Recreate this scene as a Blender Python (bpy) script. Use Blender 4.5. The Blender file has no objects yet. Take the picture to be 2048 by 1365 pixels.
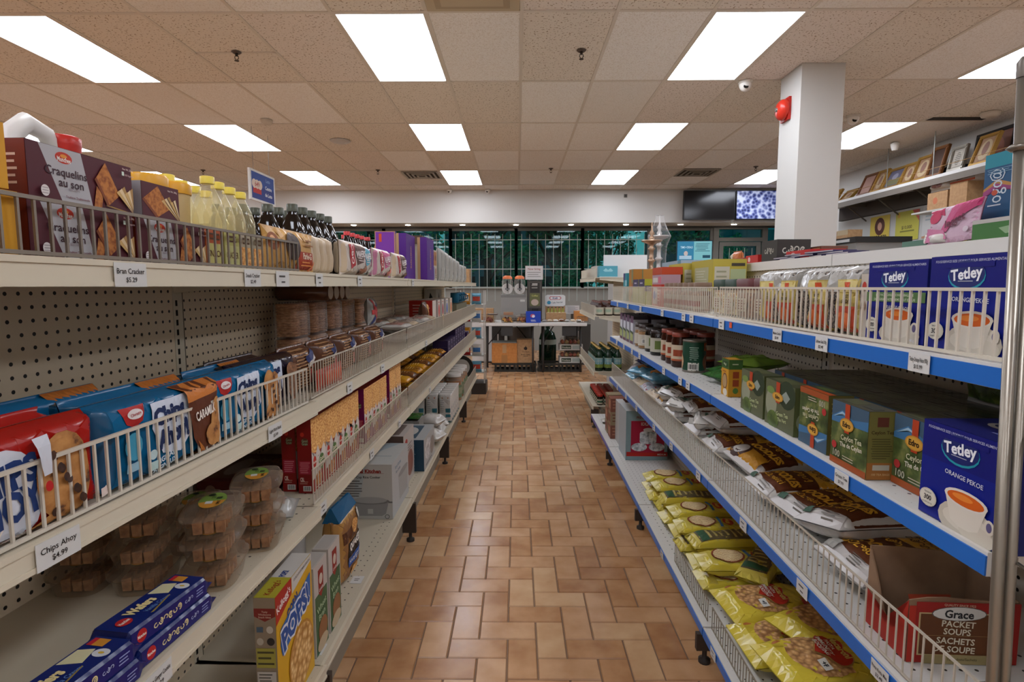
import bpy, math, random
from math import sin, cos, pi, radians
from mathutils import Matrix, Vector, noise
random.seed(7)
S = bpy.context.scene
COL = S.collection

# ---------------------------------------------------------------- camera
FPX, PITCH, YAW, ROLL = 1114.34, .0982274, .0093710, -.00102389
H0 = 1.27
cd = bpy.data.cameras.new('camera')
cam = bpy.data.objects.new('camera', cd); COL.objects.link(cam); S.camera = cam
cd.sensor_width = 36; cd.lens = FPX*36/2048; cd.clip_start = .03; cd.clip_end = 200
fw = Vector((-sin(YAW)*cos(PITCH), cos(YAW)*cos(PITCH), -sin(PITCH)))
rt = Vector((cos(YAW), sin(YAW), 0)); up = rt.cross(fw)
r2 = cos(ROLL)*rt + sin(ROLL)*up; u2 = -sin(ROLL)*rt + cos(ROLL)*up
cam.matrix_world = Matrix(((r2.x, u2.x, -fw.x, 0), (r2.y, u2.y, -fw.y, 0), (r2.z, u2.z, -fw.z, H0), (0, 0, 0, 1)))

# ---------------------------------------------------------------- view, world
S.view_settings.view_transform = 'Standard'; S.view_settings.look = 'None'
S.view_settings.gamma = 1; S.view_settings.exposure = 1.36
S.view_settings.use_curve_mapping = False
S.cycles.transparent_max_bounces = 40      # stacked clear tubs and bottles need many see-through layers
PANEL_EMIT = 5.6
w = bpy.data.worlds.new('dusk_sky'); S.world = w; w.use_nodes = True
w.node_tree.nodes['Background'].inputs[0].default_value = (.14, .34, .36, 1)
w.node_tree.nodes['Background'].inputs[1].default_value = .75

# ---------------------------------------------------------------- materials
MATS = {}
def lin(c): return c/12.92 if c <= .04045 else ((c+.055)/1.055)**2.4
def rgb(h):
    h = h.lstrip('#'); return tuple(lin(int(h[i:i+2], 16)/255) for i in (0, 2, 4)) + (1,)
def newmat(key):
    m = bpy.data.materials.new(key); m.use_nodes = True; MATS[key] = m
    return m, m.node_tree, m.node_tree.nodes['Principled BSDF']
def M(key):
    """'#rrggbb' glossy print, '#rrggbb/0.8' given roughness, '#rrggbb/.3/1' metal, or a named one"""
    if key in MATS: return MATS[key]
    p = key.split('/'); m, t, b = newmat(key)
    b.inputs['Base Color'].default_value = rgb(p[0])
    b.inputs['Roughness'].default_value = float(p[1]) if len(p) > 1 else .5; b.inputs['Specular IOR Level'].default_value = .32
    b.inputs['Metallic'].default_value = float(p[2]) if len(p) > 2 else 0
    return m
def coords(t, scale=(1, 1, 1), kind='Object'):
    tc = t.nodes.new('ShaderNodeTexCoord'); mp = t.nodes.new('ShaderNodeMapping')
    mp.inputs['Scale'].default_value = scale
    t.links.new(tc.outputs[kind], mp.inputs[0]); return mp.outputs[0]
def ramp(t, fac, stops):
    r = t.nodes.new('ShaderNodeValToRGB'); e = r.color_ramp.elements
    while len(e) < len(stops): e.new(.5)
    for i, (p, c) in enumerate(stops): e[i].position = p; e[i].color = rgb(c) if isinstance(c, str) else c
    t.links.new(fac, r.inputs[0]); return r.outputs[0]
def tex(t, kind, vec, **kw):
    n = t.nodes.new(kind)
    for k, v in kw.items():
        if k in n.inputs: n.inputs[k].default_value = v
        else: setattr(n, k, v)
    t.links.new(vec, n.inputs['Vector']); return n
def speck(key, scale, stops, kind='noise', rough=.5, stretch=(1, 1, 1), bump=0, detail=3.0, dist=.001):
    m, t, b = newmat(key); v = coords(t, stretch)
    if kind == 'noise': n = tex(t, 'ShaderNodeTexNoise', v, Scale=scale, Detail=detail); f = n.outputs['Fac']
    elif kind == 'vor': n = tex(t, 'ShaderNodeTexVoronoi', v, Scale=scale); f = n.outputs['Distance']
    else: n = tex(t, 'ShaderNodeTexWave', v, Scale=scale, Distortion=6.0, Detail=2.0); f = n.outputs['Fac']
    t.links.new(ramp(t, f, stops), b.inputs['Base Color']); b.inputs['Roughness'].default_value = rough
    if bump:
        bp = t.nodes.new('ShaderNodeBump'); bp.inputs['Strength'].default_value = bump; bp.inputs['Distance'].default_value = dist
        t.links.new(f, bp.inputs['Height']); t.links.new(bp.outputs[0], b.inputs['Normal'])
    return m
def emit(key, col, s):
    m, t, b = newmat(key); b.inputs['Base Color'].default_value = (0, 0, 0, 1)
    b.inputs['Emission Color'].default_value = rgb(col); b.inputs['Emission Strength'].default_value = s; return m
def film(key, col='#ffffff', amount=.12, rough=.12, tint='#ffffff'):
    """thin clear plastic: mostly see-through with a glossy skin"""
    m, t, b = newmat(key); nt = t.nodes
    tr = nt.new('ShaderNodeBsdfTransparent'); tr.inputs[0].default_value = rgb(tint)
    b.inputs['Base Color'].default_value = rgb(col); b.inputs['Roughness'].default_value = rough
    if amount < .04:      # really clear: only a shiny skin, no body colour
        b = nt.new('ShaderNodeBsdfGlossy'); b.inputs['Color'].default_value = (.9, .9, .9, 1); b.inputs['Roughness'].default_value = rough
    lw = nt.new('ShaderNodeLayerWeight'); lw.inputs['Blend'].default_value = .5      # same from inside and outside
    fr = nt.new('ShaderNodeMath'); fr.operation = 'POWER'; fr.inputs[1].default_value = 4.0; t.links.new(lw.outputs['Facing'], fr.inputs[0])
    sc = nt.new('ShaderNodeMath'); sc.operation = 'MULTIPLY'; sc.inputs[1].default_value = .75; t.links.new(fr.outputs[0], sc.inputs[0]); fr = sc
    ad = nt.new('ShaderNodeMath'); ad.operation = 'ADD'; ad.inputs[1].default_value = amount; ad.use_clamp = True
    mx = nt.new('ShaderNodeMixShader')
    t.links.new(fr.outputs[0], ad.inputs[0]); t.links.new(ad.outputs[0], mx.inputs[0])
    t.links.new(tr.outputs[0], mx.inputs[1]); t.links.new(b.outputs[0], mx.inputs[2])
    t.links.new(mx.outputs[0], nt['Material Output'].inputs[0]); return m

def foil(key, col, rough=.22, bump=.25, scale=26):
    m, t, b = newmat(key); b.inputs['Base Color'].default_value = rgb(col); b.inputs['Roughness'].default_value = rough
    n = tex(t, 'ShaderNodeTexNoise', coords(t), Scale=float(scale), Detail=2.0)
    bp = t.nodes.new('ShaderNodeBump'); bp.inputs['Strength'].default_value = bump; bp.inputs['Distance'].default_value = .01
    t.links.new(n.outputs['Fac'], bp.inputs['Height']); t.links.new(bp.outputs[0], b.inputs['Normal']); return m

CREAM = '#c9c0aa/0.45'; WHITE = '#cfccc4/0.5'
speck('cookie', 55, [(.30, '#4a2814'), (.40, '#a06a34'), (.7, '#c08a4c')], rough=.7, bump=.5)
speck('chip', 90, [(.3, '#24120a'), (.7, '#4a2a18')], rough=.6)
speck('cracker', 160, [(.35, '#8a4a1c'), (.6, '#b87434')], rough=.7, bump=.3)
speck('oats', 140, [(.35, '#a8642a'), (.5, '#d69a52'), (.65, '#e8bc78')], rough=.7, bump=.4)
speck('noodle', 60, [(.3, '#8a5a2a'), (.5, '#d8b070'), (.7, '#efe0b0')], 'wave', rough=.5)
speck('pasta', 75, [(.1, '#dcb682'), (.4, '#c0925c'), (.8, '#8a6038')], 'vor', rough=.5, bump=.6)
speck('meal', 55, [(.3, '#6a3418'), (.45, '#b08850'), (.55, '#e6d8a8'), (.7, '#5a7430')], rough=.5)
speck('seeds', 210, [(.25, '#120e0b'), (.5, '#3a3029'), (.75, '#8a7c6c')], 'vor', rough=.7, bump=.7)
speck('choco', 120, [(.3, '#4a2c1a'), (.6, '#8a5c38'), (.8, '#b98a5c')], rough=.6, bump=.3)
speck('fudge', 60, [(.3, '#7a5438'), (.6, '#a87c56'), (.8, '#c09a70')], rough=.75, bump=.3)
speck('hills', 26, [(.3, '#1c2a14'), (.5, '#46562c'), (.65, '#7c8048')], rough=.35)
speck('greenleaf', 30, [(.3, '#2a3a1c'), (.55, '#5a7034'), (.75, '#9aa850')], rough=.35)
speck('pops', 62, [(.1, '#f0d49a'), (.35, '#dcb070'), (.8, '#a87430')], 'vor', rough=.6)
speck('rusk', 60, [(.3, '#8a5a38'), (.55, '#b8865c'), (.75, '#d0a47c')], rough=.7, stretch=(1, 1, 3))
speck('steelpot', 40, [(.3, '#606468'), (.5, '#b8bcc0'), (.7, '#e8e8e8')], rough=.3)
speck('screen_mess', 16, [(.05, '#11142a'), (.25, '#2a3468'), (.45, '#5a6494'), (.75, '#a8b0c8')], 'vor', rough=.3)
speck('kraft', 30, [(.3, '#93704c'), (.7, '#a9845c')], rough=.85)
speck('kraft_orange', 30, [(.3, '#a86a30'), (.7, '#bc7c3c')], rough=.8)
speck('kraft_in', 12, [(.3, '#6e5440'), (.7, '#86694e')], rough=.9)
foil('foil_red', '#a01c18'); foil('foil_blue', '#10567e'); foil('foil_dark', '#2a1a18'); foil('foil_yellow', '#c8b63c')
foil('foil_navy', '#10205c'); foil('foil_white', '#c4c0b8'); foil('foil_silver', '#9c9a94', .2); foil('foil_tan', '#b08448')
foil('foil_beige', '#b8a488', .4); foil('foil_lblue', '#5c94ac'); foil('foil_pink', '#b4748c'); foil('foil_amber', '#b87c20')
foil('foil_brown', '#5a3826'); foil('foil_green', '#2c5a28'); foil('foil_noodle', '#3c2010', .3); foil('foil_purple', '#3a2058')
foil('foil_lime', '#7ca038'); foil('wood_dark', '#2e2019', .6)
film('wrap', amount=.05); film('tub', '#a89886', .05, .08, '#fbf8f4'); film('clearjar', '#d8d4c8', .12, .08)
film('oil', '#e6dfbe', .15, .08, '#fbf8ea'); film('fence_plastic', '#b8b09a', .72, .35)
film('greenglass', '#0c2a18', .75, .08, '#3a6a4c'); film('darkglass', '#140e0a', .9, .08, '#50382a')
film('brownglass', '#34160c', .8, .1, '#7a4430'); film('honey', '#a8641c', .6, .1, '#e8b060')
film('window_glass', '#0a1214', .02, .02, '#a8d0d0')
emit('panel', '#eef3ff', PANEL_EMIT); emit('potlight', '#fffaf0', 14); emit('screen_a', '#2080a8', .32)
emit('screen_b', '#7cc0c8', .32)

def fence_mat(): pass

def finish_tiles():
    # floor: glazed 100 x 200 mm tiles laid in a basket/herringbone; colour varies per tile (colour comes per face slot)
    for k, (a, b2) in enumerate([('#b8906a', '#a47a54'), ('#b0855c', '#966a44'), ('#a87c55', '#8f6340'), ('#bd9a74', '#ab835c')]):
        m, t, b = newmat('tile%d' % k); v = coords(t)
        n = tex(t, 'ShaderNodeTexNoise', v, Scale=9.0, Detail=4.0)
        t.links.new(ramp(t, n.outputs['Fac'], [(.3, b2), (.7, a)]), b.inputs['Base Color'])
        rr = ramp(t, n.outputs['Fac'], [(.3, (.21, .21, .21, 1)), (.7, (.26, .26, .26, 1))])
        t.links.new(rr, b.inputs['Roughness'])
        bp = t.nodes.new('ShaderNodeBump'); bp.inputs['Strength'].default_value = .05; bp.inputs['Distance'].default_value = .01
        t.links.new(n.outputs['Fac'], bp.inputs['Height']); t.links.new(bp.outputs[0], b.inputs['Normal'])
    M('#6e5642/0.9')
finish_tiles()

def ceiling_mats():
    for key, base, dots in (('ct_smooth', '#e6e5e1', 0), ('ct_fissure', '#d8d1c5', 1), ('ct_pink', '#dad2c9', 1), ('ct_grey', '#dfdcd6', 0)):
        m, t, b = newmat(key); b.inputs['Roughness'].default_value = .95
        v = coords(t, (1, 1, 1)); n = tex(t, 'ShaderNodeTexNoise', v, Scale=(70.0 if dots else 120.0), Detail=2.0)
        if dots: r = ramp(t, n.outputs['Fac'], [(.33, '#8c7a62'), (.40, base), (1, base)])
        else: r = ramp(t, n.outputs['Fac'], [(.3, '#ccc5b9'), (.5, base), (1, base)])
        t.links.new(r, b.inputs['Base Color'])
ceiling_mats()

def peg_mat(key, base, d=.0254, r=.0038, axes=('Y', 'Z'), hole='#17120e', xmax=None, xr=None):
    """sheet metal with a square grid of holes, the shade of their depth painted as dark dots; coordinates are the part's own"""
    m, t, b = newmat(key); nt = t.nodes; tc = nt.new('ShaderNodeTexCoord'); sp = nt.new('ShaderNodeSeparateXYZ')
    t.links.new(tc.outputs['Object'], sp.inputs[0])
    def mth(op, a, bb=None):
        n = nt.new('ShaderNodeMath'); n.operation = op
        for i, q in enumerate((a, bb)):
            if q is None: continue
            if isinstance(q, (int, float)): n.inputs[i].default_value = q
            else: t.links.new(q, n.inputs[i])
        return n.outputs[0]
    sq = []
    for i, a in enumerate(axes):
        dd = d[i] if isinstance(d, tuple) else d
        f = mth('PINGPONG', mth('ADD', sp.outputs[a], 50*dd), dd/2)      # distance to nearest grid line
        sq.append(mth('POWER', mth('SUBTRACT', dd/2, f), 2.0))
    hit = mth('LESS_THAN', mth('ADD', sq[0], sq[1]), r*r)
    if xr:
        hit = mth('MULTIPLY', hit, mth('MULTIPLY', mth('GREATER_THAN', sp.outputs['X'], xr[0]), mth('LESS_THAN', sp.outputs['X'], xr[1])))
    mx = nt.new('ShaderNodeMix'); mx.data_type = 'RGBA'
    mx.inputs[6].default_value = rgb(base); mx.inputs[7].default_value = rgb(hole)
    t.links.new(hit, mx.inputs[0]); t.links.new(mx.outputs[2], b.inputs['Base Color']); b.inputs['Roughness'].default_value = .5
    return m
peg_mat('peg_cream', '#d4c4a8'); peg_mat('peg_white', '#d2cabb')
peg_mat('deck_cream', '#bab09a', axes=('X', 'Y'), d=(.0254, .0381), r=.003, xr=(-.075, -.015))
peg_mat('deck_white', '#c8c6c0', axes=('X', 'Y'), d=(.0254, .0381), r=.003, xr=(.015, .30))
peg_mat('slots', '#a59a86', axes=('Z', 'Z'), d=(.0254, .0254), r=.0075)
# ---------------------------------------------------------------- mesh builder
TXT = {}
def text_tris(s, bold=0.0):
    k = (s, bold)
    if k in TXT: return TXT[k]
    c = bpy.data.curves.new('lettering', 'FONT'); c.body = s; c.fill_mode = 'FRONT'; c.resolution_u = 2; c.offset = bold
    o = bpy.data.objects.new('lettering', c); COL.objects.link(o)
    m = o.evaluated_get(bpy.context.evaluated_depsgraph_get()).to_mesh()
    vs = [(v.co.x, v.co.y) for v in m.vertices]; fs = []
    for p in m.polygons:
        q = list(p.vertices)
        for i in range(1, len(q)-1): fs.append((q[0], q[i], q[i+1]))
    out = []
    for f in fs:
        a, b, c2 = (vs[i] for i in f)
        ar = (b[0]-a[0])*(c2[1]-a[1])-(b[1]-a[1])*(c2[0]-a[0])
        if abs(ar) > 1e-9: out.append((a, b, c2) if ar > 0 else (a, c2, b))
    xs = [v[0] for v in vs] or [0, 1]
    TXT[k] = (out, min(xs), max(xs))
    bpy.data.objects.remove(o); bpy.data.curves.remove(c)
    return TXT[k]

class MB:
    def __init__(s): s.v = []; s.f = []; s.m = []; s.sm = []; s.slots = []
    def slot(s, key):
        if key not in s.slots: s.slots.append(key)
        return s.slots.index(key)
    def add(s, vs, fs, key, smooth=False):
        o = len(s.v); k = s.slot(key); s.v += [tuple(v) for v in vs]
        for f in fs: s.f.append([o+i for i in f]); s.m.append(k); s.sm.append(smooth)
    def box(s, x0, x1, y0, y1, z0, z1, key, faces=None):
        vs = [(x0, y0, z0), (x1, y0, z0), (x1, y1, z0), (x0, y1, z0), (x0, y0, z1), (x1, y0, z1), (x1, y1, z1), (x0, y1, z1)]
        F = {'d': (0, 3, 2, 1), 'u': (4, 5, 6, 7), 'f': (0, 1, 5, 4), 'r': (1, 2, 6, 5), 'b': (2, 3, 7, 6), 'l': (3, 0, 4, 7)}
        if faces is None: s.add(vs, F.values(), key)
        else:
            for k, f in F.items(): s.add([vs[i] for i in f], [(0, 1, 2, 3)], faces.get(k, key))
    def hexa(s, vs, key):
        s.add(vs, [(0, 3, 2, 1), (4, 5, 6, 7), (0, 1, 5, 4), (1, 2, 6, 5), (2, 3, 7, 6), (3, 0, 4, 7)], key)
    def tube(s, path, r, key, n=6, cap=True):
        P = [Vector(p) for p in path]; vs = []; fs = []
        nrm = None
        for i, p in enumerate(P):
            d = (P[min(i+1, len(P)-1)]-P[max(i-1, 0)]).normalized()
            if nrm is None: nrm = d.orthogonal().normalized()
            else: nrm = (nrm - d*nrm.dot(d)).normalized()
            bn = d.cross(nrm); rr = r[i] if isinstance(r, (list, tuple)) else r
            for k in range(n):
                a = 2*pi*k/n; vs.append(p + rr*(cos(a)*nrm+sin(a)*bn))
        for i in range(len(P)-1):
            for k in range(n):
                fs.append((i*n+k, i*n+(k+1) % n, (i+1)*n+(k+1) % n, (i+1)*n+k))
        if cap: fs.append(tuple(range(n))[::-1]); fs.append(tuple(len(vs)-n+k for k in range(n)))
        s.add(vs, fs, key, n > 6)
    def lathe(s, prof, key, n=20, c=(0, 0), sq=None, smooth=True, cap=True):
        """prof: (radius, z); sq=(a,b,p) gives a superellipse section scaled by radius"""
        vs = []; fs = []
        for r, z in prof:
            for k in range(n):
                a = 2*pi*k/n; ca, sa = cos(a), sin(a)
                if sq:
                    e = 2/sq[2]; x = sq[0]*r*abs(ca)**e*(1 if ca > 0 else -1); y = sq[1]*r*abs(sa)**e*(1 if sa > 0 else -1)
                else: x, y = r*ca, r*sa
                vs.append((c[0]+x, c[1]+y, z))
        m = len(prof)
        for i in range(m-1):
            for k in range(n): fs.append((i*n+k, i*n+(k+1) % n, (i+1)*n+(k+1) % n, (i+1)*n+k))
        s.add(vs, fs, key, smooth)
        if cap:
            s.add(vs[:n], [tuple(range(n))[::-1]], key); s.add(vs[-n:], [tuple(range(n))], key)
    def grid(s, fn, nu, nv, key, smooth=True, flip=False):
        vs = [fn(i/nu, j/nv) for j in range(nv+1) for i in range(nu+1)]; fs = []
        for j in range(nv):
            for i in range(nu):
                a = j*(nu+1)+i; q = (a, a+1, a+nu+2, a+nu+1); fs.append(q[::-1] if flip else q)
        s.add(vs, fs, key, smooth)
    # 2D artwork laid on a face: fn(x, y, e) maps metres on the face to a 3D point e metres off it
    def tri(s, fn, T, e, key, mx):
        vs = []; fs = []
        def go(a, b, c, d):
            L = [((a[0]-b[0])**2+(a[1]-b[1])**2), ((b[0]-c[0])**2+(b[1]-c[1])**2), ((c[0]-a[0])**2+(c[1]-a[1])**2)]
            k = L.index(max(L))
            if L[k] > mx*mx and d < 7:
                if k == 0: m = ((a[0]+b[0])/2, (a[1]+b[1])/2); go(a, m, c, d+1); go(m, b, c, d+1)
                elif k == 1: m = ((b[0]+c[0])/2, (b[1]+c[1])/2); go(a, b, m, d+1); go(a, m, c, d+1)
                else: m = ((c[0]+a[0])/2, (c[1]+a[1])/2); go(a, b, m, d+1); go(m, b, c, d+1)
            else:
                i = len(vs); vs.extend((fn(*a, e), fn(*b, e), fn(*c, e))); fs.append((i, i+1, i+2))
        for t in T: go(*t, 0)
        s.add(vs, fs, key)
    def art(s, ops, fn, w, h, mx=9.0, e0=.0004, de=.00018):
        for i, op in enumerate(ops):
            e = e0+de*i; k = op[0]
            if k == 'r':
                _, x0, y0, x1, y1, key = op; P = [(x0*w, y0*h), (x1*w, y0*h), (x1*w, y1*h), (x0*w, y1*h)]
                s.tri(fn, [(P[0], P[1], P[2]), (P[0], P[2], P[3])], e, key, mx)
            elif k == 'e':
                _, cx, cy, rx, ry, key = op; n = 18; P = [(cx*w+rx*w*cos(2*pi*j/n), cy*h+ry*h*sin(2*pi*j/n)) for j in range(n)]
                s.tri(fn, [((cx*w, cy*h), P[j], P[(j+1) % n]) for j in range(n)], e, key, mx)
            elif k == 'p':
                P = [(x*w, y*h) for x, y in op[1]]; cx = sum(p[0] for p in P)/len(P); cy = sum(p[1] for p in P)/len(P)
                ar = sum(P[j][0]*P[(j+1) % len(P)][1]-P[(j+1) % len(P)][0]*P[j][1] for j in range(len(P)))
                if ar < 0: P = P[::-1]
                s.tri(fn, [((cx, cy), P[j], P[(j+1) % len(P)]) for j in range(len(P))], e, op[2], mx)
            elif k == 't':   # ('t', string, cx, cy, cap height / h, max width / w, colour, degrees, bold)
                _, st, cx, cy, ch, mw, key = op[:7]; an = radians(op[7]) if len(op) > 7 else 0; bo = op[8] if len(op) > 8 else .012
                tr, a, b = text_tris(st, bo); sc = ch*h/.7; wid = (b-a)*sc; sx = sc
                if wid > mw*w: sx = sc*mw*w/wid
                ca, sa = cos(an), sin(an); T = []
                for t3 in tr:
                    q = []
                    for x, y in t3:
                        X = (x-(a+b)/2)*sx; Y = (y-.35)*sc; q.append((cx*w+X*ca-Y*sa, cy*h+X*sa+Y*ca))
                    T.append(tuple(q))
                s.tri(fn, T, e, key, mx)
            elif k == 'q':   # round looping script letters
                _, x0, y0, x1, y1, n, key = op; cw = (x1-x0)/n
                for j in range(n):
                    c0 = x0+(j+.5)*cw; rx, ry = cw*.46, (y1-y0)*(.30+.12*((j*3) % 2)); cy = y0+(y1-y0)*(.42+.08*(j % 3)); a0 = 1.2+j*1.9; N = 12; T = []
                    for i2 in range(N):
                        q0, q1 = a0+i2*4.9/N, a0+(i2+1)*4.9/N
                        A = [((c0+rx*k2*cos(q))*w, (cy+ry*k2*sin(q))*h) for q in (q0, q1) for k2 in (1, .62)]
                        T += [(A[0], A[2], A[3]), (A[0], A[3], A[1])]
                        B = [((c0+rx*(.1+.42*k2*cos(-q*1.3)))*w, (cy+ry*(.05+.42*k2*sin(-q*1.3)))*h) for q in (q0, q1) for k2 in (1, .45)]
                        if j % 2: T += [(B[0], B[3], B[2]), (B[0], B[1], B[3])]
                    s.tri(fn, T, e, key, mx)
            elif k == 'l':   # small print: rows of short bars
                _, x0, y0, x1, y1, n, key = op; rr = random.Random(n*7+int(x0*100))
                for j in range(n):
                    yy = y1-(j+.5)*(y1-y0)/n; hh = (y1-y0)/n*.18; a = x0 + rr.random()*.1*(x1-x0); b = x1-rr.random()*.3*(x1-x0)
                    P = [(a*w, (yy-hh)*h), (b*w, (yy-hh)*h), (b*w, (yy+hh)*h), (a*w, (yy+hh)*h)]
                    s.tri(fn, [(P[0], P[1], P[2]), (P[0], P[2], P[3])], e, key, mx)
            elif k == 'bar':  # barcode
                _, x0, y0, x1, y1 = op; s.art([('r', x0, y0, x1, y1, '#d8d4cc')], fn, w, h, mx, e)
                n = 11
                for j in range(n):
                    a = x0+(x1-x0)*(.06+.88*j/n); b = a+(x1-x0)*(.03+.03*((j*7) % 3)/2)
                    s.art([('r', a, y0+.12*(y1-y0), b, y1-.1*(y1-y0), '#201c1a')], fn, w, h, mx, e+.00015)
    def build(s, name, parent=None, loc=(0, 0, 0)):
        me = bpy.data.meshes.new(name); me.from_pydata(s.v, [], s.f)
        for k in s.slots: me.materials.append(M(k))
        me.polygons.foreach_set('material_index', s.m); me.polygons.foreach_set('use_smooth', s.sm); me.update()
        o = bpy.data.objects.new(name, me); COL.objects.link(o); o.location = loc
        if parent: o.parent = parent
        return o

def tag(o, label=None, cat=None, group=None, kind=None):
    if label: o['label'] = label
    if cat: o['category'] = cat
    if group: o['group'] = group
    if kind: o['kind'] = kind
    return o
def struct(name, mb, parent=None):
    o = mb.build(name, parent)
    if not parent: o['kind'] = 'structure'
    return o
def empty(name, label=None, cat=None, group=None, loc=(0, 0, 0), rz=0):
    o = bpy.data.objects.new(name, None); COL.objects.link(o); o.location = loc; o.rotation_euler = (0, 0, rz)
    o.empty_display_size = .05
    return tag(o, label, cat, group)
def copy_tree(o, parent=None):
    c = o.copy(); COL.objects.link(c)
    if parent: c.parent = parent
    for ch in list(o.children): copy_tree(ch, c)
    return c

# aisle frames: s runs down the aisle, lat is the distance across it (right positive)
T1, TL = .050, .0126
TH = {'L1': T1, 'L': TL, 'R': TL, 'W': 0.0}
def W(fr, s, lat, z):
    t = TH[fr]; return Vector((s*sin(t)+lat*cos(t), s*cos(t)-lat*sin(t), z))
def rz(fr, face):
    t = TH[fr]; return {'A': (pi/2-t if fr[0] == 'L' else -pi/2-t), 'C': -t, 'X': (pi/2-t if fr[0] == 'R' else -pi/2-t), 'B': pi-t}[face]
USED = set()
def put(proto, label, fr, s, lat, z, face='A', group=None, tilt=0, turn=0, roll=0, scale=None):
    if proto.name in USED: o = copy_tree(proto)
    else: o = proto; USED.add(proto.name)
    o.location = W(fr, s, lat, z); o.rotation_euler = (tilt, roll, rz(fr, face)+turn)
    if scale: o.scale = scale
    o['label'] = label
    if group: o['group'] = group
    return o
ORD = ['nearest', 'second', 'third', 'fourth', 'fifth', 'sixth', 'seventh', 'eighth', 'ninth', 'tenth', 'eleventh', 'twelfth', 'thirteenth', 'fourteenth']
def nth(i): return ORD[i] + ('' if i == 0 else ' nearest')

# ---------------------------------------------------------------- goods
def carton(name, cat, w, d, h, base, arts, group=None, top=None, side=None, bottom=None):
    """closed box: local x across the front, y to the back, z up; front at y=0, origin at the middle of the front's foot"""
    b = MB(); x0, x1 = -w/2, w/2
    b.box(x0, x1, 0, d, 0, h, base, {'f': base, 'b': base, 'u': top or base, 'l': side or base, 'r': side or base, 'd': base})
    FN = {'f': (lambda x, y, e: (x0+x, -e, y), w, h), 'b': (lambda x, y, e: (x1-x, d+e, y), w, h),
          'l': (lambda x, y, e: (x0-e, d-x, y), d, h), 'r': (lambda x, y, e: (x1+e, x, y), d, h),
          'u': (lambda x, y, e: (x0+x, y, h+e), w, d)}
    for k, ops in arts.items(): b.art(ops, *FN[k])
    return tag(b.build(name), None, cat, group)

def bag(name, cat, w, h, t, base, ops, seal=.02, lump=.006, seed=1, group=None, back=None, px=2.6, ends='tb', fat=.5, bops=None, nu=26, nv=26):
    """pillow pack: sealed flat at its ends, fat in the middle, wrinkled"""
    b = MB(); sv = Vector((seed*3.1, seed*7.7, 0))
    def th(x, y):
        u = abs(2*x/w-1); v = abs(2*y/h-1); sl = 1-2*seal/h
        vv = min(1, v/sl); a = max(0, 1-u**px)**fat*max(0, 1-vv**px)**fat
        n = noise.noise(Vector((x*22, y*22, 0))+sv)*lump + noise.noise(Vector((x*60, y*60, 3))+sv)*lump*.4
        return t/2*a + n*min(1, a*1.6) + .0008
    def wob(x, y):
        e = .0025*sin(y*90+seed)
        cx = x-w/2; k = 1+.05*(abs(2*y/h-1)**3)
        return cx*k*(1-.03*(1-abs(2*y/h-1)**2)) , y
    def F(x, y, e): X, Z = wob(x, y); return (X, -th(x, y)-e, Z)
    if h > .24: nu, nv = 36, 52
    b.grid(lambda u, v: F(u*w, v*h, 0), nu, nv, base)
    b.grid(lambda u, v: (wob(u*w, v*h)[0], th(u*w, v*h), v*h), nu, nv, back or base, flip=True)
    b.art(ops, F, w, h, mx=min(min(w, h)/9, .014), e0=.0018, de=.0007)
    return tag(b.build(name), None, cat, group)

def cyl_fn(r, z0, c=(0, 0)):
    return lambda x, y, e: (c[0]+(r+e)*sin(x/r), c[1]-(r+e)*cos(x/r), z0+y)
def label_band(b, r, z0, h, frac, key, ops=()):
    """paper label round a jar, centred on the front"""
    w = 2*pi*r*frac; f0 = cyl_fn(r, z0); f = lambda x, y, e: f0(x-w/2, y, e)
    b.grid(lambda u, v: f(u*w, v*h, .0006), 14, 1, key, smooth=True)
    b.art(list(ops), f, w, h, mx=w/10, e0=.0011)
def jar(name, cat, r, h, body, lid, lab, ops=(), lid_h=.018, neck=.9, z0=.12, lh=.5, frac=.6, fill=None, n=20, lid_name='lid', group=None):
    root = empty(name, None, cat, group)
    b = MB(); b.lathe([(r*.9, 0), (r, .004), (r, h*.82), (r*neck, h*.92), (r*neck, h-.002)], body, n)
    if fill: b.lathe([(r*.93, .004), (r*.93, h*.78)], fill, n)
    b.build('glass_body', root)
    if lab:
        l = MB(); label_band(l, r, h*z0, h*lh, frac, lab, ops); l.build('paper_label', root)
    c = MB(); rr = r*neck+.002; c.lathe([(rr, h-lid_h*.4), (rr, h+lid_h*.5), (rr*.94, h+lid_h*.6)], lid, n); c.build(lid_name, root)
    return root
def bottle(name, cat, prof, body, cap, cr, ch, lab=None, lr=0, lz=0, lh=0, ops=(), frac=.9, n=16, fill=None, sq=None, group=None):
    root = empty(name, None, cat, group)
    b = MB(); b.lathe(prof, body, n, sq=sq)
    if fill: b.lathe([(r*.92, z+.002) for r, z in prof if z < fill[1]], fill[0], n, sq=sq)
    b.build('bottle_body', root)
    z = prof[-1][1]
    c = MB(); c.lathe([(cr, z-ch*.7), (cr, z+ch*.3), (cr*.9, z+ch*.35)], cap, 12); c.build('cap', root)
    if lab:
        l = MB(); label_band(l, lr, lz, lh, frac, lab, ops); l.build('paper_label', root)
    return root
# ================================================================ THE ROOM
CZ = 3.01; XL, XR, YB, YW, YG = -7.2, 5.15, -4.0, 10.33, 11.0
def plane_struct(name, x0, x1, y0, y1, z0, z1, key):
    b = MB(); b.box(x0, x1, y0, y1, z0, z1, key); return struct(name, b)
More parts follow.
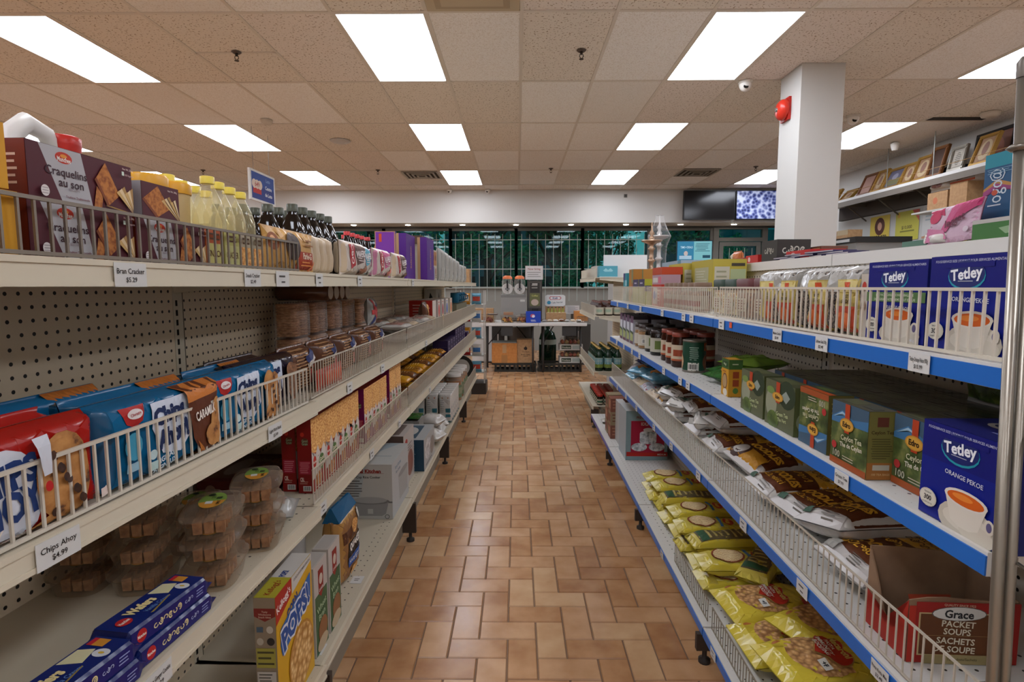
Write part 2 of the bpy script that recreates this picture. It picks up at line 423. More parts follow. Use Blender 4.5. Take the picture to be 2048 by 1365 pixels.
# floor: grout bed, herringbone tiles in the aisle and towards the windows
b = MB(); b.box(XL, XR, YB, 11.2, -.06, -.004, '#6e5642/0.9')
a = .1035; X0, Y0 = -.345, 1.795-a; g = .0022; rr = random.Random(3)
for i in range(-16, 20):
    for j in range(-14, 90):
        k = (i-j) % 4; x, y = X0+i*a, Y0+j*a
        if y > 11 or y < .3: continue
        if k == 0: q = (x+g, x+2*a-g, y+g, y+a-g)
        elif k == 3: q = (x+g, x+a-g, y+g, y+2*a-g)
        else: continue
        x0, x1, y0, y1 = q; c = .0025; key = 'tile%d' % rr.choice((0, 0, 1, 1, 2, 3))
        b.add([(x0, y0, -.004), (x1, y0, -.004), (x1, y1, -.004), (x0, y1, -.004), (x0+c, y0+c, 0), (x1-c, y0+c, 0), (x1-c, y1-c, 0), (x0+c, y1-c, 0)],
              [(4, 5, 6, 7), (0, 1, 5, 4), (1, 2, 6, 5), (2, 3, 7, 6), (3, 0, 4, 7)], key)
b.box(XL, X0-16*a, YB, 11.2, -.004, -.0005, 'tile1'); b.box(X0+21*a, XR, YB, 11.2, -.004, -.0005, 'tile1')
b.box(X0-16*a, X0+21*a, YB, .2, -.004, -.0005, 'tile1')
struct('floor', b)
# ceiling: tiles in T-bar grid
T = .6096; GX, GY = .0293, 3.728; L2 = 2*T
LIGHTS = {(i, n) for i in (-10, -6, -2, 2, 6) for n in (-6, -4, -2, 0, 2, 4)}
b = MB(); bars = MB(); rr = random.Random(11)
smooth = {(-1, 0), (1, 0), (0, 1), (-4, 1), (-7, 1), (0, 2), (1, 2), (-1, 3), (4, 3), (3, 2), (5, 0), (-3, -1), (4, 2), (-3, 3), (2, 3), (0, 4), (4, 4), (-5, 1), (-9, 0), (1, 3)}
for i in range(-12, 9):
    for n in range(-7, 6):
        if (i, n) in LIGHTS: continue
        x0, x1 = max(XL, GX+i*T), min(XR, GX+(i+1)*T); y0, y1 = max(YB, GY+n*L2), min(YW, GY+(n+1)*L2)
        if x1-x0 < .02 or y1-y0 < .02: continue
        key = 'ct_smooth' if (i, n) in smooth else rr.choice(('ct_fissure', 'ct_fissure', 'ct_pink', 'ct_pink', 'ct_grey'))
        b.box(x0, x1, y0, y1, CZ+.002, CZ+.02, key)
b.box(XL, XR, YB, YW, CZ+.06, CZ+.08, WHITE)
struct('ceiling', b)
TB = '#cdc6ba/0.6'
for i in range(-12, 10):
    x = GX+i*T
    if XL < x < XR: bars.box(x-.012, x+.012, YB, YW, CZ-.003, CZ+.003, TB)
for n in range(-7, 7):
    y = GY+n*L2
    if YB < y < YW: bars.box(XL, XR, y-.012, y+.012, CZ-.0035, CZ+.0025, TB)
bars.box(GX-4*T, GX-3*T, GY+T-.012, GY+T+.012, CZ-.003, CZ+.002, TB)
bars.box(XL, XR, YW-.02, YW, CZ-.004, CZ+.002, TB)
struct('trim_1', bars)
# light panels
pl = None
side = {-10: 'far left', -6: 'left', -2: 'middle left', 2: 'middle right', 6: 'right'}; row = {-6: 'far behind the camera', -4: 'behind the camera', -2: 'just overhead', 0: 'nearest', 2: 'second', 4: 'third'}
for (i, n) in sorted(LIGHTS):
    lab = 'flat white ceiling light panel, %s row of the ceiling, %s column' % (row[n], side[i])
    if pl is None:
        pl = empty('ceiling_light')
        f = MB(); W0, D0 = T-.024, L2-.024; fr = .012
        f.box(-W0/2, W0/2, -D0/2, -D0/2+fr, -.004, .05, '#cfcac0/0.5'); f.box(-W0/2, W0/2, D0/2-fr, D0/2, -.004, .05, '#cfcac0/0.5')
        f.box(-W0/2, -W0/2+fr, -D0/2+fr, D0/2-fr, -.004, .05, '#cfcac0/0.5'); f.box(W0/2-fr, W0/2, -D0/2+fr, D0/2-fr, -.004, .05, '#cfcac0/0.5')
        f.build('frame', pl); d = MB(); d.box(-W0/2+fr, W0/2-fr, -D0/2+fr, D0/2-fr, .0, .012, 'panel'); d.build('diffuser', pl)
        o = pl
    else: o = copy_tree(pl)
    o.location = (GX+(i+.5)*T, GY+(n+.5)*L2, CZ); tag(o, lab, 'ceiling light', 'ceiling light panels')
# walls
WH = '#c9c6c0/0.7'
plane_struct('wall_right', XR, XR+.1, YB, 11.2, 0, CZ+.1, WH)
plane_struct('wall_left', XL-.1, XL, YB, 11.2, 0, CZ+.1, WH)
plane_struct('wall_back', XL, XR, YB-.1, YB, 0, CZ+.1, WH)
b = MB(); b.box(XL, XR, YW, 11.2, 2.42, CZ+.1, WH); b.box(XL, XR, YG-.02, 11.2, 0, 1.22, '#85827a/0.8')
b.box(XL, XR, YG-.06, 11.2, 1.22, 1.235, '#9a968c/0.6'); struct('wall_front', b)
plane_struct('wall_soffit_trim', XL, XR, YG-.06, YG, 2.385, 2.42, '#3a3835/0.5').name = 'trim_2'
# pillar
b = MB(); b.box(2.235, 2.575, 4.58, 4.93, 0, CZ, '#bcbab4/0.6'); o = b.build('pillar'); tag(o, 'square white pillar carrying the red fire bell', 'pillar')
# windows: dark mullions
MU = '#6e6c66/0.5'; wx = [-7.1, -5.2, -3.9, -2.60, -1.30, -.02, 1.27, 2.56]
for k in range(len(wx)-1):
    f = MB()
    for x in (wx[k], wx[k+1]): f.box(x-.03, x+.03, YG-.03, YG+.04, 1.235, 2.4, MU)
    f.box(wx[k]+.03, wx[k+1]-.03, YG-.02, YG+.04, 2.34, 2.4, MU); f.box(wx[k]+.03, wx[k+1]-.03, YG-.02, YG+.04, 1.235, 1.26, MU)
    o = struct('window_%d' % (k+1), f); p = MB(); p.box(wx[k]+.03, wx[k+1]-.03, YG+.005, YG+.012, 1.26, 2.34, 'window_glass'); p.build('pane', o)
f = MB(); f.box(2.59, 2.62, YG-.03, YG+.04, 1.235, 2.4, MU); f.box(3.74, 3.80, YG-.03, YG+.04, 1.235, 2.4, MU); f.box(2.62, 3.74, YG-.02, YG+.04, 2.34, 2.4, MU)
f.box(2.62, 3.74, YG-.02, YG+.04, 1.235, 1.26, MU); o = struct('window_8', f)
p = MB(); p.box(2.62, 3.74, YG+.005, YG+.012, 1.26, 2.34, 'window_glass'); p.build('pane', o)
f = MB(); f.box(3.80, 3.90, YG-.05, YG+.05, 0, 2.4, MU); f.box(4.74, 4.84, YG-.05, YG+.05, 0, 2.4, MU); f.box(3.9, 4.74, YG-.05, YG+.05, 2.13, 2.2, MU)
f.box(3.9, 4.74, YG-.05, YG+.05, 2.36, 2.4, MU); f.box(3.92, 4.0, YG-.03, YG+.03, 0.02, 2.12, MU); f.box(4.64, 4.72, YG-.03, YG+.03, 0.02, 2.12, MU)
f.box(4.0, 4.64, YG-.03, YG+.03, 2.04, 2.12, MU); f.box(4.0, 4.64, YG-.03, YG+.03, .02, .2, MU)
o = struct('door_1', f); p = MB(); p.box(4.0, 4.64, YG, YG+.008, .2, 2.04, 'window_glass'); p.box(3.9, 4.74, YG, YG+.008, 2.2, 2.36, 'window_glass'); p.build('pane', o)
f = MB(); f.box(4.84, 5.15, YG+.005, YG+.012, 1.235, 2.36, 'window_glass'); struct('window_9', f)
# security grilles inside the glass
def grille(x0, x1, z0, z1, y, lab, nv):
    g0 = MB(); G = '#9aa49c/0.5'
    for k in range(nv):
        x = x0+(k+.5)*(x1-x0)/nv; g0.box(x-.0045, x+.0045, y-.0045, y+.0045, z0, z1, G)
    for z in (1.235+.01, 1.60, 2.16):
        if z0 <= z <= z1: g0.box(x0, x1, y-.009, y+.001, z-.007, z+.007, G)
    tag(g0.build('window_grille'), lab, 'window grille', 'white bars across the shop windows')
grille(-1.27, -.05, .98, 2.27, 10.9, 'white barred grille across the window behind the slush machine', 8)
grille(.01, 1.24, .98, 2.27, 10.9, 'white barred grille across the window behind the coffee machine', 8)
grille(1.30, 2.53, .98, 2.27, 10.9, 'white barred grille across the window left of the brass lamps', 8)
grille(-2.57, -1.33, .98, 2.27, 10.9, 'white barred grille across the window behind the purple gift boxes', 8)
grille(-3.87, -2.63, .98, 2.27, 10.9, 'white barred grille across the window behind the dark bottles', 8)
grille(4.03, 4.61, .3, 2.0, 10.93, 'white barred grille on the glazed entrance door', 4)
# soffit downlights
for k, x in enumerate((-3.07, -2.049, -1.025, -.022, 1.007, 2.034, 3.051, 4.046)):
    if k == 0:
        pr = empty('downlight'); d = MB(); d.lathe([(.055, -.006), (.06, -.001), (.06, .0)], '#d8d4cc', 20); d.build('ring', pr)
        d = MB(); d.lathe([(.045, -.012), (.05, -.006)], 'potlight', 20); d.build('lens', pr); o = pr
    else: o = copy_tree(pr)
    o.location = (x, 10.6, 2.42); tag(o, 'small round downlight under the soffit, %s' % ['leftmost', 'second from the left', 'third from the left', 'fourth from the left', 'fifth from the left', 'sixth from the left', 'just under the gap between the two screens', 'rightmost, near the entrance door'][k], 'downlight', 'downlights along the window soffit')
# ceiling fittings
b = MB(); V = '#b5a78c/0.5'; cx, cy = GX-.5*T, GY-.5*L2+.305
def diffuser(name, lab, cx, cy, w, d, key, dark):
    b = MB(); z = CZ-.004
    for k in range(4):
        s = 1-.24*k; b2 = .03
        if s < .2: break
        x0, x1, y0, y1 = cx-w*s/2, cx+w*s/2, cy-d*s/2, cy+d*s/2; zz = z-.006*k-.004; q = .05*w
        for (a0, a1, c0, c1) in ((x0, x1, y0, y0+q), (x0, x1, y1-q, y1), (x0, x0+q, y0+q, y1-q), (x1-q, x1, y0+q, y1-q)):
            b.box(a0, a1, c0, c1, zz-.004, zz+.004, key)
    b.box(cx-w/2+.01, cx+w/2-.01, cy-d/2+.01, cy+d/2-.01, z+.002, z+.006, dark)
    return tag(b.build(name), lab, 'air vent', 'ceiling air vents')
b = MB(); x0, x1, y0, y1 = GX-T+.014, GX-.014, GY-T+.01, GY-.014
b.box(x0, x1, y0, y1, CZ-.006, CZ+.001, V); b.box(x0+.06, x1-.06, y0+.06, y1-.06, CZ-.02, CZ-.006, '#a4947a/0.5'); b.box(x0+.1, x1-.1, y0+.1, y1-.1, CZ-.026, CZ-.02, V)
tag(b.build('air_diffuser'), 'square beige air diffuser at the top edge of the picture', 'air vent', 'ceiling air vents')
diffuser('ceiling_vent', 'square louvred ceiling vent above the dark bottles', -1.49, 8.93, .56, .56, '#a09a8e/0.5', '#3a342c/0.8')
diffuser('ceiling_vent', 'square louvred ceiling vent above the wall screens', 2.76, 8.80, .56, .56, '#8e887c/0.5', '#3a342c/0.8')
b = MB(); b.box(GX+6*T+.62, GX+7*T+.6, 6.02, 6.12, CZ-.004, CZ, '#2e2822/0.8'); tag(b.build('linear_vent'), 'narrow dark slot vent in the ceiling right of the pillar', 'air vent')
sp = None
for k, (x, y, nm) in enumerate(((-2.09, 4.32, 'nearest on the left'), (.476, 4.32, 'nearest on the right'), (-2.09, 8.55, 'far one left of the middle light'), (-4.71, 8.52, 'far one at the left'), (.50, 8.48, 'far one over the aisle'), (3.49, 8.39, 'far one beside the pillar'))):
    if sp is None:
        sp = empty('sprinkler_head'); d = MB(); d.lathe([(.022, -.012), (.035, -.003), (.036, 0)], '#5a5048/.5/.4', 16); d.build('escutcheon', sp)
        d = MB(); d.tube([(0, 0, -.01), (0, 0, -.03)], .01, '#3a322c/.5/.5', 8); d.tube([(.012, 0, -.03), (.014, 0, -.045), (0, 0, -.06), (-.014, 0, -.045), (-.012, 0, -.03)], .003, '#3a322c/.5/.5', 6)
        d.lathe([(.017, -.064), (.017, -.061)], '#4a423a/.5/.5', 12); d.build('spray_head', sp); o = sp
    else: o = copy_tree(sp)
    o.location = (x, y, CZ-.002); tag(o, 'dark metal ceiling sprinkler head, ' + nm, 'sprinkler', 'ceiling sprinklers')
def puck(name, x, y, r, h, lab, cat, key='#c4bcae/0.6'):
    b = MB(); b.lathe([(r*.5, -h), (r*.85, -h*.85), (r, -h*.3), (r, 0)], key, 24); o = b.build(name, None, (x, y, CZ-.003)); return tag(o, lab, cat)
puck('smoke_detector', -2.63, 6.02, .06, .045, 'round beige smoke detector between the left light panels', 'smoke detector')
puck('ceiling_speaker', -2.12, 6.86, .12, .02, 'flat round white ceiling disc left of the middle light', 'ceiling disc', '#b8b6b2/0.4')
puck('smoke_detector', 4.77, 5.86, .085, .045, 'round beige smoke detector above the wall shelf', 'smoke detector')
def camera_(x, y, z, lab, wall=False, s=1.0):
    o = empty('security_camera', lab, 'security camera', 'white dome security cameras', (x, y, z)); d = MB()
    d.lathe([(.05*s, -.02*s), (.052*s, 0)], '#c8c4ba/0.4', 16); d.build('mount', o)
    d = MB(); n = 8; d.lathe([(max(.001, .046*s*cos(k*pi/2/n)), -.02*s-.055*s*sin(k*pi/2/n)) for k in range(n, -1, -1)], '#d6d2ca/0.3', 20); d.build('dome', o)
    d = MB(); d.lathe([(.018*s, 0), (.018*s, .006*s)], '#1c1a18/0.1', 12); c = d.build('lens', o); c.location = (-.01*s, -.036*s, -.05*s); c.rotation_euler = (radians(60), 0, 0)
camera_(1.95, 4.97, CZ, 'white dome security camera left of the pillar', s=1.15); camera_(3.45, 5.95, CZ, 'white dome security camera right of the pillar by the light panel', s=1.2)
camera_(-1.22, 10.25, CZ, 'small white security camera on the wall above the windows, left one'); camera_(-.53, 10.25, CZ, 'small white security camera on the wall above the windows, right one')
b = MB(); b.lathe([(.03, -.10), (.045, -.06), (.05, -.02), (.02, 0)], '#d4d0c8/0.4', 10); tag(b.build('motion_sensor', None, (4.59, 7.01, CZ-.003)), 'small white motion sensor hanging over the wall shelf', 'sensor')
b = MB(); b.box(-.03, .03, -.012, 0, -.03, .03, '#6e6c66/0.5'); b.box(-.018, .018, -.016, -.012, -.018, .018, '#4c4a46/0.5'); tag(b.build('wall_thermostat', None, (1.964, YW, 2.898)), 'small grey square fitting high on the white wall', 'wall fitting')
# fire bell on the pillar
o = empty('fire_bell', 'red fire alarm bell on the side of the white pillar', 'fire bell', None, (2.235, 4.80, 2.72)); o.rotation_euler = (0, -pi/2, 0)
d = MB(); d.box(-.09, .09, -.07, .07, 0, .02, '#a82218/0.4'); d.build('backplate', o)
d = MB(); d.lathe([(.08, .02), (.085, .03), (.08, .055), (.06, .075), (.02, .085), (.002, .087)], '#c03020/0.25', 28); d.build('gong', o)
d = MB(); d.lathe([(.018, .086), (.014, .096)], '#9a9a94/.3/.8', 12); d.build('bolt', o)
# hanging lottery sign
o = empty('hanging_sign', 'blue and white hanging lottery centre sign above the top shelf', 'sign', None, (-2.9, 6.45, 2.215)); o.rotation_euler = (0, 0, pi/2)
d = MB(); d.box(-.31, .31, -.012, .012, 0, .335, '#d2d2ce/0.4')
d.art([('r', .05, .07, .95, .93, '#2a4a92'), ('r', .05, .07, .95, .5, '#22367e'), ('r', .10, .25, .42, .5, '#b83428'), ('e', .15, .55, .09, .15, '#d8c8b8'), ('e', .26, .55, .09, .15, '#d8c8b8'), ('e', .37, .55, .09, .15, '#d8c8b8'),
       ('t', '649', .26, .55, .16, .3, '#a83020'), ('t', 'Loto', .70, .78, .12, .4, '#8aa4d0'), ('t', 'Centre', .71, .53, .12, .46, '#e6e8ea', 0, .02), ('t', 'de Loto', .71, .30, .12, .46, '#e6e8ea', 0, .02)], lambda x, y, e: (-.31+x, -.012-e, y), .62, .335); d.build('sign_board', o)
for x in (-.2, .2):
    d = MB(); d.tube([(x, 0, .335), (x, 0, CZ-2.215)], .0025, '#6a6a66/.5/.5', 5); d.build('hanging_wire', o)
# ---------------------------------------------------------------- outside the glass
b = MB(); b.box(-30, 30, 11.2, 60, -.3, -.2, '#2c3230/0.9'); struct('ground', b)
def tree(x, y, h, r, seed, lab):
    rr = random.Random(seed); o = empty('tree', lab, 'tree', 'trees outside the windows', (x, y, -.2)); t = MB()
    t.tube([(0, 0, 0), (.05, 0, h*.35), (-.05, .1, h*.7)], [.16, .12, .07], '#3a2c22/0.9', 8)
    for k in range(5):
        a = rr.random()*6.3; t.tube([(0, 0, h*(.25+.1*k)), (cos(a)*r*.4, sin(a)*r*.4, h*(.4+.12*k)), (cos(a)*r*.75, sin(a)*r*.75, h*(.48+.12*k))], [.06, .035, .012], '#3a2c22/0.9', 6)
    t.build('trunk', o); l = MB(); vs = []; fs = {'#4c8c5c/0.6': [], '#2c6440/0.6': [], '#6ca878/0.6': []}; keys = list(fs); store = {k: ([], []) for k in keys}
    blobs = [(rr.gauss(0, r*.45), rr.gauss(0, r*.35), h*(.25+rr.random()*.7), r*(.22+rr.random()*.2)) for _ in range(26)]
    for k in range(5200):
        bx, by, bz, br = rr.choice(blobs); d = Vector((rr.gauss(0, 1), rr.gauss(0, 1), rr.gauss(0, 1))).normalized()*br*(.6+.4*rr.random())
        c = Vector((bx, by, bz))+d; s = .05+.05*rr.random(); u = Vector((rr.gauss(0, 1), rr.gauss(0, 1), rr.gauss(0, .6))).normalized(); v = u.orthogonal().normalized()
        V, F = store[rr.choice(keys)]; q = len(V); V += [c-u*s, c-v*s*.45, c+u*s, c+v*s*.45]; F.append((q, q+1, q+2, q+3))
    for k in keys: l.add(store[k][0], store[k][1], k)
    l.build('foliage', o)
tree(-3.9, 15.0, 5.2, 1.7, 1, 'leafy green tree outside the windows, leftmost'); tree(-1.0, 18.2, 6.0, 1.5, 2, 'leafy green tree outside behind the slush machine')
tree(1.0, 14.0, 4.8, 1.15, 3, 'leafy green tree outside behind the coffee machine'); tree(5.3, 16.5, 5.0, 1.4, 4, 'leafy green tree outside the entrance door')
tree(-7.6, 17.5, 5.6, 1.6, 5, 'leafy green tree outside at the far left'); tree(3.6, 22.5, 6.5, 1.3, 6, 'leafy tree farther off outside, right of the middle')
b = MB(); b.box(-3.2, 3.1, 25, 28, -.2, 4.6, '#3e7c8c/0.8'); b.box(-12, -3.6, 22, 26, -.2, 5.2, '#4c8696/0.8')
for k in range(9):
    for j in range(3): b.box(-3+k*.68, -2.55+k*.68, 24.96, 25, 1+j*1.2, 1.7+j*1.2, '#16282e/0.2')
tag(b.build('office_building'), 'blue-grey building across the street outside', 'building')
b = MB(); b.box(5.4, 12, 20, 24, -.2, 6.5, '#1f6a72/0.8'); b.box(5.4, 12, 19.95, 20, 2.6, 2.75, '#1c5058/0.6')
for k in range(12): b.box(5.6+k*.5, 5.62+k*.5, 19.97, 20, 0, 6.3, '#1c6068/0.6')
tag(b.build('teal_building'), 'teal panelled building seen beside the entrance door', 'building')
# ================================================================ SHELVING
WIRE = '#b9b0a0/0.4'
def fence(parent, y0, y1, x, z, h, pitch=.0195, key=WIRE, r=.0012, mid=False):
    b = MB(); n = max(2, int(round((y1-y0)/pitch)))
    for k in range(n+1):
        y = y0+(y1-y0)*k/n; b.box(x-r, x+r, y-r, y+r, z, z+h, key)
    for zz in (z+.003, z+h): b.box(x-r*1.5, x+r*1.5, y0-r, y1+r, zz-r*1.5, zz+r*1.5, key)
    if mid: b.box(x-r*1.5, x+r*1.5, y0-r, y1+r, z+h*.5-r, z+h*.5+r, key)
    return b.build('wire_fence', parent)
def price_tag(parent, x, y, z, d, w=.055, h=.03, text=(), key='#c6c6c2/0.5', off=.0, tilt=0):
    """card clipped to a shelf lip; d=+1 faces +x, -1 faces -x"""
    b = MB(); X = x+d*(.0015+off)
    b.box(min(X, X+d*.0008), max(X, X+d*.0008), y-w/2, y+w/2, z-h/2, z+h/2, key)
    fn = (lambda u, v, e: (X+.0009+e, y-w/2+u, z-h/2+v)) if d > 0 else (lambda u, v, e: (X-.0009-e, y+w/2-u, z-h/2+v))
    if len(text) == 2: b.art([('t', text[0], .5, .66, .22, .86, '#2a2622'), ('t', text[1], .5, .3, .2, .4, '#2a2622')], fn, w, h)
    else: b.art([('l', .18, .5, .86, .85, 1, '#4a4642'), ('l', .35, .15, .65, .45, 1, '#4a4642')], fn, w, h)
    if text and text[0] == 'o': pass
    return b.build('price_label', parent)
def shelf(parent, d, L, depth, z, lip, key_deck, key_lip, key_lip2, over=0.0, bracket=True, lipkey_mat=None):
    """d: +1 when the shelf's back is at +x (right-hand runs), -1 when at -x"""
    b = MB(); x1 = d*depth; a, c = (0, x1) if d > 0 else (x1, 0)
    b.box(a, c, .002, L-.002, z-.006, z, key_deck, {'u': key_deck, 'd': key_lip})
    f0, f1 = (-.004, .002) if d > 0 else (-.002, .004)
    b.box(f0, f1, .001, L-.001, z-lip, z+.001, key_lip)
    g = -.0065 if d > 0 else .004
    if key_lip2: b.box(g, g+.0025, .001, L-.001, z-lip*.97, z-lip*.12, key_lip2)
    else:
        b.box(g, g+.002, .001, L-.001, z-lip, z-lip*.80, key_lip); b.box(g, g+.0025, .001, L-.001, z-lip*.2, z+.001, key_lip)
    if bracket:
        for y in (.006, L-.010):
            h0, h1 = lip*.9, .085; xa, xb = d*.04, d*(depth-.005)
            P = [(xa, y, z-.006-h0*.5), (xa, y+.004, z-.006-h0*.5), (xb, y+.004, z-h1), (xb, y, z-h1), (xa, y, z-.006), (xa, y+.004, z-.006), (xb, y+.004, z-.006), (xb, y, z-.006)]
            b.hexa(P if d < 0 else [P[1], P[0], P[3], P[2], P[5], P[4], P[7], P[6]], key_lip)
        b.box(min(x1, x1-d*.01), max(x1, x1-d*.01), .02, L-.02, z-.03, z-.006, key_lip)
    return b.build('shelf', parent)
def gondola(name, label, fr, s0, s1, lat, depth, d, levels, base, top, peg, deck, lipc, lip2, ztop, near_post=True, kick='#8a8070/0.6', cap=None, group=None, liph=.035):
    L = s1-s0; root = empty(name, label, 'shelving unit', group, W(fr, s0, lat, 0), -TH[fr])
    X = d*depth
    b = MB(); a, c = sorted((X, X+d*.012)); b.box(a, c, .041, L-.002, base-.04, ztop, peg); b.build('back_panel', root)
    u = MB()
    a, c = sorted((X-d*.010, X+d*.03)); u.box(a, c, .001, .040, 0, ztop, lipc); u.box(*sorted((X-d*.0102, X-d*.0098)), .0395, .043, 0, ztop, '#5a5244/0.7')
    o = u.build('upright', root)
    q = MB(); a2, c2 = sorted((X-d*.0106, X-d*.0095)); nz = int(ztop/.0254)
    for k in range(4, nz-1): q.box(a2, c2, .010, .018, k*.0254, k*.0254+.015, '#1a1512/0.9')
    q.build('slots', o)
    out = []
    bs = shelf(root, d, L, depth, base, liph, deck, lipc, lip2, bracket=False); bs.name = 'base_deck'
    b = MB(); a, c = sorted((d*.06, d*.07)); b.box(a, c, 0, L, .01, base-.036, kick); b.build('added_kick_plate', root)  # dark plate added for the open, shaded gap under the deck
    b = MB()
    a, c = sorted((-d*.018, d*.05)); b.box(a, c, .014, .034, .045, base-.036, '#3a3028/0.6'); b.lathe([(.02, 0), (.02, .012), (.008, .016), (.008, .05)], '#2a221c/0.6', 12, c=(d*.012, .024)); b.build('levelling_foot', root)
    out.append(bs)
    for z in levels: out.append(shelf(root, d, L, depth, z, liph, deck, lipc, lip2))
    if top: 
        t = shelf(root, d, L, depth+(depth-.02 if cap is None else 0), top, liph, deck, lipc, lip2); t.name = 'top_shelf'; out.append(t)
    if cap:
        b = MB(); a, c = sorted((X-d*.02, X+d*.45)); b.box(a, c, 0, L, ztop, ztop+.034, '#d0cdc6/0.45'); b.build('top_cap', root)
    return root, out    # out: base, levels..., top
LD = .36
# left run
U = {}
LV = [.685, .97]
for k, (fr, s0, s1, lat, nm) in enumerate((('L1', .19, 1.405, -.600, 'nearest section of the left run, with the cookie packs'), ('L', 1.42, 2.640, -.556, 'second section of the left run, with the stacked rusks'), ('L', 2.645, 3.860, -.556, 'third section of the left run, with the sweet packs'), ('L', 3.865, 5.090, -.556, 'fourth section of the left run'), ('L', 5.095, 6.40, -.556, 'far end section of the left run, next to the folding table'))):
    root, out = gondola('gondola_shelving', 'cream pegboard shelving, ' + nm, fr, s0, s1, lat, LD, -1, LV, .233, 1.305, 'peg_cream', 'deck_cream', CREAM, None, 1.29, group='left shelving run')
    U[k] = out
    if k == 0:
        b = MB(); b.box(-.70, -LD-.012, .02, 1.2, .2, 1.27, '#8f8674/0.6'); b.build('rear_panel', root)
    L = s1-s0
    if k == 0:
        fence(out[3], .02, L-.06, -.006, 1.307, .068, .0215, '#8c8276/.35/.6', .0016, mid=False); fence(out[2], .02, L-.035, -.006, .973, .088, .0205, '#c4bcac/0.4', .0016)
    else:
        fence(out[2], .015, L-.015, -.006, .973, .095); fence(out[1], .008 if k == 1 else .015, L-.015, -.006, .688, .095)
        if k == 4: fence(out[0], .05, L-.015, -.006, .236, .11)
for (u, sh, s, t) in ((0, 3, .77, ('Bran Cracker', '$5.29')), (0, 3, 1.105, ('Snack Cracker', '$2.49')), (0, 3, 1.235, ()), (0, 2, .62, ('Chips Ahoy', '$4.99')), (0, 2, 1.17, ('Light Rich Rusk', '$5.49')), (0, 1, .77, ('Malban Ginger Cookie', '$2.29')),
                      (1, 3, 1.49, ()), (1, 3, 1.86, ()), (1, 2, 1.72, ()), (1, 2, 2.13, ()), (1, 1, 1.46, ()), (1, 1, 1.95, ()), (1, 1, 2.4, ()), (1, 0, 1.49, ()), (1, 0, 1.87, ()), (2, 3, 2.75, ()), (2, 2, 3.1, ()), (2, 1, 3.2, ())):
    s00 = (.19, 1.42, 2.645)[u]; lat = 0; zz = (.233, .685, .97, 1.305)[sh]-.0175
    if sh == 0:   # lying on the base deck's edge
        b = MB(); y = s-s00; b.box(-.055, -.015, y-.025, y+.025, zz+.0178, zz+.019, '#c6c6c2/0.5'); b.art([('l', .2, .3, .8, .7, 2, '#4a4642')], lambda x, yy, e: (-.055+x, y-.025+yy, zz+.019+e), .04, .05); b.build('price_label', U[u][sh])
    else: price_tag(U[u][sh], .0055, s-s00, zz-.001, 1, .062 if u == 0 else .05, .034, t)
# right run
BL = '#1f63b4/0.35'; RV = [.644, .927]
V = {}
for k, (s0, s1, nm) in enumerate(((.698, 1.76, 'nearest section of the right run, with blue tea cartons'), (1.765, 2.805, 'second section of the right run, with the seed jars'), (2.81, 3.85, 'third section of the right run, with the pasta sauces'), (3.855, 4.88, 'low far section of the right run, base deck only'))):
    full = k < 3
    root, out = gondola('gondola_shelving', 'white shelving with blue strips, ' + nm, 'R', s0, s1, .60, .372, 1, RV if full else [], .14, 1.171 if full else None, 'peg_white', 'deck_white', '#cbc8c0/0.5', BL if full else '#5a5aa0/0.4', 1.332, cap=True, group='right shelving run', liph=.031)
    V[k] = out; L = s1-s0
    if full:
        fence(out[3], .012, L-.012, .008, 1.173, .092, .0205, '#c4bcac/0.4', .0016 if k == 0 else .0012); fence(out[1], .012, L-.012, .008, .647, .095, .0205, '#b4ac9c/0.4', .0011)
    if k == 0: fence(out[0], .03, L-.01, .02, .142, .075, .02, '#8a8070/0.4', .0011)
    if k == 1: fence(out[0], .03, .44, .02, .142, .075, .02, '#8a8070/0.4', .0011)
for (u, sh, s, t) in ((0, 3, .84, ('Tetley Orange Pekoe 900g', '$15.99')), (0, 3, 1.115, ('Sunflower Seeds 300g', '$2.49')), (0, 3, 1.31, ('Melon Seeds', '$3.49')), (0, 3, 1.68, ()), (1, 3, 1.98, ()), (1, 3, 2.08, ()), (1, 3, 2.4, ()), (2, 3, 2.85, ()), (2, 3, 3.2, ()), (2, 3, 3.55, ()),
                      (0, 2, 1.02, ('Green Tea', '$7.99')), (1, 2, 2.0, ()), (1, 2, 2.1, ()), (1, 2, 2.35, ()), (2, 2, 2.85, ()), (2, 2, 3.05, ()), (2, 2, 3.3, ()), (2, 2, 3.55, ()), (0, 1, 1.14, ()), (0, 1, 1.46, ()), (0, 1, .88, ('Prima Kottu Mee', '$2.49')),
                      (1, 1, 1.85, ()), (1, 1, 2.2, ()), (1, 1, 2.5, ()), (2, 1, 2.9, ()), (2, 1, 3.2, ()), (2, 1, 3.5, ()), (0, 0, 1.3, ()), (0, 0, 1.65, ()), (1, 0, 2.3, ())):
    s00 = (.698, 1.765, 2.81)[u]; zz = (.14, .644, .927, 1.171)[sh]-.016
    price_tag(V[u][sh], -.0075, s-s00, zz, -1, .045, .029, t)
b = MB(); b.box(-.009, -.008, .9-.0, .918, 1.15, 1.166, '#d85838/0.4'); b.build('orange_sticker', V[0][3])
# cream unit beyond, right-hand side
root, out = gondola('gondola_shelving', 'cream metal shelving beyond the blue-edged run, holding green and brown bottles', 'R', 4.92, 6.2, .62, .36, 1, [.51, 1.007], .20, 1.345, 'peg_cream', 'deck_cream', '#c2baa6/0.5', None, 1.40, group='right shelving run')
V[4] = out
for i, z in ((1, .513), (2, 1.01), (3, 1.348)): fence(out[i], .01, 1.26, .008, z, .085, .0195)
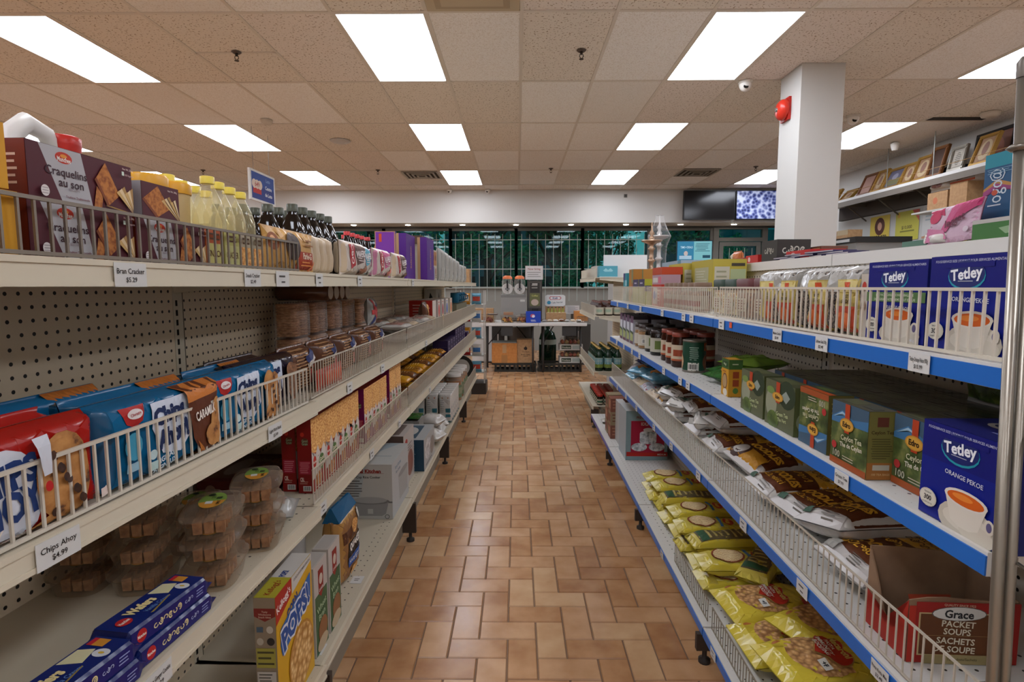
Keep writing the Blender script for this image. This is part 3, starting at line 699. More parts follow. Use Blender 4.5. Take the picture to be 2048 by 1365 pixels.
# chrome wire rack at the right edge
r0 = empty('chrome_wire_rack', 'chrome wire rack post standing close at the right edge of the picture', 'wire rack', None, W('R', .668, .614, 0), -TL)
r0.rotation_euler = (0, -.033, -TL)
CH = '#8f887c/.3/.75'
for k, (x, y, rad, nm) in enumerate(((0, 0, .0064, 'front_post'), (.0122, -.004, .0054, 'rear_post'))):
    b = MB(); b.tube([(x, y, 0), (x, y, 1.52-.006*k)], rad, CH, 16); b.lathe([(rad+.001, 1.505), (rad+.001, 1.522), (rad*.5, 1.528)], '#6a645c/.4/.5', 16, c=(x, y)); b.build(nm, r0)
for z in (1.428, .765, .30):
    b = MB(); b.lathe([(.0085, z-.004), (.0135, z), (.0085, z+.004)], '#7a746a/.3/.7', 16); b.build('collar', r0)
for k in range(9):
    z = .16+.155*k; b = MB(); b.tube([(.0145, -.01, z), (.020, -.05, z-.01), (.024, -.10, z-.012)], .0022, CH, 8); b.build('cross_wire', r0)
# ================================================================ LEFT RUN, TOP SHELF
ZT = 1.306
LGT = '#cfcac0'
# bran cracker cartons
def cracker_art():
    M0 = '#4c1822'
    return [('r', 0, 0, 1, 1, M0), ('p', [(.10, 1), (.47, 1), (.56, .02), (.28, 0)], '#a8a6a8'), ('e', .31, .83, .075, .105, '#b83018'), ('e', .31, .86, .03, .035, '#d88a30'), ('t', 'Munchee', .31, .80, .085, .12, '#e6e0d8', 0, .02),
            ('t', 'Craquelins', .325, .57, .15, .40, '#331420'), ('t', 'au son', .36, .38, .15, .25, '#331420'), ('t', 'BISCUITS', .38, .27, .045, .14, '#8a7c80'), ('t', 'Tradition Traditionnelle', .41, .13, .04, .22, '#6a2028'),
            ('p', [(.56, .02), (.60, .45), (.66, .30), (.64, .02)], 'cracker'), ('p', [(.60, .62), (.70, .95), (.84, .35), (.72, .12)], 'cracker'), ('p', [(.60, .62), (.58, .58), (.70, .08), (.72, .12)], '#7a3c18')] + \
           [('p', [(.66+.02*k, .10), (.67+.02*k, .10), (.99, .02), (.98, 0)], '#b08c50') for k in range(4)] + \
           [('p', [(.98, .02+.02*k), (.80+.03*k, .40+.05*(k % 3)), (.83+.03*k, .46+.05*(k % 3))], ('#c8a468', '#dcc49a', '#a8824c')[k % 3]) for k in range(6)] + \
           [('e', .11, .17, .035, .10, '#d8d0cc'), ('l', .08, .10, .14, .24, 3, '#a89c9c'), ('t', 'Net Wt. 200g', .93, .92, .04, .12, '#d0b8b0'), ('r', .86, .78, .885, .86, '#c8d8c8'), ('t', '100% Vegetarian', .94, .80, .04, .10, '#b89894')]
CK = {'f': cracker_art(), 'l': [('r', 0, 0, 1, 1, '#6a2412'), ('t', 'Crackers', .3, .5, .22, .8, '#c89a70', 90), ('l', .5, .2, .85, .8, 5, '#d0b0a0')], 'u': [('r', 0, 0, 1, 1, '#54141c'), ('r', .3, 0, .6, 1, '#a8a6a8')]}
ck = carton('cracker_carton', 'carton', .172, .058, .070, '#54141c', CK, 'bran cracker cartons')
put(ck, 'maroon and silver bran cracker carton in front behind the rail, bottom row, nearer one', 'L1', .732, -.622, ZT)
put(ck, 'maroon and silver bran cracker carton, bottom row behind the rail, farther one', 'L1', .910, -.622, ZT)
put(ck, 'maroon and silver bran cracker carton lying on top of the bottom row, fully seen', 'L1', .738, -.624, ZT+.0715)
ck2 = carton('cracker_carton', 'carton', .088, .058, .056, '#54141c', {'f': [('r', 0, 0, 1, 1, '#4c1822'), ('p', [(.05, .55), (.42, .95), (.72, .35), (.40, .08)], 'cracker'), ('p', [(.05, .55), (0, .5), (.35, .04), (.40, .08)], '#7a3c18')] +
             [('p', [(.98, .02+.02*k), (.5+.08*k, .55+.06*(k % 3)), (.56+.08*k, .6+.06*(k % 3))], ('#c8a468', '#dcc49a', '#a8824c')[k % 3]) for k in range(5)] + [('t', 'Net Wt. 200g', .8, .88, .05, .3, '#d0b8b0')], 'l': [('r', 0, 0, 1, 1, '#9a989a')]}, 'bran cracker cartons')
put(ck2, 'shorter maroon bran cracker carton on the top layer beside the clear oil bottles', 'L1', .888, -.624, ZT+.0715)
yb = carton('yellow_carton', 'carton', .10, .06, .074, '#c8901c', {'f': [('l', .1, .1, .9, .3, 2, '#7a3a12')]}, 'yellow cartons')
put(yb, 'yellow carton cut off by the left picture edge, upper one', 'L1', .568, -.615, ZT+.0755); put(yb, 'yellow carton cut off by the left picture edge, lower one behind the rail', 'L1', .578, -.615, ZT)
# thin packs behind the rail
for k, (w_, c1, c2, t_, l_) in enumerate(((.055, '#a8522a', '#b8b06a', 'SNACK', 'orange and olive'), (.055, '#a4a05a', '#b4b074', 'CRACKER', 'olive green'), (.045, '#a89c84', 'oats', '', 'beige flecked'), (.045, '#9c947c', 'oats', '', 'dull beige flecked'), (.04, '#3c4668', '#c4beb0', '', 'navy topped'), (.045, '#9c4038', '#b8b0a8', '', 'red edged'), (.04, '#a8a49c', '#8a8680', '', 'grey white'))):
    x = 1.028+sum((.055, .055, .045, .045, .04, .045, .04)[:k])+k*.003+w_/2-.0275
    p = carton('snack_cracker_pack', 'snack pack', w_-.002, .05, .074, c1, {'f': [('r', .05, .05, .95, .6, c2), ('l', .15, .65, .85, .9, 2, '#5a3c28')] + ([('t', t_, .5, .35, .16, .8, '#5a3416')] if t_ else [])})
    tag(p, l_ + ' snack pack standing behind the rail below the clear bottles', None, 'thin snack packs behind the top rail')
    p.location = W('L1', x, -.622, ZT); p.rotation_euler = (0, 0, rz('L1', 'A'))
# white jugs
def jug(lab, s, lat, cap):
    o = empty('plastic_jug', lab, 'jug', 'white plastic jugs', W('L1', s, lat, ZT), rz('L1', 'A')); b = MB(); J = '#d0cdc6/0.35'
    b.lathe([(.052, 0), (.058, .01), (.058, .105), (.050, .135), (.026, .158), (.024, .168)], J, 24, sq=(1.1, .85, 3)); b.build('jug_body', o)
    h = MB(); h.tube([(-.056, 0, .085), (-.068, 0, .13), (-.063, 0, .175), (-.040, 0, .196), (-.008, 0, .188), (.008, 0, .160)], [.012, .014, .015, .014, .012, .010], J, 12); h.build('handle', o)
    c = MB(); c.lathe([(.022, .162), (.024, .178), (.024, .190), (.021, .192)], cap, 20, c=(.020, 0)); c.build('cap', o)
jug('white plastic jug with a red cap and looped handle behind the cracker cartons', .815, -.738, '#b02418/0.35')
jug('white plastic jug with a red cap half hidden behind the yellow carton', .665, -.745, '#b02418/0.35')
# tubs with yellow lids
tb = empty('lidded_tub', None, 'tub', 'yellow lidded tubs'); b = MB(); b.lathe([(.03, 0), (.034, .15)], '#c0a878/0.4', 20); b.build('tub_body', tb); b = MB(); b.lathe([(.037, .148), (.038, .166), (.035, .170)], '#d09828/0.35', 20); b.build('lid', tb)
put(tb, 'tub with an orange-yellow lid behind the stacked cracker cartons, nearer one', 'L1', 1.02, -.745, ZT); put(tb, 'tub with an orange-yellow lid behind the stacked cracker cartons, farther one', 'L1', 1.10, -.752, ZT)
# clear oil bottles
ob = bottle('oil_bottle', 'bottle', [(.026, 0), (.031, .006), (.031, .045), (.029, .05), (.031, .056), (.029, .064), (.031, .07), (.029, .078), (.031, .085), (.031, .115), (.024, .14), (.013, .165), (.011, .170), (.011, .182)], 'oil', '#d6c048/0.4', .0135, .014, '#c8b89a/0.5', .0315, .008, .034, [('r', 0, 0, 1, .2, '#a84a28'), ('r', .4, .25, .7, .8, '#8a8478'), ('l', .05, .3, .35, .8, 3, '#7a3c28')], group='clear oil bottles')
pos = [(1.125, -.690), (1.188, -.706), (1.252, -.718), (1.315, -.728), (1.10, -.757), (1.165, -.773), (1.23, -.786), (1.293, -.798), (1.15, -.842), (1.22, -.855)]
for k, (s, l) in enumerate(pos): put(ob, 'clear bottle of pale oil with a yellow cap, %s in its %s row' % (nth(k if k < 4 else k-4 if k < 8 else k-8), ['front', 'middle', 'back'][0 if k < 4 else 1 if k < 8 else 2]), 'L1', s, l, ZT)
# dark bottles
db = bottle('dark_bottle', 'bottle', [(.028, 0), (.032, .005), (.032, .105), (.030, .125), (.016, .160), (.0125, .166), (.0125, .186)], 'darkglass', '#4a4c40/.35/.3', .0155, .02, '#8a94a0/0.5', .0325, .02, .065, [('l', .3, .2, .7, .8, 5, '#4a545c')], frac=.55, n=20, sq=(1, 1, 3.2), group='dark bottles')
k = 0
for r_, s in enumerate((1.575, 1.645, 1.715, 1.785, 1.855)):
    for c_, l in enumerate((-.650, -.720, -.790, -.86)[: (4 if r_ < 2 else 2)]):
        put(db, 'dark glass bottle with a black cap, %s row from the camera, %s from the aisle' % (ORD[r_] if r_ else 'first', ('first', 'second', 'third', 'fourth')[c_]), 'L', s, l, ZT, 'C')
# biscuit pack with the brown oval
pg = bag('biscuit_pack', 'biscuit pack', .285, .10, .028, 'foil_tan', [('r', .0, .0, 1, 1, '#b98c48/0.35'), ('e', .12, .66, .09, .20, '#8a4c20'), ('e', .11, .70, .04, .09, '#d8a070'), ('e', .47, .60, .15, .34, '#3c2a24'), ('p', [(.60, .5), (.95, .5), (.95, .05), (.50, .05)], '#9a3416'), ('t', 'Parle-G', .76, .40, .15, .36, '#e8d8c0', 0, .02), ('l', .62, .12, .9, .28, 2, '#d88a48'), ('l', .7, .62, .95, .85, 2, '#8a5a2a'), ('p', [(.80, .05), (.95, .30), (.98, .28), (.84, .02)], '#c8642a')], seal=.006, lump=.002)
put(pg, 'tan biscuit pack with a dark oval standing at the end of the chrome rail', 'L', 1.365, -.577, ZT+.0005)
# beige paper packs, wafer packs
bp = bag('paper_pack', 'paper pack', .046, .108, .05, 'foil_beige', [], seal=.004, lump=.004, fat=.25, px=5, nu=8, nv=10, group='plain beige packs')
for k, s in enumerate((1.545, 1.60, 1.655, 1.71)): put(bp, 'plain beige creased paper pack, %s in the row of four' % nth(k), 'L', s, -.615, ZT, scale=(1, 1, 1+.02*(k % 2)))
def wafer(c1, c2, word):
    return [('r', 0, 0, 1, 1, '#b8aca0/0.4'), ('p', [(.33, .92), (.97, .86), (.8, .42), (.45, .30)], c1), ('p', [(.12, .88), (.34, .92), (.36, .3), (.18, .18)], '#a41c24'), ('t', 'CBO', .25, .62, .2, .3, '#e8d8d4', -84, .02), ('t', 'WAFERS', .64, .66, .19, .5, '#ece4e0', 4, .03), ('l', .45, .42, .8, .56, 2, '#d8ccc4'),
            ('p', [(.62, .05), (.95, .40), (.98, .34), (.72, .03)], c2), ('p', [(.55, .05), (.85, .35), (.88, .3), (.64, .03)], c2), ('e', .62, .14, .08, .08, c2)]
for k, (nm, c1, c2, s, l, bm) in enumerate((('brown', '#5c4038', '#8a5c44', 1.885, -.588, 'foil_beige'), ('light blue', '#5ca0b4', '#a8a094', 2.045, -.605, 'foil_lblue'), ('pink', '#b8507c', '#c87a68', 2.26, -.588, 'foil_pink'), ('dark brown', '#54342a', '#6a4a3c', 2.575, -.588, 'foil_beige'))):
    p = bag('wafer_pack', 'wafer pack', .235 if k != 1 else .16, .112, .05, bm, wafer(c1, c2, ''), seal=.006, lump=.004, fat=.25, px=5, seed=k+3)
    tag(p, nm + ' wafer biscuit pack standing on the edge of the top shelf', None, 'wafer packs on the top shelf'); p.location = W('L', s, l, ZT); p.rotation_euler = (0, 0, rz('L', 'A'))
# purple gift boxes and the rest
PU = '#4c1e74'
gb = carton('gift_box', 'gift box', .10, .03, .235, PU, {'f': [('r', 0, 0, 1, 1, '#a87a5c'), ('r', .04, .015, .96, .985, '#6a2a8a'), ('t', 'Family', .62, .5, .3, .14, '#c89a58', 90), ('t', 'Selection', .5, .45, .16, .3, '#c89a58', 90), ('r', .2, .78, .34, .95, '#b8441c')], 'r': [('r', .2, .05, .8, .95, '#a87a5c')]}, 'purple biscuit gift boxes')
put(gb, 'tall purple biscuit gift box facing the camera behind the wafer packs', 'L', 2.78, -.690, ZT, 'C')
gb2 = carton('gift_box', 'gift box', .055, .24, .245, PU, {'f': [('r', 0, 0, .3, 1, '#a8845c')], 'r': [('r', .0, .0, 1, 1, '#5c2080'), ('r', .03, .02, .97, .98, '#4c1c78'), ('t', 'Selection', .5, .5, .12, .5, '#c89a58', 90)]}, 'purple biscuit gift boxes')
put(gb2, 'purple gift box standing edge-on at the shelf front, nearer one', 'L', 2.98, -.655, ZT, 'C'); put(gb2, 'purple gift box standing edge-on at the shelf front, farther one', 'L', 3.24, -.590, ZT, 'C')
gc = carton('cookie_carton', 'carton', .18, .05, .20, '#b4a894', {'f': [('r', .08, .5, .48, .95, '#a8703c'), ('r', .52, .5, .92, .95, '#a8703c'), ('e', .28, .75, .12, .10, '#6a3c20'), ('e', .72, .75, .12, .10, '#6a3c20'), ('r', .1, .05, .46, .45, '#7c7490'), ('e', .72, .30, .08, .12, '#7a2418'), ('l', .56, .08, .9, .2, 2, '#5a3c20')], 'l': [('r', .1, .1, .9, .9, 'wrap')]})
put(gc, 'white and tan cookie carton with two biscuit pictures on the top shelf', 'L', 3.70, -.592, ZT)
tc = carton('chocolate_box', 'carton', .30, .12, .05, '#4a3628', {'f': [('r', .05, .2, .7, .8, '#a0583a')]}); put(tc, 'dark brown and orange box lying on top of the cookie carton', 'L', 3.78, -.66, ZT+.2405, 'A')
wc = carton('wrapped_carton', 'carton', .26, .07, .24, '#8c8478', {'f': [('r', .1, .1, .9, .9, '#a49c90')]}); put(wc, 'plain grey carton behind the cookie carton, carrying the brown box', 'L', 3.78, -.66, ZT)
cw = bag('clear_wrapped_tray', 'wrapped tray', .16, .23, .045, 'foil_silver', [('r', .1, .05, .9, .95, '#a8a49c/0.3')], seal=.008, lump=.006, fat=.25, px=5, group='clear wrapped trays on the top shelf')
for k, s in enumerate((3.98, 4.20, 4.42, 4.66, 4.92, 5.2, 5.5)):
    put(cw, 'silvery plastic-wrapped tray standing on end, %s in its row' % nth(k), 'L', s, -.60, ZT, 'A', scale=(1, 1, 1-.045*k if k < 5 else .72))
bb = carton('brown_carton', 'carton', .2, .12, .15, 'kraft', {'f': [('l', .2, .4, .8, .7, 2, '#5a4430')]}); put(bb, 'small brown carton at the far end of the left top shelf', 'L', 6.18, -.60, ZT)
# soft drinks on the other side of the top shelf
sb = bottle('soda_bottle', 'bottle', [(.03, 0), (.034, .01), (.031, .06), (.034, .11), (.033, .15), (.014, .20), (.012, .222)], 'darkglass', '#b03030/0.4', .016, .018, '#8a8684/0.5', .0346, .09, .055, [('r', .2, .1, .8, .9, '#2c2420')], frac=.95, group='red capped soft drink bottles')
for k, (s, l) in enumerate(((2.72, -.86), (2.80, -.86), (2.88, -.86), (2.96, -.86), (3.04, -.85), (3.10, -.93), (2.90, -.93))): put(sb, 'red-capped soft drink bottle at the top shelf back, %s' % (nth(k) if k < 5 else ('rear left one', 'rear right one')[k-5]), 'L', s, l, ZT)
orr = bottle('orange_drink_bottle', 'bottle', [(.04, 0), (.045, .01), (.045, .12), (.035, .16), (.016, .2), (.014, .215)], '#c0641c/0.25', '#c8742c/0.4', .017, .018, '#d89848/0.5', .0456, .03, .05, [('r', .1, .2, .9, .8, '#a8481c')]); put(orr, 'orange drink bottle behind the pink wafers', 'L', 3.22, -.84, ZT)

# ================================================================ LEFT RUN, SECOND SHELF
Z2 = .971
def chips(base, kind):
    A = [('r', 0, 0, 1, 1, base)]
    if kind == 'red': A += [('e', .46, .42, .2, .46, '#c8ccd4'), ('t', 'CHIPS', .44, .60, .24, .40, '#20386c', 10, .05), ('t', 'AHOY!', .46, .34, .26, .42, '#20386c', 8, .05), ('t', 'CHEWY', .34, .12, .09, .3, '#e8dcd0', 5, .02), ('t', 'CHOCOLATE S\'MORES', .38, .03, .06, .4, '#e8dcd0', 5), ('e', .76, .46, .15, .44, 'cookie'), ('p', [(.56, .08), (.84, .25), (.80, .02), (.60, .0)], 'cookie')] + [('e', .67+.17*((k*.37+.1) % 1), .15+.64*((k*.61) % 1), .018, .045, 'chip') for k in range(11)] + [('p', [(.58, .92), (.62, .55), (.66, .56), (.66, .93)], '#c8ccd4'), ('e', .635, .45, .02, .05, '#b02020'), ('r', .92, .1, .98, .2, '#d8c8c0')]
    else:
        A += [('p', [(.12, .93), (.30, .93), (.26, .74), (.20, .68), (.14, .74)], '#a82420'), ('e', .21, .84, .055, .06, '#d8d0cc'), ('t', 'Christie', .21, .84, .035, .09, '#a82420', 8),
              ('p', [(.32, .60), (.34, .9), (.66, .92), (.68, .4), (.56, .20), (.40, .26)], '#c4ccd8'), ('t', 'Chips', .48, .74, .19, .29, '#182850', 6, .06), ('t', 'Ahoy!', .50, .46, .21, .29, '#182850', 6, .06), ('t', 'ORIGINAL', .40, .20, .065, .22, '#c8dce4', 8, .02), ('t', 'ORIGINAUX', .40, .11, .065, .22, '#c8dce4', 8, .02),
              ('e', .16, .48, .07, .16, '#3a8ca8'), ('r', .10, .20, .19, .30, '#8ab0c0'), ('e', .30, .30, .03, .06, '#b0c8c8'), ('r', .27, .12, .33, .22, '#a8c4c0'), ('l', .34, .02, .62, .07, 1, '#b8d0dc')]
        if kind == 'caramel': A += [('p', [(.62, 1), (1, 1), (1, 0), (.76, 0), (.66, .3)], '#5a2e1a'), ('p', [(.60, 1), (1, 1), (1, .84), (.63, .78)], '#c07434'), ('p', [(.80, 0), (.70, .25), (.74, .0)], '#b06c30'), ('e', .93, .42, .075, .34, 'cookie'), ('e', .86, .25, .08, .16, 'cookie'), ('t', 'CARAMILK', .79, .60, .12, .22, '#e8e0d4', 8, .03)]
        elif kind == 'orig': A += [('e', .85, .45, .12, .40, 'cookie'), ('e', .76, .72, .07, .18, 'cookie'), ('e', .76, .18, .07, .15, 'cookie')] + [('e', .80+.09*((k*.37) % 1), .2+.5*((k*.61) % 1), .014, .035, 'chip') for k in range(6)]
        elif kind == 'dark': A += [('e', .85, .45, .12, .36, 'choco'), ('e', .78, .7, .08, .15, 'choco')]
    return A
cb = [bag('cookie_bag', 'cookie bag', .270, .130, .070, m_, chips(c_, k_), seal=.004, lump=.003, fat=.16, px=7, seed=i+11, group='cookie bags behind the wire rail') for i, (m_, c_, k_) in enumerate((('foil_red', '#a01810/0.25', 'red'), ('foil_blue', '#0e5c86/0.25', 'caramel'), ('foil_blue', '#0e5c86/0.25', 'orig'), ('foil_dark', '#241a28/0.2', 'dark')))]
for o, s, l, lab in ((cb[0], .585, -.650, 'red cookie bag behind the wire rail, half cut off by the left picture edge'), (cb[1], .862, -.650, 'blue cookie bag with a brown caramel panel behind the wire rail'), (cb[2], 1.105, -.652, 'blue original cookie bag with a big cookie, right of the caramel bag'), (cb[3], 1.275, -.685, 'dark chocolate cookie bag in clear film at the rail end')): put(o, lab, 'L1', s, l, Z2)
bk = [bag('cookie_bag', 'cookie bag', .25, .128, .06, m_, o_, seal=.007, lump=.004, fat=.16, px=7, seed=i+31, group='cookie bags behind the wire rail') for i, (m_, o_) in enumerate((('foil_red', [('r', .3, .1, .7, .9, '#a8241c')]), ('foil_blue', [('r', .6, 0, 1, 1, '#a8642c/0.3')]), ('foil_dark', [('r', .3, .2, .7, .9, '#8a5c34')])))]
put(bk[0], 'red cookie bag in the second row, nearest the camera', 'L1', .64, -.727, Z2, scale=(.8, 1, 1)); put(bk[1], 'blue and orange cookie bag in the second row behind the caramel bag', 'L1', .905, -.727, Z2+.001)
put(bk[1], 'blue and orange cookie bag in the third row at the back', 'L1', .80, -.805, Z2+.0); put(bk[1], 'blue cookie bag in the second row behind the original cookie bag', 'L1', 1.16, -.727, Z2, scale=(.75, 1, 1)); put(bk[2], 'brown cookie bag behind the dark chocolate one', 'L1', 1.30, -.765, Z2, scale=(.8, 1, 1))
# stacked rusks in clear film
def rusk_pack():
    o = empty('rusk_pack', None, 'rusk pack', 'rusk packs stacked against the pegboard'); b = MB()
    for c_ in (-.042, .042):
        prof = []
        for k in range(13): z = .002+k*.0088; prof += [(.036, z), (.039, z+.0022), (.039, z+.005), (.036, z+.0072)]
        b.lathe(prof, 'rusk', 14, c=(c_, .04), sq=(1.05, .95, 3), smooth=False)
    b.build('rusk_stack', o); w_ = MB(); w_.lathe([(.084, 0), (.086, .01), (.085, .11), (.07, .12)], 'wrap', 18, c=(0, .04), sq=(1, .52, 5)); w_.build('clear_film', o); return o
rp = rusk_pack()
for r_, z in ((0, Z2), (1, Z2+.1235)):
    for k, s in enumerate((1.95, 2.13, 2.31, 2.49, 2.70)):
        put(rp, 'clear film pack of stacked brown rusks, %s in the %s layer' % (nth(k), ('lower', 'upper')[r_]), 'L', s, -.78, z, 'A', scale=(.82, 1, 1))
rl = empty('biscuit_roll', None, 'biscuit roll', 'rolls lying on the rusk packs'); b = MB(); b.lathe([(.02, 0), (.030, .004), (.030, .19), (.02, .195)], 'foil_brown', 16); b.build('film_wrapper', rl)
b = MB(); b.lathe([(.024, -.002), (.026, .0)], '#b0a496', 14); b.build('pale_end', rl)
for k, s in enumerate((2.02, 2.085, 2.15, 2.215)): put(rl, 'brown pale-ended biscuit roll lying on the rusk packs, %s' % nth(k), 'L', s, -.705, Z2+.247+.030, 'A', tilt=-pi/2)
rf = [bag('rusk_bag', 'rusk bag', .17, .135, .085, 'foil_brown', [('l', .08, .05, .92, .95, 14, '#a07850'), ('p', [(.6, .4), (.95, .65), (.9, .3), (.7, .1)], '#a03020'), ('p', [(.5, .75), (.9, .9), (.95, .75), (.6, .6)], '#2c3460'), ('p', [(.55, .6), (.95, .8), (.95, .7), (.55, .52)], '#c8c0b8')], seal=.01, lump=.010, fat=.3, px=4, seed=51+j, group='rusk bags behind the wire rail') for j in range(2)]
for k, s in enumerate((1.535, 1.735, 1.935, 2.14, 2.34)): put(rf[k % 2], 'crinkled clear rusk bag with a red and blue label, %s' % nth(k), 'L', s, -.655, Z2)
rr_ = bag('red_rusk_bag', 'rusk bag', .22, .06, .03, '#a83018/0.3', [('r', .2, .2, .8, .8, '#c04820')], seal=.006, lump=.004); put(rr_, 'small red pack low behind the rail in front of the rusk bags', 'L', 1.66, -.592, Z2)
ul = bag('striped_pack', 'rusk bag', .10, .13, .05, 'foil_silver', [('p', [(.1, .95), (.3, .95), (.9, .05), (.7, .05)], '#a83030'), ('p', [(.7, .95), (.9, .95), (.3, .05), (.1, .05)], '#3a4478'), ('r', .1, .42, .9, .58, '#b83030'), ('e', .5, .5, .25, .2, '#a02828')], seal=.006, lump=.006); put(ul, 'rusk pack with a red, white and blue flag label, standing upright on a rusk bag', 'L', 2.52, -.70, Z2+.118)
ub = carton('plain_carton', 'carton', .16, .06, .116, '#94806a', {}); put(ub, 'plain tan carton under the flag-labelled pack', 'L', 2.53, -.692, Z2)
gp = [bag('snack_pouch', 'snack pouch', .168, .148, .036, m_, [('r', .1, .2, .9, .85, c_), ('l', .2, .35, .8, .7, 3, '#7a5c50')], seal=.01, lump=.006, seed=61+j, group='small pouches lying on the second shelf') for j, (m_, c_) in enumerate((('foil_silver', '#a49a90/0.3'), ('foil_white', '#a87c70/0.3'), ('foil_beige', '#98887c/0.3')))]
for k in range(10):
    s = 2.86+.185*(k % 5); l = -.575-.0-.0 if k < 5 else -.735
    put(gp[k % 3], 'silvery snack pouch lying flat, %s in the %s row' % (nth(k % 5), 'front' if k < 5 else 'back'), 'L', s, l-.01, Z2+.033, 'A', tilt=-pi/2)
    put(gp[(k+1) % 3], 'silvery snack pouch lying on another pouch, %s in the %s row' % (nth(k % 5), 'front' if k < 5 else 'back'), 'L', s+.004, l-.012, Z2+.092, 'A', tilt=-pi/2, turn=.02*((k % 3)-1))
bx = [('carton', 'red', '#a8261a', '#c8bcae', 3.86, .15), ('carton', 'white and red', '#b8b0a8', '#b03024', 4.08, .12), ('carton', 'white and maroon', '#b4aaa4', '#8a2834', 4.27, .12), ('carton', 'white, blue and yellow', '#bcb4b0', '#3a5a9a', 4.5, .14), ('carton', 'white and orange', '#c0b4a0', '#c06c30', 4.75, .14)]
for k, (n_, nm, c1, c2, s, w_) in enumerate(bx):
    o = carton('food_carton', 'carton', w_, .16, .20, c1, {'f': [('r', 0, 0, 1, 1, '#c4b8aa'), ('e', .5, .62, .3, .22, c2), ('e', .5, .3, .3, .14, '#c8a040' if k % 2 == 0 else '#8a3024'), ('l', .2, .86, .8, .96, 1, c2)], 'l': [('l', .1, .5, .9, .9, 4, '#c8948a'), ('bar', .6, .06, .9, .2)]}, 'food cartons on the second shelf')
    put(o, nm + ' food carton standing on the left second shelf', 'L', s, -.625, Z2)
b_ = bag('gold_pouch', 'snack pouch', .14, .2, .06, 'foil_brown', [('p', [(.2, .1), (.8, .1), (.6, .9), (.4, .9)], '#b88440')], seal=.01, lump=.01); put(b_, 'brown crinkled pouch left of the red food carton', 'L', 3.66, -.66, Z2)
tr = carton('display_tray', 'tray', .9, .2, .13, '#6a6650', {'f': [('r', .02, .1, .98, .5, '#8c8470')]}); put(tr, 'grey-green display tray under the teal mugs at the far end', 'L', 5.55, -.62, Z2)
mg = empty('mug', None, 'mug', 'teal mugs'); b = MB(); b.lathe([(.035, 0), (.042, .004), (.042, .095)], '#1c5c78/0.2', 20, cap=False); b.lathe([(.038, .006), (.038, .095), (.042, .096)], '#123c50/0.3', 20); b.build('mug_body', mg); b = MB(); b.tube([(.04, 0, .02), (.068, 0, .03), (.07, 0, .065), (.04, 0, .08)], .006, '#1c5c78/0.2', 8); b.build('handle', mg)
for k, (s, l) in enumerate(((5.3, -.66), (5.45, -.66), (5.62, -.66), (5.8, -.66))): put(mg, 'teal mug on the display tray, %s' % nth(k), 'L', s, l, Z2+.1415, 'C')
pb = carton('black_white_carton', 'carton', .34, .1, .27, '#b0aca4', {'f': [('p', [(.1, .2), (.5, .9), (.9, .3), (.6, .2), (.5, .5)], '#16181c')], 'l': [('p', [(.0, .1), (.5, .9), (1, .5), (.4, .2)], '#16181c')]}); put(pb, 'black and white carton behind the teal mugs', 'L', 5.15, -.79, Z2)
sr = carton('red_snack_box', 'snack pack', .1, .06, .035, '#8a2c20', {}, 'small red snack packs'); 
for k in range(3): put(sr, 'small red snack pack beside the teal mugs, %s' % nth(k), 'L', 5.25+.25*k, -.632+.0, Z2+.1415, 'A', scale=(1, .4, 1)) if False else None
bpy.data.objects.remove(sr)
# ================================================================ LEFT RUN, THIRD SHELF
Z3 = .686
tub = empty('cake_tub', None, 'food tub', 'clear tubs of brown cake pieces')
b = MB(); SQ = (1.22, .92, 3.6)
b.lathe([(.044, 0), (.047, .003), (.053, .034), (.0575, .036), (.0575, .039)], 'tub', 36, sq=SQ)
b.build('tub_base', tub)
b = MB(); rr = random.Random(5)
for i in range(4):
    for j in range(3):
        x, y = -.038+i*.0225, -.027+j*.02; h = .018+rr.random()*.014; b.hexa([(x, y, .003), (x+.019, y+.002, .003), (x+.018, y+.018, .003), (x+.001, y+.016, .003), (x+.002, y, h), (x+.019, y+.003, h+.003), (x+.017, y+.017, h), (x, y+.017, h-.003)], 'fudge')
b.build('cake_pieces', tub)
b = MB(); b.lathe([(.0585, .0385), (.0585, .042), (.054, .043), (.052, .052), (.046, .054), (.001, .0545)], 'tub', 36, sq=SQ); b.build('clear_lid', tub)
b = MB(); n = 28; OV = lambda r: [(r*.042*cos(2*pi*k/n), r*.024*sin(2*pi*k/n)) for k in range(n)]
b.art([('e', 0, 0, .042, .025, '#6e8a3c')], lambda x, y, e: (x, y, .0552+e), 1, 1); b.art([('p', [(x, y) for x, y in OV(1) if x < -.004]+[(-.004, -.0238)], '#c08430'), ('r', -.020, -.002, -.006, .011, '#c4c2bc'), ('e', .028, .006, .007, .007, '#1c2418'), ('r', .004, -.016, .014, -.006, '#2a3420'), ('l', .006, -.004, .03, .004, 3, '#2e401c'), ('t', 'SMILE', -.018, -.013, .006, .02, '#3a2810')], lambda x, y, e: (x, y, .0556+e), 1, 1); b.build('oval_label', tub)
def stack(s, l, n, nm, turn=.0):
    for k in range(n): put(tub, 'clear tub of brown cake pieces, %s tub of the %s' % ({1: ['only'], 2: ['bottom', 'top'], 3: ['bottom', 'middle', 'top']}[n][k], nm), 'L1', s, l, Z3+.0002+k*.0535, 'A', turn=turn+.05*(k-1))
stack(1.03, -.655, 3, 'stack nearest the aisle', .30); stack(1.01, -.783, 3, 'stack behind the aisle-side one', .25); stack(1.0, -.895, 2, 'darkest stack by the pegboard', .2)
stack(1.19, -.650, 3, 'stack at the section joint', .35); stack(1.17, -.785, 2, 'half hidden stack farther back', .3)
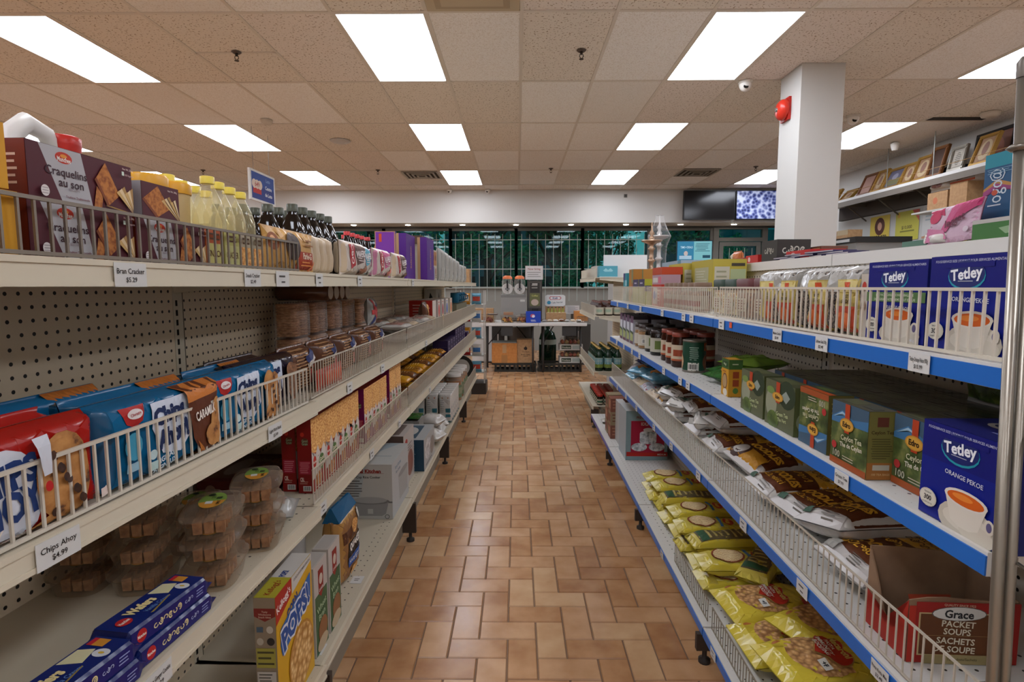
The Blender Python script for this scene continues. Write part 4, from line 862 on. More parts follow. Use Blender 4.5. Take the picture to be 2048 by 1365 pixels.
def wafb():
    return [('r', 0, 0, 1, 1, '#122466/0.3'), ('p', [(.60, .95), (.80, .95), (.84, .55), (.66, .40)], '#c8c49c'), ('e', .80, .28, .055, .22, '#c8ccd0'), ('e', .80, .28, .015, .08, '#c8a838'), ('r', .87, .45, .97, .92, '#c08430'), ('r', .87, .78, .97, .92, '#b02430'), ('e', .13, .45, .07, .2, '#b02020'), ('t', 'Munchee', .13, .45, .12, .11, '#e8dcd0', 0, .03), ('t', 'Wafers', .38, .62, .30, .32, '#d8c890', 0, .05), ('t', 'Vanilla Cream', .46, .28, .14, .3, '#5a80b8'), ('p', [(.3, .08), (.62, .28), (.62, .24), (.32, .03)], '#8a7a40')]
wb = MB(); L_, W_, Hh = .172, .066, .032
wf = empty('wafer_bar', None, 'wafer pack', 'blue vanilla wafer packs'); b = MB()
b.lathe([(1, 0)], 'foil_navy', 4) if False else None
def wrap_box(b, L, Wd, H, key):
    n = 10
    def F(u, v, side):
        return None
    prof = [(-Wd/2, .002), (-Wd/2, H-.004), (-Wd/2+.004, H), (Wd/2-.004, H), (Wd/2, H-.004), (Wd/2, .002), (Wd/2-.003, 0), (-Wd/2+.003, 0)]
    xs = [-L/2-.012, -L/2-.001, -L/2+.006, 0, L/2-.006, L/2+.001, L/2+.012]; ks = [0.02, .35, 1, 1, 1, .35, .02]
    vs = []; fs = []
    for x, k in zip(xs, ks):
        for y, z in prof: vs.append((x, y*(1 if k == 1 else .97), H*.45+(z-H*.45)*k))
    m = len(prof)
    for i in range(len(xs)-1):
        for j in range(m): fs.append((i*m+j, i*m+(j+1) % m, (i+1)*m+(j+1) % m, (i+1)*m+j))
    b.add(vs, [f[::-1] for f in fs], key)
wrap_box(b, L_, W_, Hh, 'foil_navy'); b.art(wafb(), lambda x, y, e: (x-L_/2+.004, y-W_/2+.004, Hh+e), L_-.008, W_-.008)
b.art([('r', 0, 0, 1, 1, '#1c1c60/0.3'), ('e', .12, .5, .06, .42, '#b02020'), ('t', 'Munchee', .12, .5, .2, .1, '#e8dcd0', 0, .03), ('q', .26, .22, .64, .78, 6, '#d8c890'), ('q', .68, .35, .80, .72, 3, '#a8b0d0'), ('l', .84, .2, .98, .8, 3, '#8a94c0')], lambda x, y, e: (x-L_/2+.006, -W_/2-e, y+.003), L_-.012, Hh-.007)
b.build('foil_wrapper', wf); bpy.data.objects.remove(bpy.data.objects.new('x', None))
for k, (s, l, z, t, lab) in enumerate(((.845, -.640, 0, -.06, 'blue vanilla wafer pack, lower of the fully visible pair'), (.840, -.646, .0325, -.10, 'blue vanilla wafer pack on top of the fully visible pair'), (.668, -.640, 0, -.06, 'blue vanilla wafer pack at the bottom picture edge, lower one'), (.662, -.646, .0325, -.10, 'blue vanilla wafer pack at the bottom picture edge, upper one'))): put(wf, lab, 'L1', s, l, Z3+z, 'A', turn=t)
GOOD = [('r', 0, 0, 1, 1, '#8a1c14'), ('r', 0, .52, 1, 1, 'oats'), ('p', [(0, .56), (.16, .42), (.42, .60), (.62, .44), (.85, .58), (1, .48), (1, .30), (0, .16)], '#c8bcb0'), ('e', .18, .40, .11, .08, '#a82818'), ('t', 'Munchee', .18, .40, .035, .2, '#e0d0c0', 0, .03), ('e', .66, .34, .20, .11, '#4a6a34'), ('t', 'Good', .66, .38, .06, .34, '#e0d4b8', 6, .03), ('t', 'Grain', .66, .30, .06, .34, '#e0d4b8', 6, .03), ('e', .4, .14, .24, .09, 'cracker'), ('l', .1, .02, .9, .06, 1, '#c8a890')]
def goodart(c, side): return {'f': [(o[0],)+tuple(c if q == '#8a1c14' else q for q in o[1:]) for o in GOOD], 'l': [('r', 0, 0, 1, 1, side), ('e', .38, .80, .14, .03, '#b83020'), ('e', .55, .70, .26, .055, '#5a3420'), ('t', 'Good', .55, .715, .035, .4, '#9ab08a'), ('t', 'Grain', .55, .675, .035, .4, '#9ab08a'), ('r', .1, .26, .92, .44, '#9a2438'), ('l', .12, .27, .9, .43, 6, '#c8787c'), ('t', 'CBL', .3, .19, .05, .3, '#d8b8a8', 0, .03), ('l', .1, .12, .9, .17, 2, '#b88878'), ('bar', .35, .03, .92, .10)], 'u': [('r', 0, 0, 1, 1, '#7c1810'), ('r', .0, .5, 1, 1, '#8c2014')]}
r1 = carton('cracker_box', 'carton', .111, .040, .212, '#7c1810', goodart('#8a1c14', '#7c1410'), 'tall grain cracker cartons')
for k in range(4): put(r1, 'dark red tall cracker carton with oat pictures, %s of the aisle-side row' % nth(k), 'L', 1.572+.1125*k, -.598, Z3)
for k in range(4): put(r1, 'dark red tall cracker carton in the second row, %s' % nth(k), 'L', 1.584+.1125*k, -.648, Z3)
m1 = carton('cracker_box', 'carton', .111, .044, .205, '#6e1048', goodart('#7c1450', '#6a0c44'), 'magenta grain cracker cartons')
for k, (s, z) in enumerate(((2.07, 0), (2.183, 0), (2.296, 0), (2.46, 0), (2.573, 0))): put(m1, 'magenta tall cracker carton with oat pictures, %s' % nth(k), 'L', s, -.592, Z3, scale=(1, 1, 1 if k < 3 else 1.08))
fb = carton('cereal_carton', 'carton', .185, .25, .055, '#54120e', {'u': [('r', .05, .1, .7, .9, '#5c3a28'), ('e', .78, .5, .16, .34, 'choco'), ('e', .3, .5, .15, .3, '#8a7a6c'), ('t', 'Good Grain', .45, .75, .12, .4, '#8a8070')], 'l': [('e', .5, .5, .2, .3, '#7a4a30')], 'f': [('e', .2, .5, .08, .3, '#8a6a58'), ('l', .5, .2, .9, .8, 3, '#9a6a5a')]})
put(fb, 'dark red cereal carton lying flat at the back, behind the cake tubs', 'L', 1.455, -.80, Z3+.0, 'C')
plb = bag('clear_bag', 'plastic bag', .12, .12, .05, 'foil_silver', [('r', .3, .2, .7, .7, '#8a7468/0.3')], seal=.01, lump=.012); put(plb, 'crumpled clear plastic bag beside the tubs at the section joint', 'L1', 1.325, -.625, Z3+.028, 'A', tilt=-pi/2, turn=.3)
amb = [bag('sweet_pack', 'sweet pack', .138, .145, .044, m_, [('r', .08, .1, .92, .9, c_), ('l', .2, .3, .8, .7, 4, c2)], seal=.01, lump=.005, seed=81+j, group='packs lying on the third shelf') for j, (m_, c_, c2) in enumerate((('foil_amber', '#b88420/0.2', '#d8b060'), ('foil_brown', '#6a4020/0.25', '#a87838'), ('foil_amber', '#8a5a1c/0.2', '#d0a040')))]
for r_ in range(2):
    for k in range(9):
        s = 2.86+.155*k; o = amb[0 if k in (1, 4, 5, 7) else 1 if k < 4 else 2]
        put(o, ('amber' if k in (1, 4, 5, 7) else 'brown') + ' glossy sweet pack on the third shelf, %s, lower %s row' % (nth(k), ('front', 'back')[r_]), 'L', s, -.585-.16*r_, Z3+.034, 'A', tilt=-pi/2, turn=.02*((k % 3)-1))
        put(amb[(k+r_) % 3], 'glossy sweet pack on the upper layer, %s, upper %s row' % (nth(k), ('front', 'back')[r_]), 'L', s+.002, -.588-.16*r_, Z3+.094, 'A', tilt=-pi/2, turn=.02*((k % 2)*2-1))
pbx = carton('purple_pack', 'carton', .155, .12, .052, '#24143c', {'f': [('l', .3, .55, .7, .85, 1, '#b0a8c0'), ('t', 'royal', .5, .4, .3, .5, '#a89cc0', 0, .02)]}, 'small purple cartons stacked at the far end')
for z in range(4):
    for k in range(8): 
        if z == 3 and k < 3: continue
        put(pbx, 'small dark purple carton, %s layer from the bottom, %s in the layer' % (ORD[z] if z else 'first', nth(k)), 'L', 4.42+.16*k, -.60, Z3+z*.0526)
yb2 = carton('yellow_label_carton', 'carton', .16, .13, .10, '#30184c', {'f': [('e', .3, .5, .2, .34, '#c0a040')], 'l': [('e', .5, .5, .3, .34, '#c0a040')]}); put(yb2, 'purple and yellow carton on the shelf at the far end', 'L', 5.90, -.60, Z3)
clk = empty('round_pan', 'dark round pan standing on edge under the far end shelf', 'pan', None, W('L', 6.22, -.70, .234), rz('L', 'C')); b = MB(); b.lathe([(.11, 0), (.13, .02), (.13, .04)], '#2a2826/0.3', 28); b.lathe([(.09, .041), (.09, .043)], '#b0aca4/0.3', 28); o = b.build('pan_body', clk); o.rotation_euler = (pi/2, 0, 0); o.location = (0, 0, .131)

# ================================================================ LEFT RUN, BASE
ZB = .2345
cp = carton('cereal_box', 'cereal box', .215, .050, .322, '#a89a30', {
 'f': [('r', 0, 0, 1, 1, '#d0a024'), ('r', 0, .90, .38, 1, '#a82820'), ('p', [(0, .78), (.40, .87), (.42, 1), (0, 1)], '#a82418'), ('t', "Kellogg's", .20, .91, .055, .36, '#e8e0d8', 14, .02), ('p', [(.42, .87), (1, .95), (1, 1), (.42, 1)], '#c8c4bc'), ('t', 'SOURCE OF 8 VITAMINS & MINERALS', .72, .965, .022, .5, '#4a4644', 2), ('t', 'CORN', .42, .78, .07, .3, '#1c3c7c', 18, .05),
       ('p', [(.08, .60), (.1, .72), (.95, .86), (.93, .64), (.12, .50)], '#2a62a8'), ('t', 'POPS!', .50, .66, .17, .8, '#d8dce0', 14, .12), ('t', 'POPS!', .50, .66, .165, .78, '#1c4c94', 14, .05), ('e', .62, .30, .36, .25, '#b88030'), ('e', .62, .30, .33, .23, 'pops'), ('e', .55, .10, .2, .07, 'pops')],
 'l': [('r', 0, 0, 1, 1, '#8a7c68'), ('p', [(0, .92), (1, .92), (1, .86), (.5, .82), (0, .86)], '#7a2820'), ('t', 'Tasty', .5, .895, .014, .4, '#c8a898'), ('t', 'Wholesome', .5, .875, .014, .6, '#c8a898'), ('t', 'Snack Ideas', .5, .855, .014, .6, '#c8a898'), ('r', .1, .74, .4, .78, '#4a5c6c'), ('e', .72, .76, .16, .028, '#c0b8a8'), ('e', .25, .67, .16, .028, '#b0a898'), ('e', .75, .67, .18, .03, '#2e2824'), ('r', .05, .47, .95, .62, '#9a9440'), ('l', .1, .48, .9, .61, 3, '#4a4428'), ('r', .06, .04, .94, .44, '#b0aca4'), ('l', .1, .05, .9, .43, 16, '#4a4640')],
 'u': [('r', 0, 0, 1, 1, '#a8a030'), ('r', .42, 0, 1, 1, '#c4c0b8'), ('t', "Kellogg's", .2, .5, .3, .3, '#8a2418', 0), ('t', 'POPS!', .5, .5, .3, .14, '#1c3c7c', 0, .04)]})
put(cp, 'yellow corn cereal box on the base deck at the bottom of the picture', 'L', 1.312, -.573, ZB)
qk = carton('bran_box', 'cereal box', .10, .048, .262, '#b4aea4', {'f': [('r', 0, 0, 1, 1, '#b8b0a8'), ('r', .04, 0, .96, .66, '#3c5c38'), ('p', [(.30, .92), (.70, .92), (.68, .66), (.5, .60), (.32, .66)], '#8a2018'), ('e', .5, .80, .13, .06, '#c8b8a8'), ('t', 'QUAKER', .5, .69, .03, .3, '#e0d8d0'), ('t', 'Wheat', .5, .50, .07, .7, '#a8c098', 8), ('t', 'Bran', .5, .40, .07, .6, '#a8c098', 8), ('e', .55, .22, .34, .14, '#8a5c34'), ('e', .5, .08, .4, .08, '#b8a484')], 'u': [('r', .05, .1, .95, .9, '#a8a29a')]}, 'white and green bran boxes')
put(qk, 'white and green bran cereal box, nearer one', 'L', 1.497, -.578, ZB); put(qk, 'white and green bran cereal box, farther one', 'L', 1.612, -.578, ZB)
ow = bag('oat_bag', 'oat bag', .20, .25, .085, 'foil_tan', [('r', 0, 0, 1, 1, '#94683c/0.6'), ('r', .05, .62, .95, .80, '#5a3420'), ('e', .62, .76, .18, .10, 'oats'), ('r', .2, .38, .98, .60, '#241c1a'), ('t', 'QUAKER', .6, .52, .10, .7, '#e8e4dc', 0, .05), ('r', .2, .24, .98, .38, '#1c4c94'), ('t', 'HARVEST BRAN', .6, .31, .06, .7, '#d8dce4'), ('e', .5, .12, .2, .07, 'oats'), ('e', .85, .88, .12, .07, '#c8c4bc')], seal=.004, lump=.005, fat=.25, px=4)
put(ow, 'brown paper oat bag with a black and blue label', 'L', 1.90, -.655, ZB, scale=(.95, 1, .95)); 
b = MB(); b.hexa([(-.10, -.03, .245), (.10, -.03, .245), (.10, .03, .245), (-.10, .03, .245), (-.10, -.004, .30), (.10, -.004, .285), (.10, .004, .285), (-.10, .004, .30)], 'foil_blue'); o = b.build('blue_folded_top', ow)
pr_ = empty('tissue_roll', 'white roll lying behind the oat bag', 'roll', None, W('L', 1.80, -.80, ZB), 0); b = MB(); b.lathe([(.05, 0), (.055, .01), (.055, .20), (.03, .21)], '#a8a49c/0.5', 24); b.build('roll_body', pr_)
rc = carton('rice_cooker_box', 'appliance box', .30, .34, .250, '#b4b4ae', {
 'f': [('p', [(.0, 1), (.2, 1), (.05, 0), (0, 0)], '#a0aaac'), ('p', [(.5, 1), (.62, 1), (.45, 0), (.36, 0)], '#a8b0b0'), ('t', 'Royal Kitchen', .62, .88, .065, .58, '#8a2018', 0, .04), ('r', .36, .835, .88, .84, '#8a2018'), ('t', '10-Cup Rice Cooker', .62, .77, .042, .52, '#3a3634', 0, .02), ('l', .12, .40, .6, .72, 7, '#5a5654'),
       ('p', [(.40, .30), (.94, .30), (.90, .10), (.84, .06), (.50, .06), (.44, .10)], '#8c8c8a'), ('e', .67, .33, .29, .06, '#767674'), ('e', .67, .35, .25, .06, '#9c9c9a'), ('r', .32, .30, .40, .33, '#6e6e6c'), ('r', .94, .30, 1, .33, '#6e6e6c'), ('r', .63, .10, .71, .19, '#b0b0ac'), ('e', .92, .05, .035, .04, '#2a2a28'), ('e', .92, .05, .028, .032, '#b0b0ac')],
 'r': [('r', 0, 0, 1, 1, '#b0b2b0'), ('t', 'Royal Kitchen', .35, .86, .06, .6, '#6a8090', 0, .03), ('t', 'Rice Cooker', .35, .76, .05, .5, '#5a6a7c', 0, .03), ('p', [(.35, .60), (.95, .60), (.9, .15), (.4, .15)], '#a0a09c'), ('e', .65, .62, .3, .06, '#8a8a88')], 'u': [('p', [(.1, 0), (.3, 0), (.9, 1), (.7, 1)], '#98a4a8'), ('r', .3, .35, .9, .37, '#7a8688')]})
put(rc, 'grey rice cooker box facing the camera on the base deck', 'L', 2.385, -.735, ZB, 'C')
a2 = carton('appliance_box', 'appliance box', .27, .26, .28, '#b4aca4', {'f': [('r', 0, .8, 1, 1, '#5a463c'), ('e', .8, .55, .1, .1, '#a83028')], 'r': [('e', .25, .82, .12, .06, '#a83028'), ('e', .6, .35, .3, .25, '#8a5c50'), ('l', .1, .6, .8, .75, 3, '#6a5a54')], 'u': [('r', .1, .1, .9, .9, '#6a5c54'), ('e', .5, .5, .3, .3, '#a09488')]}); put(a2, 'white and brown appliance box right behind the rice cooker box', 'L', 2.74, -.745, ZB, 'C')
a3 = carton('appliance_box', 'appliance box', .26, .36, .18, '#a8aaa8', {'f': [('r', 0, 0, 1, 1, '#1c3c50'), ('r', .1, .3, .6, .85, '#8a949a'), ('e', .35, .58, .15, .2, '#c8ccd0'), ('r', .1, .05, .6, .28, '#3a6478'), ('t', 'POWER JUICER', .76, .5, .09, .7, '#8aa0ac', 90)], 'r': [('e', .35, .55, .25, .34, 'steelpot'), ('e', .75, .45, .2, .3, '#8a8078'), ('l', .1, .05, .9, .15, 1, '#5a5654')], 'u': [('r', .1, .1, .8, .9, '#3a5464'), ('e', .5, .5, .25, .3, '#b8b4ac'), ('e', .25, .25, .08, .1, '#c03020')]}); put(a3, 'dark blue and grey appliance box behind the two white ones', 'L', 3.03, -.69, ZB, 'C')
wbg = [bag('white_bag', 'plastic bag', .15, .17, .085, 'foil_white', [('e', .5, .5, .12, .06, '#9a968e')], seal=.012, lump=.012, seed=91+j, group='white plastic bags spilling to the deck edge') for j in range(2)]
for k, (s, l, z) in enumerate(((3.55, -.53, .045), (3.75, -.54, .045), (3.95, -.55, .045), (3.66, -.545, .12), (3.60, -.74, .045), (3.82, -.75, .045), (3.72, -.75, .125))): put(wbg[k % 2], 'small white plastic bag lying by the appliance boxes, %s' % (['nearest at the deck edge', 'second at the deck edge', 'third at the deck edge', 'top one at the deck edge', 'nearest at the back', 'second at the back', 'top one at the back'][k]), 'L', s, l, ZB+z+.012, 'A', tilt=-pi/2, turn=.3*(k % 3-1))
gl = bag('green_packet', 'packet', .16, .14, .02, 'foil_green', [], seal=.01, lump=.006); put(gl, 'green packet lying between the white bags', 'L', 3.50, -.66, ZB+.205, 'A', tilt=-pi/2); put(carton('low_carton', 'carton', .16, .13, .19, '#8c8880', {}), 'plain grey carton under the green packet', 'L', 3.50, -.66-.0, ZB) 
fl = bag('flour_bag', 'flour bag', .095, .225, .078, 'foil_white', [('r', .08, .02, .92, .96, '#b8b6b0/0.4'), ('r', .55, .36, .95, .50, '#2c6470'), ('r', .55, .20, .95, .30, '#2c6470'), ('l', .1, .35, .45, .8, 7, '#8a8a88'), ('bar', .15, .12, .45, .24), ('p', [(0, 0), (1, 0), (1, .08), (.6, .04), (.3, .14), (0, .1)], '#2c5c68'), ('e', .3, .86, .04, .025, '#a06030'), ('e', .75, .86, .04, .025, '#a06030')], seal=.003, lump=.004, fat=.16, px=6, group='white and teal flour bags')
for r_, l in enumerate((-.600, -.702, -.804)):
    for k in range(6): put(fl, 'white and teal flour bag on the base deck, %s, %s row' % (nth(k), ('aisle-side', 'middle', 'back')[r_]), 'L', 4.18+.09*k, l, ZB, 'C')
jr = jar('preserve_jar', 'jar', .075, .23, 'clearjar', '#c4c0b8/0.4', '#6a7a5c/0.6', [('r', .2, .3, .8, .8, '#8a8c70')], lid_h=.03, fill='honey', group='big jars with white lids at the far end')
for k in range(8): put(jr, 'white-lidded big jar at the far end, %s' % (nth(k//2)+(' at the aisle side', ' at the back')[k % 2]), 'L', 5.02+.17*(k//2), -.645-.16*(k % 2), ZB)
# wire end rack with snacks by the table
er = empty('wire_end_rack', 'slim wire snack rack at the far end of the left run', 'wire rack', None, W('L', 6.62, -.60, 0), -TL); b = MB()
for x in (-.17, .13):
    for y in (-.13, .13): b.tube([(x, y, .1), (x, y, 1.22)], .006, '#b0aca4/0.4', 6)
b.build('frame', er); b = MB(); b.box(-.19, .15, -.15, .15, 0, .13, '#3a342e/0.6'); b.build('base', er)
for k in range(5): b = MB(); b.box(-.17, .13, -.13, .13, .25+.2*k, .258+.2*k, '#a8a49c/0.5'); b.build('rack_shelf', er)
sp_ = [bag('snack_packet', 'snack packet', .11, .13, .04, m_, [('r', .1, .3, .9, .7, c_)], seal=.008, lump=.005, seed=120+j, group='snack packets on the wire end rack') for j, (m_, c_) in enumerate((('foil_amber', '#c8c0b0'), ('foil_lblue', '#b04030'), ('foil_red', '#c8c0b0'), ('foil_white', '#3a6aa0')))]
for k in range(5):
    for j in range(2): put(sp_[(k*2+j) % 4], '%s snack packet on the wire end rack, %s tier from the bottom' % (('left', 'right')[j], ORD[k] if k else 'first'), 'L', 6.53, -.69+.13*j, .2585+.2*k, 'C')
# ================================================================ RIGHT RUN, TOP SHELF
R1, R2, R3, R0 = 1.1722, .9282, .6452, .1412
B1, B2 = '#15186e', '#10208a'
def tetley(green):
    A = [('r', 0, 0, 1, 1, '#14207c/0.25'), ('r', 0, .62, 1, 1, '#141a6c/0.25'), ('l', .12, .93, .98, .96, 1, '#14206c'), ('t', 'FOODSERVICE SIZE | FORMAT POUR SERVICES ALIMENTAIRES', .52, .945, .026, .9, '#b0b4d0', 0, .01),
         ('e', .48, .79, .23, .15, '#1c8ca0'), ('e', .48, .805, .222, .142, '#122060'), ('r', .2, .875, .8, .925, '#141a6c/0.25'), ('t', 'Tetley', .48, .815, .11, .42, '#e0e2e6', 6, .03), ('l', .38, .725, .6, .745, 1, '#b0b4c0')]
    if green: A += [('r', 0, .50, 1, .62, '#4e7040'), ('t', 'LESS PACKAGING   MOINS EMBALLAGE', .5, .585, .028, .8, '#c4ccb0'), ('t', 'SAME GREAT TASTE   MEME GOUT EXQUIS', .5, .53, .028, .86, '#c4ccb0')]
    y = .43 if green else .545
    A += [('t', 'ORANGE PEKOE', .55, y, .045, .62, '#c8ccdc', -2, .01), ('r', .3, 0, 1, .02, '#101c5c'),
          ('e', .62, .11, .34, .15 if green else .20, '#b8b0a0'), ('e', .62, .13, .28, .11, '#cac3b4'), ('e', .74, .06, .20, .10, '#c4bcac'), ('p', [(.36, .34), (.84, .34), (.76, .10), (.66, .06), (.54, .06), (.44, .10)], '#cfc8ba'),
          ('e', .60, .35, .25, .085, '#d4cec2'), ('e', .60, .345, .215, .066, '#c85a14'), ('e', .57, .36, .12, .03, '#dc8030'), ('e', .88, .20, .055, .07, '#cac3b4'), ('e', .88, .20, .03, .045, '#5a5478'),
          ('e', .15, .20, .115, .095, '#c4bfb0'), ('e', .15, .20, .10, .083, '#d0cbbd'), ('t', '300', .15, .20, .05, .17, '#26242c', 0, .03), ('t', 'TEA BAGS', .15, .255, .016, .12, '#26242c'), ('t', 'SACHETS DE THE', .15, .145, .014, .13, '#26242c')]
    if green: A += [('t', '945 g', .86, .06, .03, .14, '#c8ccd8')]
    return A
tA = {'f': tetley(False), 'u': [('r', 0, 0, 1, 1, '#161c5c'), ('e', .4, .6, .2, .16, '#a8a49c'), ('e', .4, .6, .14, .1, '#2a3060'), ('l', .55, .2, .95, .4, 2, '#6a70a0')], 'r': [('r', 0, 0, 1, 1, '#141c60')], 'l': [('r', 0, 0, 1, 1, '#141c60')]}
tt = carton('tea_carton', 'tea carton', .150, .125, .142, '#141c60', tA, 'big blue tea cartons')
tg = carton('tea_carton', 'tea carton', .152, .125, .140, '#141c60', dict(tA, f=tetley(True)), 'big blue tea cartons')
put(tt, 'big blue tea carton behind the rail on the top shelf, beside the chrome post', 'R', .822, .640, R1)
put(tg, 'blue tea carton with a green band behind the rail', 'R', .979, .640, R1)
put(tt, 'big blue tea carton half hidden by the chrome post, top shelf', 'R', .620, .700, R1+.0)
put(tt, 'big blue tea carton standing out at the front of the middle shelf', 'R', .765, .606, R2, scale=(1.0, 1, 1))
put(tt, 'big blue tea carton right of the chrome post on the middle shelf', 'R', .600, .695, R2)
# extra deck under the cartons right of the post
root, out = gondola('gondola_shelving', 'white metal shelving end right of the chrome post', 'R', .19, .69, .685, .287, 1, RV, .14, 1.171, 'peg_white', 'deck_white', '#cbc8c0/0.5', '#d0cdc6/0.5', 1.332, cap=True, group='right shelving run', liph=.031)
# seed bags
for k, (s, w_, l) in enumerate(((1.135, .12, .668), (1.255, .125, .672), (1.39, .125, .668), (1.49, .11, .675))):
    sbg = bag('seed_bag', 'seed bag', w_, .138, .07, 'seeds', [('r', -.02, .62, 1.02, 1.0, 'foil_silver'), ('r', .45 if k != 3 else .2, .0, .98, .80, '#b8a45c/0.25'), ('r', .47 if k != 3 else .25, .62, .96, .78, '#c8b878'), ('r', .68, .66, .84, .76, '#c04820'), ('p', [(.5, .05), (.96, .05), (.94, .42), (.5, .42)], '#a83c18'), ('t', 'BEST', .72, .56, .05, .4, '#2a3020', 0, .02), ('t', 'SEEDS', .72, .49, .05, .4, '#2a3020', 0, .02), ('e', .72, .22, .18, .12, '#c05c24')], seal=.006, lump=.007, fat=.22, px=5, seed=140+k, group='seed bags behind the rail')
    put(sbg, 'clear bag of dark seeds with a yellow and orange label, %s' % nth(k), 'R', s, l, R1)
flt = carton('white_packet', 'packet', .022, .10, .12, '#b4aa9c', {'f': [('e', .5, .8, .3, .08, '#a83428'), ('e', .5, .5, .3, .1, '#7c5840')]}); put(flt, 'narrow white packet between the green-banded tea carton and the seeds', 'R', 1.067, .64, R1)
# square jars with coloured lids
def sqjar(nm, lidc, fillc, w_):
    o = empty('square_jar', None, 'jar', 'square jars with coloured lids'); SQ2 = (1, .8, 5); b = MB(); r = w_/2
    b.lathe([(r*.9, 0), (r, .004), (r, .088)], 'clearjar', 24, sq=SQ2); b.lathe([(r*.9, .004), (r*.9, .075)], fillc, 24, sq=SQ2); b.build('glass_body', o)
    c = MB(); c.lathe([(r*1.03, .085), (r*1.06, .116), (r*.98, .12)], lidc, 24, sq=SQ2); c.build('lid', o)
    l = MB(); l.box(-r*.6, r*.6, -r*.8-.002, -r*.8-.0005, .02, .06, '#b0a890/0.6'); l.art([('l', .1, .1, .9, .9, 4, '#6a3424')], lambda x, y, e: (-r*.6+x, -r*.8-.002-e, .02+y), r*1.2, .04); l.build('paper_label', o); return o
jm = sqjar('maroon', '#501412/0.45', 'choco', .125); jg = sqjar('green', '#102c1a/0.45', 'meal', .105)
for k, (s, o, nm) in enumerate(((1.60, jm, 'maroon'), (1.735, jm, 'maroon'), (1.865, jg, 'dark green'), (1.98, jg, 'dark green'))): put(o, 'square jar with a %s lid behind the rail, %s' % (nm, ('nearer one', 'farther one')[k % 2]), 'R', s, .72, R1)
tn = carton('tan_tin', 'tin', .10, .08, .05, '#a88458', {'f': [('r', 0, .6, 1, .64, '#4a3828'), ('r', .3, 0, .34, 1, '#8a6a44')]}, 'tan tins stacked by the peg panel')
for k in range(6): put(tn, 'tan wooden-look tin, %s column, %s' % (nth(k//2), ('lower', 'upper')[k % 2]), 'R', 2.12+.102*(k//2), .80, R1+.0505*(k % 2), scale=(1, 1, 1))
jc = jar('spread_jar', 'jar', .034, .10, 'clearjar', '#6c5440/0.5', '#988c78/0.6', [('r', .2, .2, .8, .6, '#7a3428')], fill='choco', group='small clear topped jars behind the rail')
for k in range(7): put(jc, 'small jar of brown spread behind the rail, %s' % nth(k), 'R', 2.10+.073*k, .665, R1)
# yellow infant cereal cartons
YE = '#a89a3a'
yc = [carton('cereal_carton', 'carton', w_, .14, h_, YE, {'f': [('r', 0, 0, 1, 1, YE), ('r', .18, .35, .82, .85, '#a0a07c'), ('l', .22, .4, .78, .8, 7, '#b8b8a0'), ('p', [(.02, .3), (.1, .5), (.04, .7)], '#3a3a20')], 'r': [('r', .05, .2, .5, .85, '#b0ae9c'), ('r', .52, .1, .98, .8, '#98a47c'), ('r', .55, .86, .95, .92, '#3a3428'), ('l', .1, .3, .45, .8, 5, '#8a8c74')]}, 'yellow cereal cartons') for w_, h_ in ((.26, .205), (.30, .21))]
put(yc[0], 'tall yellow cereal carton in the middle of the top shelf, farther one', 'R', 2.80, .75, R1); put(yc[1], 'tall yellow cereal carton in the middle of the top shelf, nearer one', 'R', 2.30, .705, R1+.0) if False else put(yc[1], 'tall yellow cereal carton in the middle of the top shelf, nearer one', 'R', 2.52, .79, R1)
oc = carton('orange_carton', 'carton', .19, .12, .035, '#a83c18', {}, None); pw = carton('pink_white_carton', 'carton', .19, .11, .045, '#a08088', {'f': [('r', .1, .2, .6, .7, '#c0bab0'), ('r', .65, .1, .95, .8, '#b86070')]})
rdb = carton('red_white_carton', 'carton', .19, .10, .105, '#a82c1c', {'f': [('r', .1, .1, .55, .9, '#bdb6aa'), ('e', .3, .5, .15, .2, '#3a5aa0'), ('l', .6, .2, .9, .8, 4, '#d0a890')]})
put(rdb, 'red and white carton at the bottom of the mixed pile', 'R', 2.72, .64, R1, scale=(1, .9, 1)); put(pw, 'pink and white carton in the middle of the mixed pile', 'R', 2.72, .64, R1+.1055, scale=(1, .8, 1)); put(oc, 'bright orange carton on top of the mixed pile', 'R', 2.72, .64, R1+.151, scale=(1, .8, 1))
ol = [carton('tea_box', 'tea box', .15, .09, h_, '#9c9c34', {'f': [('r', 0, .7, 1, 1, '#3c3450'), ('l', .2, .76, .8, .92, 1, '#b0a8b8'), ('t', 'OOF', .5, .25, .2, .6, '#2a3018'), ('e', .5, .3, .4, .22, '#a8aa58')]}, 'olive tea boxes') for h_ in (.10, .135)]
for k in range(3): put(ol[0] if k == 0 else ol[1], 'olive yellow box with a purple top band, %s' % nth(k), 'R', 2.92+.16*k, .642, R1)
hd = empty('red_domed_pack', 'bright red half-round carton with a white label', 'carton', None, W('R', 2.90, .735, R1+.0), rz('R', 'A')); b = MB(); pts = [(cos(pi*k/14)*.13, sin(pi*k/14)*.055+.13) for k in range(15)]+[(-.13, 0), (.13, 0)]
n = len(pts); b.add([(x, 0, z) for x, z in pts]+[(x, .012, z) for x, z in pts], [tuple(range(n))[::-1], tuple(range(n, 2*n))]+[(i, (i+1) % n, n+(i+1) % n, n+i) for i in range(n)], '#a82c18'); b.art([('r', .4, .5, .7, .8, '#c0b8ac'), ('bar', .42, .52, .68, .76), ('r', .2, .35, .45, .5, '#c8b8a0')], lambda x, y, e: (-.13+x, -e, y), .26, .185); b.build('printed_front', hd)
